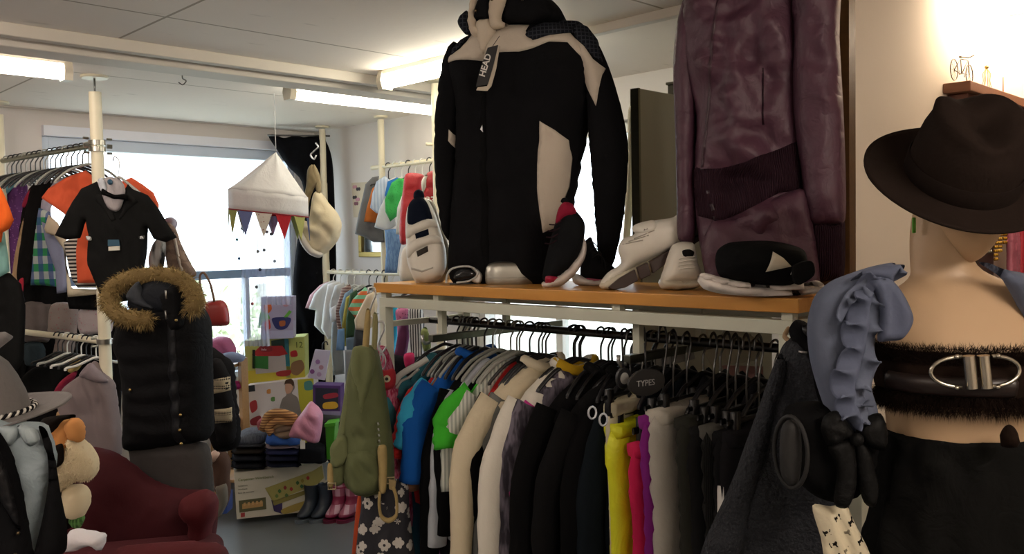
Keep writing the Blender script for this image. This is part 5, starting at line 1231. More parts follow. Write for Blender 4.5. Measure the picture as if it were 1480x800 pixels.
for mt, nm in ((FT, 2600), (FT2, 1500)):
    anc = []
    for _ in range(nm):
        k = random.randrange(1, len(pts)-1); d = Vector((random.gauss(0, 1), random.gauss(0, 1), random.gauss(0, 1))).normalized(); a = pts[k].lerp(pts[k+1], random.random())
        anc.append((a+d*rr[k]*.9, d+Vector((0, 0, -.2))))
    o = blades('fur_pile', anc, .026, mt, fr, wd=.0013, jit=.35); o['kind'] = 'stuff'
panel('zip_placket', [(262, 450), (272, 452), (278, 540), (282, 640), (270, 641), (266, 540)], gb, M('1c1d20', 'satin'), gv, lift=.008)
for q in ((277, 458), (283, 590), (282, 611), (284, 630), (213, 555), (176, 464)): MB().ball(P.p(*P.uv(*q), .13 if q[0] > 200 else .03), (.0065, .0065, .0065), 10).out('snap', M('b39a60', 'metal'), gv)
for y0 in (416, 444): MB().tube([P.p(*P.uv(266, y0), .15), P.p(*P.uv(267, y0+12), .15)], .004, 7).out('toggle', M('a8a8a4', 'metal'), gv)
# patterned knit sleeve behind the gilet
P = pl(322, 590, 4.0, -10)
t = thing('nordic_sweater', 'dark knitted sweater with pale nordic bands showing behind the gilet', 'sweater', P.O)
inflate('sweater_body', [(296, 505), (318, 512), (334, 530), (338, 570), (342, 600), (344, 640), (330, 652), (306, 650), (298, 600)], P, .06, M('1b1a1c'), t, w=.05, off=-.02, fold=(.004, .07, 40, .01))
sv = inflate('sleeve', [(306, 520), (322, 518), (334, 540), (338, 570), (343, 600), (343, 632), (332, 642), (318, 636), (314, 600), (308, 560)], P, .04, M('222123', 'cloth'), t, w=.035, off=.02, fold=(.004, .07, 80, .006), res=.012)
panel('knit_band', [(312, 546), (335, 542), (337, 562), (314, 566)], sv, M('b3a58a', 'nordic', '2a2622', s=.35), t, lift=.004)
panel('knit_band', [(318, 588), (340, 586), (342, 606), (320, 608)], sv, M('b3a58a', 'nordic', '2a2622', s=.35), t, lift=.004)

# ------------------------------------------------------------------ left rack: garments given by outline in upright planes one behind the other
def og(name, label, cat, pts, Z, mat, T=.022, turn=0, fold=(.006, .07, 0, .010), w=None, res=.014, parts=(), group=None, sm=True):
    cx = sum(p[0] for p in pts)/len(pts); cy = sum(p[1] for p in pts)/len(pts)
    P = pl(cx, cy, Z, turn); t = thing(name, label, cat, P.p(0, P.uv(cx, max(p[1] for p in pts))[1]), group)
    b = inflate('body', pts, P, T, mat, t, w=w or max(.016, T*.9), fold=fold, res=res, sm=sm)
    for pn, pp, pm, kind, *r in parts:
        if kind == 'panel': panel(pn, pp, b, pm, t, lift=.005, sm=bool(r and r[0]))
        else: inflate(pn, pp, P, kind, pm, t, w=kind, off=(r[0] if r else .03), fold=(.003, .05, 0, .006), res=.012)
    return t, P, b
TXB = M('1a1a1a', 'cloth', '151515')
# child tuxedo on a hanger hooked at the thick pole
t, P, b = og('tuxedo_jacket', 'small black child tuxedo with bow tie hanging in front of the thick cream pole', 'tuxedo',
  [(140, 262), (118, 272), (104, 292), (90, 318), (79, 340), (96, 346), (116, 344), (124, 318), (128, 340), (126, 380), (134, 400), (148, 432), (176, 436), (196, 432), (206, 400), (212, 370), (214, 330), (222, 345), (240, 350), (256, 343), (244, 326), (230, 302), (214, 282), (192, 272), (186, 264), (166, 300)], 4.12, TXB, .03, fold=(.004, .09, 0, .008), sm=False,
  parts=[('lapel', [(144, 282), (158, 276), (172, 318), (166, 320), (152, 300), (142, 290)], M('1d1d1d', 'cloth'), 'panel'), ('lapel', [(188, 276), (200, 286), (204, 292), (190, 302), (178, 318), (176, 316)], M('1d1d1d', 'cloth'), 'panel')])
inflate('shirt_front', [(150, 262), (164, 256), (180, 262), (186, 276), (180, 300), (172, 306), (160, 300), (152, 280)], P, .012, M('9b9496', 'satin'), t, w=.01, off=.035, fold=(.002, .02, 0, .004), res=.008)
inflate('shirt_collar', [(148, 262), (156, 258), (162, 274), (154, 278)], P, .006, M('c9cdd6'), t, w=.006, off=.05, fold=(0, .1, 0, 0))
inflate('bow_tie', [(156, 273), (164, 278), (174, 282), (190, 281), (192, 290), (180, 288), (172, 288), (162, 284), (154, 281)], P, .012, M('0a0a0a', 'cloth'), t, w=.008, off=.055, fold=(.001, .02, 0, .002), res=.006)
MB().ball(P.p(*P.uv(167, 264), .056), (.013, .006, .013), 12).out('round_badge', M('27506b', 'plastic'), t)
extr('label_card', [(162, 346), (178, 346), (179, 355), (162, 355)], P, .040, .044, M('1f4f66', 'card'), t); extr('price_label', [(163, 356), (179, 355), (179, 361), (163, 362)], P, .041, .045, M('d9d7c8', 'card'), t)
inflate('waist_trim', [(130, 341), (137, 342), (138, 347), (132, 347)], P, .004, M('c9c9c9'), t, w=.004, off=.04, fold=(0, 1, 0, 0)); inflate('waist_trim', [(206, 342), (214, 340), (213, 345), (207, 345)], P, .004, M('c9c9c9'), t, w=.004, off=.04, fold=(0, 1, 0, 0))
h_ = thing('coat_hanger', 'pale plastic hanger with metal hook carrying the child tuxedo', 'hanger', P.p(*P.uv(170, 240)))
MB().tube(spline([P.p(*P.uv(*q), w_) for q, w_ in (((160, 232), -.02), ((166, 226), 0), ((172, 232), 0), ((172, 246), 0), ((172, 260), 0))], 4, False), .003, 7).out('hook', chrome, h_)
MB().tube(spline([P.p(*P.uv(*q), .0) for q in ((140, 280), (158, 266), (172, 256), (186, 266), (206, 282))], 4, False), .007, 8).out('hanger_body', M('a9a6a0', 'plastic'), h_)
LR = [
 ('t_shirt', 'plain orange t-shirt spread wide behind the child tuxedo', 't-shirt', [(124, 246), (136, 256), (150, 262), (176, 262), (190, 256), (206, 266), (222, 278), (230, 296), (226, 316), (206, 320), (206, 370), (206, 404), (160, 408), (112, 409), (110, 360), (114, 330), (92, 308), (60, 286), (70, 272), (96, 256)], 4.34, M('cf5a3a', 'cloth', 'c24f30'), .025, 0),
 ('top', 'black and white striped top behind the orange t-shirt', 'top', [(92, 350), (110, 340), (140, 345), (150, 380), (148, 416), (112, 416), (104, 404), (98, 380)], 4.42, M('c6c2b8', 'stripe', '1e1c1e', s=.62), .02, 0),
 ('t_shirt', 'cream t-shirt with lighter hem below the striped top', 't-shirt', [(70, 310), (84, 322), (96, 345), (96, 380), (104, 416), (150, 418), (152, 424), (98, 429), (96, 400), (92, 360), (78, 340), (66, 336), (64, 330)], 4.47, M('cbc0a8'), .02, 0),
 ('t_shirt', 'pale lilac blue t-shirt edge between the plaid shirt and the cream one', 't-shirt', [(60, 320), (82, 330), (90, 350), (98, 400), (96, 422), (82, 424), (80, 390), (66, 350)], 4.53, M('8b90ac'), .018, 0),
 ('plaid_shirt', 'green white and blue plaid shirt on the high left rail', 'shirt', [(56, 300), (72, 306), (84, 340), (86, 380), (82, 414), (60, 412), (44, 412), (48, 370), (52, 330)], 4.60, M('2f8a55', 'plaid', 'a9b3b0', c3='2b3f86', s=.9), .03, 0),
 ('polo_shirt', 'lilac grey collared top above the green plaid shirt', 'shirt', [(78, 262), (96, 254), (110, 250), (112, 262), (84, 274), (74, 300), (68, 330), (56, 324), (60, 290)], 4.66, M('a9a3b3'), .02, 0),
 ('coat', 'black jacket on the high left rail right of the tan piped one', 'coat', [(66, 250), (78, 262), (74, 300), (60, 320), (52, 350), (50, 380), (44, 410), (30, 420), (24, 400), (30, 350), (38, 300), (46, 268)], 4.72, M('171515'), .035, 0),
 ('jacket', 'black jacket with a tan front edge and pink red shoulder on the high left rail', 'jacket', [(54, 262), (66, 262), (50, 300), (42, 350), (36, 400), (34, 412), (22, 412), (22, 380), (30, 320), (36, 285), (44, 270)], 4.82, M('1b1817'), .03, 0),
 ('pyjama_top', 'purple top with turquoise shoulders at the far end of the high left rail', 'top', [(8, 262), (20, 250), (34, 254), (40, 270), (38, 300), (34, 340), (26, 380), (14, 400), (4, 380), (2, 300)], 4.95, M('5b2d66', 'specks', '8d5b94'), .03, 0),
 ('t_shirt', 'bright orange t-shirt cut by the left edge of the picture', 't-shirt', [(-40, 250), (-4, 262), (8, 285), (20, 318), (14, 330), (4, 336), (2, 350), (-50, 350)], 4.0, M('d9601f', 'cloth', 'cf541a'), .03, 0),
 ('t_shirt', 'pale turquoise top under the bright orange shirt at the left edge', 't-shirt', [(-30, 330), (6, 332), (12, 370), (14, 392), (0, 400), (-30, 404)], 4.1, M('85b5ae'), .025, 0),
 ('coat', 'added long black coat as dark fill under the green plaid shirt on the left rack', 'coat', [(30, 400), (60, 396), (96, 404), (108, 420), (100, 440), (60, 446), (28, 450)], 4.9, M('161617'), .03, 0),  # this and the next three are added to fill the dark under the rack
 ('trousers', 'added black trousers as dark fill below the cream t-shirt on the left', 'trousers', [(96, 420), (158, 416), (166, 440), (150, 448), (100, 446)], 4.6, M('141415'), .03, 0),
 ('coat', 'added very long black coat as dark fill at the back of the left rack beside the wall pole', 'coat', [(4, 396), (40, 400), (44, 470), (36, 540), (40, 600), (-20, 600), (-10, 450)], 5.05, M('161514'), .04, 0),
 ('coat', 'added dark charcoal long coat as dark fill behind the small trousers of the lower left rack', 'coat', [(40, 430), (170, 430), (176, 540), (172, 660), (90, 670), (40, 640), (36, 520)], 5.15, M('1c1b1c'), .05, 0),
 ('coat', 'black coat hanging low at the left edge above the grey felt hat', 'coat', [(-40, 396), (14, 394), (30, 410), (36, 440), (34, 520), (10, 560), (-40, 570)], 4.15, M('191919'), .04, 0),
]
for name, lab, cat, pts, Z, mt, T, tn in LR:
    ex = []
    if 'tan front' in lab: ex = [('front_edge', [(38, 318), (40, 322), (34, 360), (29, 412), (22, 412), (26, 370)], M('a88a6a'), .008, .035), ('shoulder_patch', [(38, 290), (44, 278), (50, 272), (50, 282), (44, 292), (40, 300), (36, 298)], M('a42a48'), .012, .03)]
    if 'turquoise shoulders' in lab: ex = [('shoulder_yoke', [(6, 264), (20, 251), (34, 255), (24, 272), (12, 284), (6, 280)], M('6d9fae'), .01, .035)]
    t, P, b = og(name, lab, cat, pts, Z, mt, T*.75, tn, parts=ex, sm=False)
o = inflate('cloth_strip', [(28, 404), (34, 402), (33, 424), (28, 429), (26, 415)], pl(30, 415, 4.7), .008, M('b02a3c'), w=.008, fold=(.001, .02, 0, .002)); tag(o, 'small red strap hanging under the tan-edged black jacket', 'strap')
# garments hanging under the high rail
for name, lab, cat, pts, Z, mt in (
 ('dress', 'grey brown skirt hanging below the black coats on the left', 'skirt', [(33, 438), (70, 436), (78, 442), (72, 490), (60, 494), (32, 490)], 4.9, M('6b6260')),
 ('leggings', 'pale pink grey trousers with small print in the middle of the lower left rack', 'trousers', [(74, 440), (110, 440), (112, 470), (106, 510), (96, 520), (76, 520), (80, 490), (70, 486)], 4.75, M('948783', 'specks', '9c6a6c')),
 ('blouse', 'pinkish white blouse left of the thick cream pole', 'blouse', [(116, 446), (140, 444), (160, 446), (162, 478), (140, 482), (118, 484), (112, 466)], 4.65, M('b5a9ab', 'specks', 'b98292')),
 ('jeans', 'dark teal folded jeans under the grey brown skirt', 'jeans', [(36, 496), (62, 496), (64, 522), (38, 528)], 4.9, M('2e3a40')),
 ('jacket', 'charcoal jacket lying at the lower left rack behind the grey hat', 'jacket', [(30, 550), (50, 530), (80, 522), (100, 530), (90, 560), (76, 590), (40, 590)], 4.5, M('1e1f20')),
 ('jacket', 'black jacket between the charcoal jacket and the grey fleece', 'jacket', [(100, 520), (130, 512), (160, 516), (164, 545), (140, 540), (112, 560), (96, 548)], 4.5, M('19191b')),
 ('scarf', 'raspberry red scarf left of the grey brown fleece', 'scarf', [(74, 590), (76, 570), (86, 552), (104, 538), (112, 536), (108, 546), (94, 560), (86, 576), (80, 590)], 4.36, M('86203a')),
 ('sweater', 'light brown sweater sleeve under the raspberry red scarf', 'sweater', [(82, 596), (96, 590), (110, 600), (108, 622), (88, 612)], 4.3, M('b08d64')),
):
    og(name, lab, cat, pts, Z, mt, .03)
t, P, b = og('fleece_hoodie', 'grey brown fleece hoodie hanging left of the thick cream pole', 'hoodie', [(136, 521), (146, 530), (158, 544), (166, 556), (172, 600), (176, 655), (150, 660), (110, 650), (100, 620), (84, 586), (90, 562), (104, 550), (118, 540)], 4.25, M('7c7070', 'velvet', '716464', .9), .05, fold=(.012, .08, 15, .01),
  parts=[('hood', [(136, 522), (148, 532), (162, 548), (150, 552), (132, 546), (120, 540)], M('82767a', 'velvet', rough=.9), .03, .04)])
o = inflate('felt_patch', [(98, 532), (106, 518), (116, 518), (118, 528), (108, 538), (100, 538)], pl(108, 528, 4.4), .02, M('b59e60'), w=.015, fold=(.001, .02, 0, .003)); tag(o, 'mustard yellow cloth scrap above the raspberry red scarf', 'cloth')
o = inflate('cloth_scrap', [(90, 524), (98, 516), (108, 514), (100, 522), (94, 530)], pl(98, 522, 4.45), .012, M('24508a'), w=.01, fold=(.001, .02, 0, .003)); tag(o, 'blue cloth corner beside the mustard yellow scrap', 'cloth')
# hangers on the high and low left rails
for k in range(17):
    y = 4.5+k*.057
    hanger('black' if k % 4 else 'grey', 1.575-(y-4.41)*.124, y, 2.09, math.radians((k*29) % 17-8), 'plastic hanger crowded on the high left rail above the children tops', 'hangers on the high left rail')
for k in range(9):
    y = 4.50+k*.05
    hanger('smallblack' if k % 3 else 'white', 1.575-(y-4.41)*.124, y, 1.14, math.radians((k*29) % 17-8), 'small hanger on the low pale rail beside the thick cream pole', 'hangers on the low left rail')
# patterned coat and red handbag right of the tuxedo
og('girl_coat', 'brown patterned coat with pale trim hanging right of the child tuxedo', 'coat', [(240, 322), (254, 330), (262, 352), (276, 380), (284, 396), (270, 402), (246, 398), (238, 360)], 4.45, M('7f6a5c', 'blotch', '6a574c', s=.6), .03,
   parts=[('pale_trim', [(252, 334), (256, 336), (264, 372), (272, 396), (268, 398), (260, 376)], M('c9bfb4'), .006, .032)])
og('blouse', 'lilac white blouse shoulder peeping above the brown patterned coat', 'blouse', [(238, 316), (250, 314), (257, 322), (252, 332), (240, 330)], 4.5, M('a9a6b8'), .02)
og('leggings', 'black and white zebra leggings behind the child tuxedo on the right', 'leggings', [(214, 376), (222, 350), (236, 340), (240, 360), (234, 396), (222, 400)], 4.4, M('b9b9b9', 'marl', '1c1c1e', s=3), .02)
t, P, b = og('handbag', 'dark red handbag with looped handle hanging in front of the window', 'handbag', [(296, 440), (304, 434), (322, 434), (330, 446), (331, 468), (314, 471), (298, 468)], 4.5, M('8e2420', 'leather', '7a1c1a'), .04, fold=(.001, .1, 0, .004))
MB().tube(spline([P.p(*P.uv(*q), .02) for q in ((299, 438), (292, 415), (291, 398), (297, 394), (306, 410), (312, 436))], 4, False), .006, 8).out('handle', M('6a4a36', 'leather'), t)
# ------------------------------------------------------------------ bed canopy with bunting and sheer drapes
cz = 4.7
P = pl(380, 290, cz, 0)
t = thing('play_canopy', 'white hanging fabric canopy with coloured bunting in front of the window', 'canopy', P.O)
CW = M('c9c8c8', 'cloth', 'bdbcbe')
apex = P.uv(390, 216); ap3 = P.p(apex[0], apex[1], -.12)
cc_ = P.uv(379, 292); C3 = P.p(cc_[0], cc_[1]-.0, -.12)
RT = Matrix.Rotation(math.radians(7), 3, FH)
def crim(a, r=.215, dz=0, wob=0):
    v = RT@(RH*(r*math.cos(a))+FH*(r*.8*math.sin(a))); return C3+v+Vector((0, 0, dz))
vs, fs = [], []; n = 48; rows = 12
for j in range(rows+1):
    k = j/rows
    for i in range(n):
        a = 2*math.pi*i/n; e = crim(a, dz=.055)
        rr_ = k**1.25
        p = Vector((ap3.x+(e.x-ap3.x)*rr_, ap3.y+(e.y-ap3.y)*rr_, ap3.z+(e.z-ap3.z)*(k**1.25)))
        p -= Vector((0, 0, .02*k*(1-k)*4*abs(math.sin(a*3))))
        vs.append(p)
for j in range(rows):
    for i in range(n): l = (i+1) % n; fs.append((j*n+i, j*n+l, (j+1)*n+l, (j+1)*n+i))
o = link('roof', vs, fs, CW, t); o.modifiers.new('s', 'SOLIDIFY').thickness = .003
vs = [crim(2*math.pi*i/n, .215+.003*math.sin(i*1.3), dz=.055-.11*j/4) for j in range(5) for i in range(n)]
o = link('valance', vs, [(j*n+i, j*n+(i+1) % n, (j+1)*n+(i+1) % n, (j+1)*n+i) for j in range(4) for i in range(n)], CW, t); o.modifiers.new('s', 'SOLIDIFY').thickness = .003
MB().tube([crim(2*math.pi*i/n, .217, dz=-.055) for i in range(n)], .004, 7, closed=True).out('red_piping', M('7d2f35', 'cloth'), t)
MB().tube([ap3, ap3+Vector((0, 0, CEIL-ap3.z))], .002, 6).out('cord', M('c8c8c8', 'cloth'), t)
for k, (a, c) in enumerate(((3.35, '8e8f5a'), (3.85, '8e8f4d'), (4.33, '66709c'), (4.80, 'c0b9b0'), (5.30, 'a3232c'), (5.80, '97985a'), (.3, '66709c'), (1.0, '8e8f4d'), (1.7, 'a3232c'), (2.5, 'c0b9b0'))):
    da = .21; p0, p1, p2 = crim(a-da, .219, -.057), crim(a+da, .219, -.057), crim(a, .222, -.185)
    nrm = (RT@(RH*math.cos(a)+FH*math.sin(a)*.8)).normalized()*.002
    link('pennant', [p0+nrm, p1+nrm, p2+nrm, p0-nrm, p1-nrm, p2-nrm], [(0, 1, 2), (5, 4, 3), (0, 3, 4, 1), (1, 4, 5, 2), (2, 5, 3, 0)], M(c, 'specks' if c == 'c0b9b0' else 'cloth', '8b5f5c' if c == 'c0b9b0' else None), t, smooth=False)
# sheer drape with spots
SHM = SHEER('c6d4f2', .42)
def drape(name, x0, x1, y0, y1, Z, flare, seed, parent):
    P = pl((x0+x1)/2, y0, Z, 0); vs = []; nu, nv = 40, 24
    for j in range(nv+1):
        k = j/nv
        for i in range(nu+1):
            px = x0+(x1-x0)*i/nu + flare*k*(i/nu-.3); py = y0+(y1-y0)*k; u, v = P.uv(px, py)
            vs.append(P.p(u, v, .018*math.sin(i*1.1+seed+2*noise.noise(Vector((i*.1, k*2, seed))))))
    fs = [(j*(nu+1)+i, j*(nu+1)+i+1, (j+1)*(nu+1)+i+1, (j+1)*(nu+1)+i) for j in range(nv) for i in range(nu)]
    return link(name, vs, fs, SHM, parent), P
d, PD = drape('sheer_drape', 372, 422, 312, 440, cz+.15, 0, 1, t)
d2, PD2 = drape('sheer_drape', 350, 378, 320, 500, cz+.2, 16, 4, t)
for k, (px, py, c) in enumerate(((388, 335, '6b6f7a'), (394, 338, '4f5560'), (345, 346, '6a9aa0'), (384, 361, '5a6068'), (375, 363, '8a8f9a'), (348, 373, '5f86b5'), (378, 389, '333b4a'), (399, 377, '8a9ab5'), (373, 414, '5a6270'), (367, 438, '9a5f6a'), (352, 330, '8fa0b5'))):
    u, v = PD.uv(px, py); MB().lathe([(.006, -.001), (.009, 0), (.006, .001)], PD.p(u, v, .03), 12, rot=Matrix((PD.U, PD.V, PD.N)).transposed()).out('spot', M(c, 'cloth'), t)

# ------------------------------------------------------------------ black curtain in the corner and the fleece hood bag
P = pl(440, 340, 6.2, 20)
cu = thing('black_curtain', 'black curtain gathered at the corner beside the window', 'curtain', P.O)
inflate('curtain_cloth', [(388, 197), (395, 194), (410, 199), (426, 196), (440, 198), (466, 197), (480, 230), (484, 300), (486, 400), (480, 480), (482, 560), (430, 560), (424, 470), (424, 400), (432, 330), (440, 300), (436, 262), (416, 240), (400, 216)], P, .05, M('0f1014', 'cloth', '0b0c10'), cu, w=.05, fold=(.020, .10, 4, .012), res=.02)
MB().tube([P.p(*P.uv(386, 196), .03), P.p(*P.uv(476, 197), .03)], .006, 8).out('curtain_wire', M('6b6b6b', 'metal'), cu)
t = thing('s_hook', 'metal hook on the black curtain carrying the cream fleece hood', 'hook', at(452, 225, 5.2))
P = pl(452, 225, 5.2, 0)
MB().tube(spline([P.p(*P.uv(*q)) for q in ((456, 206), (460, 212), (454, 218), (449, 224), (454, 230), (457, 224))], 4, False), .005, 7).out('hook_wire', chrome, t)
P = pl(455, 300, 5.1, 0)
t = thing('fleece_hood', 'cream fleece lined hood with olive strap hanging beside the slim pole', 'hood', P.O)
FL = M('c9bda2', 'velvet', 'b5a788', .9)
inflate('hood_body', [(452, 282), (462, 276), (476, 294), (488, 308), (494, 324), (490, 344), (478, 360), (466, 368), (450, 362), (438, 344), (428, 324), (434, 316), (446, 318)], P, .07, FL, t, w=.05, fold=(.012, .09, 40, .02), res=.013)
inflate('olive_strap', [(446, 246), (453, 238), (458, 250), (462, 264), (456, 272), (450, 288), (446, 306), (440, 318), (432, 322), (436, 300), (444, 270)], P, .03, M('6e6148', 'cloth'), t, w=.02, off=.03, fold=(.003, .04, 40, .004))
inflate('strap', [(456, 238), (464, 254), (466, 276), (460, 280), (456, 262), (453, 246)], P, .012, M('8a7c60', 'cloth'), t, w=.012, off=.03, fold=(.001, .04, 0, .002))
inflate('rolled_edge', [(428, 322), (436, 320), (444, 340), (456, 358), (470, 366), (464, 372), (450, 367), (438, 352)], P, .03, M('c3bdb4', 'velvet', rough=.9), t, w=.02, off=.05, fold=(.001, .03, 0, .005), res=.01)

# ------------------------------------------------------------------ pictures on the right-hand wall
def onwall(q): return [tuple(q)]
PW = Plane((3.6, 4.6, 1.6), (0, -1, 0), (-1, 0, 0))
t = thing('butterfly_picture', 'small cream card with pink and black butterflies on the right-hand wall', 'picture', PW.p(*PW.uv(519, 312)))
extr('card', [(509, 264), (531, 263), (531, 313), (512, 314)], PW, .002, .006, M('c9bda5', 'card'), t)
for k, (px, py) in enumerate(((514, 270), (519, 273), (514, 285), (518, 288), (516, 294))):
    u, v = PW.uv(px, py); c = ('c08a96', '2c2226', '2c2226', 'c08a96', '7a4a55')[k]
    w_ = [(math.cos(a)*(.9+.5*math.cos(2*a)), math.sin(a)*(.9+.5*math.cos(2*a))) for a in [2*math.pi*i/16 for i in range(16)]]
    extr('butterfly', [(u+x*.018, v+y*.02) for x, y in w_], PW, .006, .009, M(c, 'card'), t, px=False)
t = thing('picture_frame', 'gold framed mirror half hidden behind the children clothes', 'picture frame', PW.p(*PW.uv(545, 371)))
a, b_ = PW.uv(521, 341), PW.uv(521, 371); c_ = PW.uv(566, 371)
u0, v1, v0, u1 = a[0], a[1], b_[1], c_[0]
GF = M('a8955c', 'metal', rough=.5)
for q in (((u0, v0), (u1, v0+.035)), ((u0, v1-.035+.12), (u1, v1+.12)), ((u0, v0+.035), (u0+.035, v1+.085)), ((u1-.035, v0+.035), (u1, v1+.085))):
    (x0, z0), (x1, z1) = q; extr('frame_rail', [(x0, z0), (x1, z0), (x1, z1), (x0, z1)], PW, .002, .022, GF, t, px=False, bev=.004)
extr('mirror_glass', [(u0+.035, v0+.035), (u1-.035, v0+.035), (u1-.035, v1+.085), (u0+.035, v1+.085)], PW, .002, .008, M('b9c0c0', 'metal', rough=.1), t, px=False)

# ------------------------------------------------------------------ upper children rail on the right-hand wall
UR = [
 ('dress', 'grey wool dress at the far end of the high cream rail', 'dress', [(538, 256), (548, 254), (546, 270), (552, 300), (556, 350), (540, 350), (526, 342), (513, 338), (518, 310), (524, 285), (528, 266)], 5.70, M('6d6e70'), .03),
 ('t_shirt', 'orange child t-shirt between the grey dress and the pale blue one', 't-shirt', [(538, 272), (546, 266), (552, 290), (544, 322), (526, 320), (530, 300)], 5.60, M('b8662a'), .02),
 ('t_shirt', 'pale blue child t-shirt on the high cream rail', 't-shirt', [(544, 262), (556, 254), (566, 262), (562, 290), (556, 310), (544, 308), (535, 300), (538, 280)], 5.50, M('9fb0c8', 'vstripe', 'b7c3d4'), .02),
 ('t_shirt', 'white child top with grey hem under the pale blue one', 't-shirt', [(548, 302), (558, 282), (568, 296), (572, 326), (560, 334), (541, 328)], 5.46, M('c9cdd2'), .02),
 ('t_shirt', 'turquoise blue child top beside the green sequinned one', 't-shirt', [(560, 262), (574, 256), (582, 262), (572, 276), (562, 290), (556, 282)], 5.42, M('2a6cae'), .02),
 ('t_shirt', 'bright green sequinned child top on the high cream rail', 't-shirt', [(566, 264), (576, 257), (584, 258), (582, 290), (574, 312), (564, 320), (557, 306), (556, 288)], 5.34, M('2f9a49', 'specks', '1f6e35', s=.6), .03),
 ('jeans', 'light blue child jeans hanging below the green sequinned top', 'jeans', [(556, 332), (574, 330), (580, 350), (576, 372), (574, 394), (556, 394), (558, 364)], 5.4, M('6f8fb8', 'marl', '5a7aa5', s=.6), .03),
 ('blouse', 'white child blouse hanging between the green top and the red jacket', 'blouse', [(574, 300), (582, 280), (590, 300), (584, 340), (572, 338)], 5.28, M('c4c4c0'), .02),
]
for name, lab, cat, pts, Z, mt, T in UR: og(name, lab, cat, pts, Z, mt, T*.6, 0, w=.022, sm=False)
RDM = M('a81f28', 'satin', '8f1820', .6)
og('baby_jacket', 'padded red child jacket to the left of the one with white lettering', 'jacket', [(586, 252), (602, 250), (614, 256), (612, 290), (604, 320), (594, 340), (588, 352), (578, 350), (578, 310), (582, 276)], 4.95, RDM, .05, 0, (.006, .06, 80, .008))
t, P, b = og('baby_jacket', 'red and white child jacket lettered with a number 33 beside the cream pole', 'jacket', [(616, 252), (628, 246), (642, 250), (650, 270), (654, 300), (657, 330), (660, 348), (640, 340), (624, 346), (608, 348), (612, 310), (610, 280)], 4.75, RDM, .05, 0, (.006, .06, 80, .008),
   parts=[('white_side', [(640, 284), (650, 280), (655, 310), (656, 334), (646, 340), (634, 330), (636, 306)], M('cfcac0', 'satin'), 'panel'), ('white_collar', [(610, 262), (618, 252), (618, 270), (612, 280)], M('cfcac0'), .015, .03), ('red_cuff', [(635, 340), (650, 338), (648, 350), (634, 348)], RDM, .02, .03)])
a = P.uv(617, 294); text('lettering', '33', .05, P.p(a[0], a[1], .062), P.U, P.V, M('d8d4cc', 'cloth'), t, bold=.001)
for k in range(13):
    y = 4.62-k*.07
    hanger('white' if k % 3 else 'smallblack', 3.47, y, 2.09, math.radians((k*29) % 17-8), 'small hanger on the high cream rail above the baby clothes', 'hangers on the high cream rail')
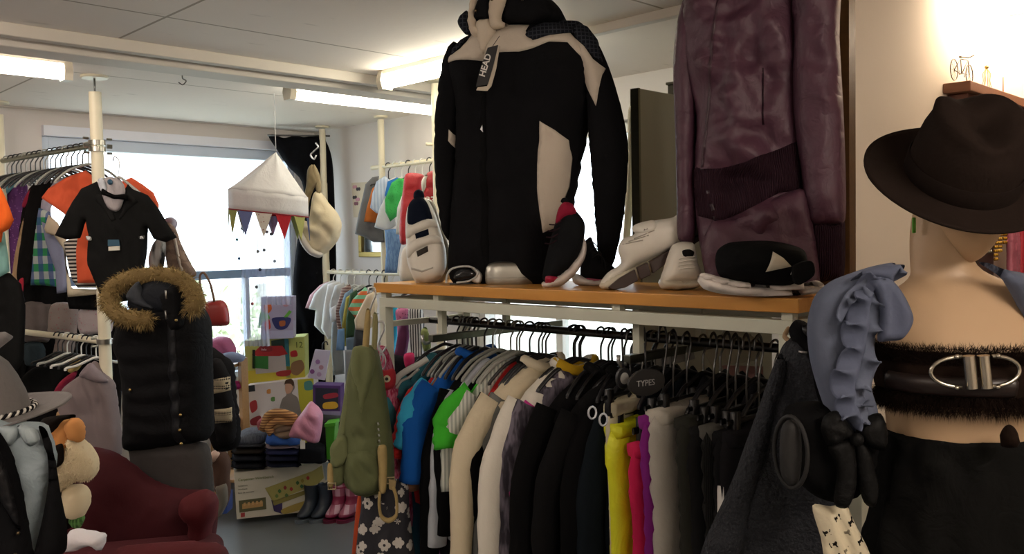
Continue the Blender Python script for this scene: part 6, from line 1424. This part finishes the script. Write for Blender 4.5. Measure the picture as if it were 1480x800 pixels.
# ------------------------------------------------------------------ lower children rail on the right-hand wall
LRR = [
 ('bodysuit', 'pink and white baby shirt at the far end of the low cream rail', 'baby clothes', [(462, 412), (474, 406), (482, 420), (476, 440), (456, 446), (441, 445), (448, 426)], 5.95, M('c9a3ac'), .025),
 ('bodysuit', 'white baby bodysuit with short sleeves, second on the low cream rail', 'baby clothes', [(468, 410), (482, 404), (496, 412), (492, 440), (486, 470), (478, 488), (466, 482), (454, 470), (456, 448), (446, 446), (454, 424)], 5.85, M('c8cacb'), .03),
 ('bodysuit', 'white baby bodysuit with its legs hanging lowest on the low cream rail', 'baby clothes', [(474, 410), (490, 406), (500, 420), (494, 450), (488, 486), (474, 490), (464, 474), (468, 440)], 5.78, M('d2d2d2'), .03),
 ('bodysuit', 'pale grey baby shirt left of the brown striped one', 'baby clothes', [(484, 412), (498, 408), (504, 430), (492, 466), (480, 470), (476, 440)], 5.70, M('b9bdbf'), .025),
 ('baby_trousers', 'long pale grey baby trousers below the white bodysuits', 'baby clothes', [(480, 460), (492, 458), (496, 500), (498, 540), (482, 542), (478, 500)], 5.7, M('8f9699'), .03),
 ('baby_shirt', 'white baby shirt hem above the lilac baby set', 'baby clothes', [(476, 446), (486, 440), (488, 462), (478, 466)], 5.6, M('d2d6dc'), .02),
 ('baby_shirt', 'brown and cream diagonal striped baby shirt on the low cream rail', 'baby clothes', [(494, 416), (506, 410), (512, 430), (506, 456), (496, 482), (488, 476), (484, 452)], 5.60, M('6b4c47', 'stripe', '9c8880', s=.6), .025),
 ('baby_shirt', 'slate blue baby shirt beside the brown striped one', 'baby clothes', [(498, 424), (510, 416), (512, 440), (504, 470), (494, 474), (490, 450)], 5.52, M('6c8496'), .025),
 ('baby_shirt', 'olive yellow small shirt on the low cream rail', 'baby clothes', [(500, 430), (508, 424), (512, 460), (506, 500), (498, 500), (494, 470)], 5.47, M('9c9445'), .02),
 ('baby_shirt', 'dark green small shirt on the low cream rail', 'baby clothes', [(506, 424), (516, 418), (520, 450), (514, 486), (500, 490), (500, 460)], 5.41, M('2f4a32'), .025),
 ('baby_shirt', 'orange and mint green small shirt on the low cream rail', 'baby clothes', [(510, 432), (528, 414), (540, 430), (530, 446), (514, 460), (503, 446)], 5.33, M('c06236', 'stripe', '77b692', s=1.6), .025),
 ('baby_trousers', 'light blue small trousers below the olive yellow shirt', 'baby clothes', [(488, 476), (498, 474), (498, 506), (486, 506)], 5.45, M('6f93bd'), .02),
 ('baby_trousers', 'blue grey small trousers under the dark green shirt', 'baby clothes', [(500, 488), (514, 486), (518, 540), (502, 542)], 5.4, M('5b6f80'), .02),
 ('baby_shirt', 'dark grey small jumper left of the cream sweater', 'baby clothes', [(514, 460), (526, 450), (530, 490), (520, 512), (510, 506)], 5.3, M('3a3c40'), .025),
 ('baby_trousers', 'long grey small trousers hanging behind the green backpack', 'baby clothes', [(498, 505), (516, 505), (520, 560), (500, 566)], 5.35, M('81868a'), .02),
 ('sweater', 'cream small sweater nearest to the orange shelf board', 'sweater', [(520, 446), (530, 426), (542, 420), (546, 440), (542, 470), (530, 478), (514, 476), (512, 462)], 5.15, M('c5b7a0'), .03),
]
for name, lab, cat, pts, Z, mt, T in LRR: og(name, lab, cat, pts, Z, mt, T*.6, 0, res=.016, w=.022, sm=False)
for k in range(20):
    y = 5.25-k*.085
    hanger('smallblack' if k in (5, 6, 7, 11, 12, 13) else 'white', 3.44, y, 1.39, math.radians((k*29) % 17-8), 'small hanger on the low cream rail of baby clothes', 'hangers on the low cream rail')
# women's clothes seen under the left end of the board
for name, lab, cat, pts, Z, mt in (
 ('dress', 'dark blue dress under the left end of the orange board', 'dress', [(552, 446), (566, 446), (570, 500), (560, 530), (548, 530)], 4.7, M('1f2c4c')),
 ('dress', 'turquoise dress right of the dark blue one under the board', 'dress', [(558, 446), (574, 444), (576, 470), (572, 500), (568, 525), (560, 515), (564, 480)], 4.6, M('1f88a8')),
 ('dress', 'pink patterned top right of the turquoise dress', 'top', [(572, 448), (590, 446), (588, 490), (576, 500), (574, 470)], 4.5, M('b0648a', 'specks', '7a3a5a')),
 ('dress', 'plum purple dress below the pink patterned top', 'dress', [(580, 460), (592, 462), (590, 500), (580, 530), (568, 526), (572, 500)], 4.4, M('5a2a4c')),
 ('dress', 'black and white striped dress beside the steel post of the rack', 'dress', [(590, 448), (610, 446), (614, 490), (612, 530), (598, 524), (592, 490)], 4.35, M('b8b8b8', 'vstripe', '3a3a3e', s=.6)),
 ('skirt', 'raspberry skirt corner under the striped dress', 'skirt', [(584, 512), (598, 510), (598, 528), (586, 530)], 4.2, M('a82050')),
 ('scarf', 'olive green scarf looped under the board near the left cross arm', 'scarf', [(608, 480), (616, 472), (622, 490), (622, 504), (612, 506)], 3.6, M('77804f')),
 ('coat', 'dark coat behind the far end of the long rack', 'coat', [(548, 520), (600, 516), (660, 510), (660, 640), (560, 640)], 4.3, M('1a1a1e')),
): og(name, lab, cat, pts, Z, mt, .025)

# ------------------------------------------------------------------ toy boxes and folded clothes by the window
def carton(name, label, quad, Z, turn, depth, mat, cat='box'):
    cx = sum(p[0] for p in quad)/len(quad); py = max(p[1] for p in quad)
    P = pl(cx, (quad[0][1]+py)/2, Z, turn); q = [P.uv(*p) for p in quad]
    t = thing(name, label, cat, P.p(P.uv(cx, py)[0], min(v for _, v in q), -depth/2))
    extr('carton_body', q, P, -depth, 0, mat, t, px=False, bev=.003)
    return t, P
def pr(t, P, name, pts, mat, lvl=1, sm=False, px=True): return extr(name, pts, P, .0004, .0012*lvl, mat, t, px=px, sm=sm)
def card(c): return M(c, 'card')
# bench carrying the boxes
bq = at(400, 640, 5.75)
bn = thing('low_bench', 'low wooden bench under the toy boxes by the window', 'bench', (bq.x, bq.y, 0))
block('bench_top', (bq.x, bq.y), .40, .20, .38, .415, .006, M('b08a58', 'wood', '946f42'), bn, 8)
for sx in (-.35, .35):
    for sy in (-.16, .16):
        q = Vector((bq.x, bq.y, 0))+RH*sx+FH*sy; MB().box(q+Vector((-.02, -.02, 0)), q+Vector((.02, .02, .38))).out('leg', M('b08a58', 'wood', '946f42'), bn, False)
t, P = carton('toy_box', 'white toy box printed with a baby on a rug, below the number 12 box', [(358, 556), (454, 545), (456, 640), (360, 640)], 5.45, 6, .22, card('d8d4d6'))
pr(t, P, 'yellow_panel', [(430, 548), (453, 546), (455, 640), (436, 640)], card('b9b735'))
pr(t, P, 'baby_picture', [(412, 556), (416, 550), (424, 551), (426, 560), (422, 568), (430, 574), (434, 590), (436, 612), (400, 612), (404, 590), (408, 576), (414, 570)], card('8b8480'), 2, True)
pr(t, P, 'face_picture', [(412, 560), (414, 552), (421, 551), (424, 558), (420, 567), (414, 568)], card('c99f86'), 3, True)
pr(t, P, 'hair_picture', [(411, 556), (413, 549), (421, 547), (425, 552), (424, 558), (420, 554), (413, 554)], card('4c3524'), 4, True)
pr(t, P, 'logo_patch', [(358, 557), (368, 556), (369, 565), (359, 566)], card('1d2733'), 2)
pr(t, P, 'red_picture', [(361, 582), (370, 578), (372, 590), (364, 596)], card('b03a44'), 2, True); pr(t, P, 'red_picture', [(362, 606), (376, 600), (378, 612), (364, 614)], card('8c2836'), 2, True)
pr(t, P, 'small_picture', [(386, 563), (391, 562), (391, 568), (386, 568)], card('c98a4a'), 2, True); pr(t, P, 'round_badge', [(440, 552), (450, 550), (452, 562), (441, 563)], card('4f8f8a'), 2, True)
pr(t, P, 'green_picture', [(392, 574), (397, 573), (397, 579), (392, 579)], card('5b8a4a'), 2, True)
t, P = carton('toy_box', 'yellow green toy box with a toy house picture and the number 12', [(353, 492), (440, 486), (441, 545), (356, 556)], 5.5, 6, .2, card('b5c06a'))
pr(t, P, 'dark_panel', [(392, 492), (412, 489), (414, 545), (394, 549)], card('24463a'), 1); pr(t, P, 'teal_panel', [(411, 489), (417, 489), (420, 545), (414, 546)], card('2a7a86'), 2)
pr(t, P, 'yellow_base', [(357, 536), (440, 526), (441, 545), (357, 556)], card('c9b93a'), 2)
pr(t, P, 'house_wall', [(368, 512), (412, 510), (414, 536), (370, 540)], card('b9b3b0'), 3); pr(t, P, 'house_roof', [(364, 512), (376, 500), (408, 499), (416, 511), (404, 514), (372, 514)], card('b0282c'), 4)
pr(t, P, 'house_side', [(366, 514), (388, 514), (388, 533), (367, 531)], card('2f7a35'), 5); pr(t, P, 'house_edge', [(365, 505), (369, 505), (369, 532), (365, 532)], card('1b1d1c'), 5)
pr(t, P, 'logo_patch', [(376, 500), (392, 500), (393, 507), (377, 507)], card('8c1f28'), 6, True); pr(t, P, 'toy_picture', [(422, 524), (436, 520), (440, 532), (430, 542), (421, 538)], card('8a6a4a'), 3, True)
pr(t, P, 'red_picture', [(420, 508), (428, 506), (430, 514), (421, 515)], card('b0282c'), 3, True); pr(t, P, 'red_picture', [(400, 537), (420, 534), (418, 542), (402, 543)], card('9c2a2a'), 5, True)
a = P.uv(426, 502); text('number', '12', .052, P.p(a[0], a[1], .003), P.U, P.V, card('5c6a2a'), t)
text('lettering', 'little', .018, P.p(*P.uv(378, 506), .009), P.U, P.V, card('e8e0e0'), t)
t, P = carton('toy_box', 'lilac grey toy box with a blue bowl and toy fruit, topmost of the toy boxes', [(377, 429), (424, 428), (424, 488), (377, 490)], 5.42, 4, .10, card('a9a5c4'))
pr(t, P, 'bowl_picture', [(394, 459), (420, 459), (416, 472), (408, 476), (400, 475), (396, 470)], card('27306e'), 2, True); pr(t, P, 'spoon_picture', [(410, 458), (418, 448), (422, 450), (414, 460)], card('5fae3a'), 2)
pr(t, P, 'fruit_picture', [(381, 442), (390, 437), (393, 446), (388, 452), (381, 450)], card('cc6a3a'), 2, True); pr(t, P, 'fruit_picture', [(382, 464), (389, 461), (391, 474), (383, 476)], card('c63a2c'), 2, True)
pr(t, P, 'leaf_picture', [(376, 452), (386, 452), (390, 460), (380, 464), (374, 474)], card('63b548'), 3, True); pr(t, P, 'ring_logo', [(408, 434), (413, 432), (418, 435), (416, 442), (410, 442)], card('b58a9c'), 2, True)
pr(t, P, 'foot_strip', [(377, 478), (424, 477), (424, 488), (377, 490)], card('b9bcdc'), 3); pr(t, P, 'orange_picture', [(404, 464), (412, 463), (412, 470), (405, 471)], card('b86a3a'), 4, True)
t, P = carton('toy_box', 'purple toy box with a yellow and red toy picture beside the green backpack', [(452, 556), (492, 557), (492, 600), (452, 597)], 5.2, 0, .12, card('4a2a6c'))
pr(t, P, 'dark_picture', [(456, 560), (489, 561), (489, 592), (456, 589)], card('1b2238'), 2); pr(t, P, 'toy_picture', [(468, 582), (484, 580), (489, 586), (484, 590), (468, 590)], card('c9a02a'), 3, True)
pr(t, P, 'red_picture', [(468, 570), (486, 567), (488, 573), (470, 576)], card('9c2438'), 3, True); pr(t, P, 'pale_strip', [(452, 593), (492, 594), (492, 600), (452, 597)], card('8a84a8'), 3)
MB().box((0,0,0),(0,0,0))
q = at(472, 605, 5.28); sb = thing('storage_crate', 'black crate under the purple toy box', 'crate', (q.x, q.y, 0)); block('crate_body', (q.x, q.y), .10, .10, .0, q.z-.02, .01, M('1c1d1f', 'plastic'), sb); block('crate_rim', (q.x, q.y), .108, .108, q.z-.02, q.z+.012, .006, M('232426', 'plastic'), sb)
t = thing('green_crate', 'bright green plastic tub half hidden by the backpack', 'tub', at(476, 655, 5.0)); P = pl(476, 640, 5.0)
extr('tub_body', [(470, 615), (484, 613), (482, 664), (472, 664)], P, -.12, 0, M('3f8f1f', 'plastic'), t, bev=.004); extr('tub_rim', [(469, 612), (485, 610), (485, 615), (469, 617)], P, -.12, .006, M('4aa226', 'plastic'), t, bev=.002)
# lilac baby set on a small hanger
t = thing('baby_set', 'lilac packaged baby set with small prints hanging below the baby clothes', 'baby clothes', at(462, 548, 5.1)); P = pl(462, 525, 5.1, 0)
extr('package', [(456, 504), (478, 506), (470, 549), (445, 545)], P, 0, .012, M('b5b2cc', 'card'), t, bev=.003)
for px, py, c in ((460, 522, '8a6aa0'), (465, 530, '9c7a8c'), (452, 536, '7a4a86'), (462, 540, 'a08ab0')): u, v = P.uv(px, py); extr('print', [(u+.014*math.cos(a), v+.014*math.sin(a)) for a in [2*math.pi*i/10 for i in range(10)]], P, .012, .014, card(c), t, px=False)
MB().tube(spline([P.p(*P.uv(*q), .006) for q in ((466, 506), (467, 496), (472, 493), (474, 498))], 3, False), .004, 6).out('hook', M('1c1c1c', 'plastic'), t)
# carpenter workbench box on the floor
t, P = carton('workbench_box', 'long white toy box lettered Carpenter Workbench lying on the floor', [(338, 683), (475, 667), (475, 736), (342, 750)], 5.05, 18, .22, card('c9c3b2'))
g0 = P.uv(344, 695); g1 = P.uv(392, 690); dx = Vector((g1[0]-g0[0], g1[1]-g0[1])).normalized(); TU, TV = P.U*dx.x+P.V*dx.y, P.V*dx.x-P.U*dx.y
text('title', 'Carpenter Workbench', .021, P.p(g0[0], g0[1], .002), TU, TV, card('6f7a3a'), t)
for k, s_ in enumerate(('Hobelbank', 'Werkbank', 'Banc de menuisier')):
    a = P.uv(344, 703+k*5); text('subtitle', s_, .012, P.p(a[0], a[1], .002), TU, TV, card('55584a'), t)
TG = card('a39a58')
pr(t, P, 'tray_picture', [(383, 705), (452, 680), (465, 672), (468, 690), (460, 698), (446, 704), (394, 724)], TG, 2); pr(t, P, 'tray_edge', [(388, 710), (394, 724), (446, 706), (446, 712), (396, 730)], card('857b3e'), 3)
pr(t, P, 'purple_picture', [(392, 722), (408, 726), (408, 742), (396, 738)], card('3a2c5c'), 2); pr(t, P, 'yellow_picture', [(408, 735), (446, 722), (444, 732), (412, 742)], card('a8924a'), 3, True)
for px, py, c in ((404, 709, '3f6a30'), (412, 704, '8f3030'), (421, 706, 'a32c2c'), (430, 697, '39602c'), (437, 694, '8a7a30'), (445, 690, 'a02a2a'), (436, 702, '2f5f35'), (414, 715, '55703a'), (400, 716, '6a8040')): pr(t, P, 'peg_picture', [(px-2.5, py), (px, py-3), (px+2.5, py), (px, py+3)], card(c), 4, True)
pr(t, P, 'photo_panel', [(345, 723), (384, 718), (385, 735), (346, 740)], card('5c5a3c'), 2); pr(t, P, 'bench_picture', [(350, 728), (380, 724), (380, 731), (350, 735)], card('b9905a'), 3)
for k in range(5): pr(t, P, 'peg_picture', [(352+k*6, 726-k*.8), (355+k*6, 725.5-k*.8), (355+k*6, 730-k*.8), (352+k*6, 730.5-k*.8)], card('c9a06a'), 4)
pr(t, P, 'red_logo', [(348, 741), (354, 740), (354, 746), (348, 747)], card('a83a3a'), 2); pr(t, P, 'pale_panel', [(466, 668), (475, 667), (475, 690), (470, 694)], card('9aa3a8'), 2)
# folded clothes on the box
def folded(label, px, py, wpx, hpx, Z, mat, turn=14, dep=.2, group=None, cat='folded clothes', name='folded_clothes', pts=None):
    P = pl(px, py, Z, turn)
    if not pts: pts = [(px-wpx, py), (px-wpx*1.02, py-hpx*.5), (px-wpx*.96, py-hpx), (px, py-hpx*1.15), (px+wpx*.95, py-hpx*1.05), (px+wpx*1.0, py-hpx*.5), (px+wpx*.97, py)]
    o = inflate(name, pts, P, dep*.5, mat, w=.035, fold=(.002, .1, 80, .005), res=.014, off=-dep*.4); tag(o, label, cat, group); return o
for k, (h_, c, lab) in enumerate(((680, '1b1c20', 'black folded jeans, bottom of the left pile on the workbench box'), (669, '22242a', 'dark folded trousers, second from the bottom of the left pile'), (659, '2a2622', 'brown black folded trousers in the middle of the left pile'), (649, '3d3f46', 'charcoal folded trousers near the top of the left pile'))):
    folded(lab, 359, h_, 25-k*.6, 10, 4.97, M(c))
folded('grey folded jumper, topmost of the left pile on the workbench box', 359, 640, 24, 16, 4.97, M('5b606b', 'marl', '4b505b', s=.5), pts=[(334, 642), (340, 632), (352, 624), (366, 621), (384, 624), (385, 638), (376, 644), (350, 646)])
for k, (h_, c, lab) in enumerate(((678, '171a28', 'navy folded jeans, bottom of the right pile on the workbench box'), (669, '1c2036', 'dark blue folded jeans, second from the bottom of the right pile'), (660, '22284a', 'ink blue folded trousers in the middle of the right pile'), (651, '8f8088', 'pale mauve folded cloth under the bright blue one'))):
    folded(lab, 409, h_, 25, 9 if k < 3 else 6, 4.93, M(c))
folded('bright blue folded jersey, topmost of the right pile', 408, 645, 24, 15, 4.93, M('2f559c'), pts=[(384, 645), (386, 632), (394, 623), (404, 630), (420, 634), (434, 638), (434, 645), (410, 647)])
P = pl(438, 640, 4.8); o = extr('price_card', [(434, 636), (441, 636), (441, 648), (434, 648)], P, 0, .003, card('cfcdc8')); tag(o, 'small white price card on the bright blue folded jersey', 'card')
folded('black folded garments right of the two piles', 452, 672, 20, 24, 4.95, M('15161a'))
q = at(405, 616, 4.95); P = pl(405, 610, 4.95)
t = thing('scarf_roll', 'coiled orange and cream striped scarf on top of the bright blue jersey', 'scarf', P.p(*P.uv(405, 626)))
for k, (pts, c) in enumerate((([(383, 615), (388, 600), (400, 594), (416, 596), (428, 602), (420, 608), (402, 606), (390, 616), (396, 624)], 'b98a58'), ([(380, 620), (390, 606), (404, 600), (420, 604), (426, 596)], '9a6a3c'), ([(386, 622), (400, 612), (418, 608), (430, 606)], 'c2a078'), ([(388, 626), (404, 620), (420, 616), (432, 612), (430, 622), (414, 628), (396, 628)], '8f7a66'), ([(378, 620), (376, 612), (382, 608)], 'a05a60'))):
    MB().tube(spline([P.p(*P.uv(*q), .03-.01*k) for q in pts], 4, False), .022, 9).out('coil', M(c, 'stripe', '7a5434', s=.5) if k < 2 else M(c), t)
og('cloth_bag', 'shiny pink cloth bag leaning on the coiled striped scarf', 'bag', [(424, 612), (436, 596), (448, 580), (454, 582), (464, 592), (467, 604), (462, 636), (452, 640), (436, 634), (418, 630)], 4.9, M('bd7f96', 'satin', 'ad6f88', .45), .07, 0, (.010, .07, 50, .012))
# shelf post and clothes on the shelf left of the boxes
q = at(352, 560, 5.3)
sf = thing('shelf_stand', 'pale wooden shelf stand seen edge-on left of the toy boxes', 'shelf', (q.x, q.y, 0))
WD = M('b8946a', 'wood', '9c7a52')
MB().box((q.x-.022, q.y-.022, 0), (q.x+.022, q.y+.022, at(352, 516, 5.3).z)).out('post', WD, sf, False, bev=.002)
for z in (at(330, 524, 5.3).z, .55, .2):
    c = Vector((q.x, q.y, 0))-RH*.2; block('shelf_plank', (c.x, c.y), .175, .12, z-.02, z, .003, WD, sf)
q2 = Vector((q.x, q.y, 0))-RH*.37; MB().box((q2.x-.022, q2.y-.022, 0), (q2.x+.022, q2.y+.022, at(352, 516, 5.3).z)).out('post', WD, sf, False)
og('clothes_heap', 'heap of pink clothes on top of the wooden shelf stand', 'clothes', [(302, 522), (302, 494), (316, 486), (332, 488), (340, 500), (340, 512), (320, 516)], 5.3, M('b5628a', 'satin', '9a4c74', .7), .07, 0, (.012, .05, 40, .016))
og('folded_clothes', 'pale blue cloth on the corner of the wooden shelf stand', 'cloth', [(318, 512), (336, 508), (354, 514), (350, 522), (330, 524), (316, 520)], 5.2, M('8f9fbe'), .03)
og('folded_clothes', 'magenta cloth on the second board of the wooden shelf stand', 'cloth', [(330, 552), (346, 550), (352, 558), (348, 562), (332, 562)], 5.3, M('8c2360'), .05)
og('clothes_heap', 'patterned dark clothes under the pale blue cloth', 'clothes', [(304, 518), (326, 516), (338, 528), (336, 540), (316, 540), (304, 530)], 4.75, M('3a3230', 'specks', '8a7a6a'), .05)
# plush animal and blue tub by the armchair
t, P, b = og('plush_animal', 'brown and grey plush animal standing between the armchair and the workbench box', 'soft toy', [(306, 652), (318, 648), (330, 656), (334, 672), (332, 690), (334, 706), (330, 726), (320, 742), (316, 738), (320, 722), (312, 712), (308, 690)], 4.3, M('4a342a', 'velvet', '3a2a22', .9), .05, 0, (.004, .05, 20, .01),
  parts=[('muzzle', [(306, 654), (314, 648), (322, 654), (316, 666), (308, 664)], M('b59a8c', 'velvet', rough=.9), .03, .03), ('hind_leg', [(314, 698), (330, 696), (332, 722), (322, 742), (315, 742), (318, 722)], M('6b655c', 'velvet', rough=.9), .025, .03)])
q = on_axis(320, 752, 2, 0); tb = thing('blue_tub', 'small blue and white tub beside the armchair', 'tub', at(318, 745, 4.6)); P = pl(318, 730, 4.6)
extr('tub_body', [(310, 716), (328, 714), (328, 742), (312, 744)], P, -.1, 0, M('27407c', 'plastic'), tb, bev=.004); extr('tub_label', [(316, 712), (328, 710), (328, 722), (316, 722)], P, -.001, .004, card('c3cddd'), tb)
# rubber boots
def boots(name, label, xs, py, col, kind, sole, h=.20, Z=None, c2=None, trim=None):
    t = thing(name, label, 'boots', on_axis(sum(xs)/2, py, 2, 0))
    for x in xs:
        q = on_axis(x, py, 2, 0); q.z = 0; d = (-FH*.85-RH*.5).normalized()
        secs = [(q+Vector((0, 0, .018))+d*.055, .042, .075), (q+Vector((0, 0, .05))+d*.045, .040, .066), (q+Vector((0, 0, .075))+d*.02, .037, .05), (q+Vector((0, 0, .11)), .037, .040), (q+Vector((0, 0, h*.8)), .043, .045), (q+Vector((0, 0, h)), .047, .048)]
        vs = []; n = 18; sdv = Vector((-d.y, d.x, 0))
        for c, a_, b2 in secs:
            for k in range(n): an = 2*math.pi*k/n; vs.append(c+sdv*a_*math.cos(an)+d*b2*math.sin(an))
        fs = [(j*n+k, j*n+(k+1) % n, (j+1)*n+(k+1) % n, (j+1)*n+k) for j in range(len(secs)-1) for k in range(n)]+[tuple(range(n))]
        bo = link('boot', vs, fs, M(col, kind, c2, .4), t); bo.modifiers.new('s', 'SOLIDIFY').thickness = .005; sbm = bo.modifiers.new('u', 'SUBSURF'); sbm.levels = 1; sbm.render_levels = 2
        vs = []
        for z in (0, .018):
            for k in range(n): an = 2*math.pi*k/n; vs.append(q+d*.055+Vector((0, 0, z))+sdv*.045*math.cos(an)+d*.08*math.sin(an))
        sharp(link('sole', vs, [(k, (k+1) % n, n+(k+1) % n, n+k) for k in range(n)]+[tuple(range(n)), tuple(range(n, 2*n))], M(sole, 'plastic'), bo))
    return t
boots('rubber_boots', 'pair of dark navy rubber boots on the floor in front of the workbench box', (452, 472), 747, '1e2733', 'plastic', '5b646c')
boots('rubber_boots', 'pair of raspberry pink patterned rubber boots right of the navy pair', (492, 511), 747, '7a1f40', 'plaid', '5c1430', .19, c2='b08a9a')
# ------------------------------------------------------------------ things hanging from the far left corner of the long rack
P = pl(545, 470, 3.02, 0)
for k, (a, lab) in enumerate((((538, 430), 'silver hook on the far left corner of the rack carrying the green backpack'), ((549, 480), 'second silver hook, hanging lower beside the owl bag'))):
    px, py = a; t = thing('s_hook', lab, 'hook', P.p(*P.uv(px, py)))
    MB().tube(spline([P.p(*P.uv(*q), -.02*k) for q in ((px-6, py-6), (px-4, py-14), (px+3, py-14), (px+5, py-4), (px, py+8), (px-4, py+22), (px+2, py+30), (px+8, py+22))], 4, False), .0035, 8).out('hook_wire', chrome, t)
for k in range(3):
    px, py = 545+k*4, 508+k*7; o = MB().tube([P.p(*P.uv(px+5*math.cos(a), py+11*math.sin(a)), .01*math.cos(a)) for a in [2*math.pi*i/18 for i in range(18)]], .0025, 7, closed=True).out('key_ring', chrome); tag(o, 'thin metal ring on the lower hook beside the owl bag', 'ring', 'metal rings on the lower hook')
P = pl(522, 600, 2.9, 6)
GB = M('5a6041', 'cloth', '4f5538'); GB2 = M('686e4c', 'cloth', '5a6041'); KH = M('a08c5e', 'cloth', '8c7a50')
t = thing('backpack', 'olive green canvas backpack with khaki straps hanging from the rack corner', 'backpack', P.p(0, P.uv(522, 715)[1]))
bb = inflate('bag_body', [(508, 512), (516, 500), (534, 498), (545, 504), (552, 530), (560, 580), (568, 640), (570, 690), (560, 706), (540, 715), (520, 716), (504, 706), (494, 690), (492, 650), (494, 600), (500, 550)], P, .085, GB, t, w=.07, fold=(.010, .12, 12, .020), res=.012)
inflate('side_pocket', [(480, 652), (490, 620), (500, 560), (508, 520), (514, 510), (512, 560), (506, 610), (504, 650), (500, 690), (486, 698), (478, 680)], P, .03, GB2, t, w=.03, off=.03, fold=(.005, .05, 10, .010), res=.010)
inflate('front_pocket', [(506, 648), (530, 640), (546, 650), (552, 676), (544, 700), (524, 706), (508, 698), (502, 672)], P, .03, GB, t, w=.03, off=.075, fold=(.006, .05, 40, .012), res=.010)
inflate('pocket_flap', [(480, 640), (494, 622), (504, 626), (506, 650), (498, 664), (484, 668)], P, .012, GB2, t, w=.012, off=.065, fold=(.003, .04, 30, .004))
inflate('hood_flap', [(512, 500), (522, 496), (540, 500), (544, 520), (534, 560), (524, 600), (518, 560), (510, 530)], P, .02, GB2, t, w=.02, off=.075, fold=(.004, .04, 5, .006))
inflate('top_strap', [(530, 446), (536, 448), (536, 470), (534, 500), (530, 520), (524, 516), (526, 480)], P, .01, KH, t, w=.01, off=.03, fold=(.001, .05, 0, .002))
inflate('top_strap', [(540, 452), (546, 456), (546, 490), (542, 520), (537, 518), (538, 480)], P, .01, M('8f8a62'), t, w=.01, off=.01, fold=(.001, .05, 0, .002))
inflate('shoulder_strap', [(548, 636), (560, 634), (561, 666), (559, 698), (550, 697), (549, 664)], P, .008, KH, t, w=.008, off=.10, fold=(.001, .03, 80, .001))
MB().tube(spline([P.p(*P.uv(*q), .10) for q in ((551, 698), (550, 716), (553, 732), (563, 738), (574, 730), (574, 706), (569, 690))], 4, False), .009, 8, flat=(P.U, .55)).out('strap_loop', KH, t)
extr('strap_end', [(563, 680), (574, 682), (572, 696), (564, 694)], P, .09, .105, M('8a7750', 'leather'), t, bev=.002)
for q in ((484, 690), (566, 682)):
    c = P.uv(*q); MB().tube([P.p(c[0]+x, c[1]+y, .10) for x, y in ((-.012, -.010), (.012, -.010), (.012, .010), (-.012, .010))], .0028, 7, closed=True).out('buckle', M('a89c7c', 'metal'), t)
inflate('strap_tab', [(478, 660), (484, 662), (486, 690), (480, 694), (477, 680)], P, .007, KH, t, w=.007, off=.09, fold=(0, 1, 0, 0))
pts = [P.p(*P.uv(540+.6*k, 610+k*6), .085+.0*k) for k in range(7)]
for k in range(5): MB().tube([P.p(*P.uv(548+.5*k, 602+k*8), .088), P.p(*P.uv(549+.5*k, 606+k*8), .090)], .003, 6).out('chain_link', chrome, t)
# owl pouch
P = pl(558, 546, 2.98, 0)
t = thing('owl_pouch', 'red owl-shaped pouch with big round eyes hanging beside the green backpack', 'pouch', P.p(*P.uv(556, 566)))
inflate('pouch_body', [(540, 538), (546, 532), (556, 535), (568, 532), (572, 540), (571, 556), (562, 563), (550, 563), (541, 556)], P, .03, M('a82a34', 'cloth'), t, w=.025, fold=(.001, .05, 0, .003), res=.008)
for px in (551, 561):
    c = P.uv(px, 545); Rm = Matrix((P.U, P.V, P.N)).transposed()
    MB().lathe([(.012, 0), (.012, .004), (.010, .006)], P.p(c[0], c[1], .028), 16, rot=Rm).out('eye', M('cfc4a6', 'card'), t); MB().lathe([(.006, .006), (.005, .009)], P.p(c[0], c[1], .028), 12, rot=Rm).out('pupil', M('1a1614', 'plastic'), t)
inflate('beak', [(554, 549), (559, 549), (556.5, 555)], P, .006, M('c08a3a'), t, w=.004, off=.03, fold=(0, 1, 0, 0), sm=False, res=.004)
# maroon speckled dress, daisy skirt
og('dress', 'raspberry dress with small pale flecks hanging behind the owl pouch', 'dress', [(543, 505), (556, 500), (566, 520), (576, 560), (590, 610), (592, 680), (596, 760), (560, 764), (548, 700), (546, 620), (540, 560)], 3.12, M('8c1f42', 'marl', 'b06a80', s=.5), .03, 0, (.010, .05, 15, .01))
og('dress', 'dark wine red dress strip between the flecked dress and the teal one', 'dress', [(572, 560), (582, 560), (592, 600), (598, 700), (600, 800), (586, 800), (584, 700), (578, 620)], 3.2, M('6a1428', 'marl', '8c3048', s=.5), .025)
og('skirt', 'black skirt printed with white daisies under the green backpack', 'skirt', [(524, 700), (560, 692), (588, 696), (592, 740), (598, 850), (516, 850), (516, 780), (522, 730)], 2.98, M('23232a', 'daisy', 'b9b5ae', s=.8), .04, 0, (.008, .06, 4, .006))
og('skirt', 'orange red skirt edge showing left of the daisy skirt', 'skirt', [(518, 712), (526, 706), (530, 740), (524, 850), (506, 850), (512, 760)], 3.08, M('a8421f'), .02)
# tilted silver plastic hanger piece near the left end
P = pl(575, 545, 3.0, 0)
t = thing('coat_hanger', 'wide grey plastic suit hanger poking out at the far left end of the long rack', 'hanger', P.p(*P.uv(575, 550)))
MB().tube(spline([P.p(*P.uv(*q)) for q in ((572, 556), (576, 544), (590, 534), (606, 526), (618, 518))], 4, False), .011, 9, flat=(P.N, .5)).out('hanger_body', M('a3a29c', 'plastic'), t)
MB().tube(spline([P.p(*P.uv(*q), .01) for q in ((574, 560), (580, 550), (592, 544), (606, 532))], 4, False), .005, 9).out('inner_bar', M('8c8b86', 'plastic'), t)
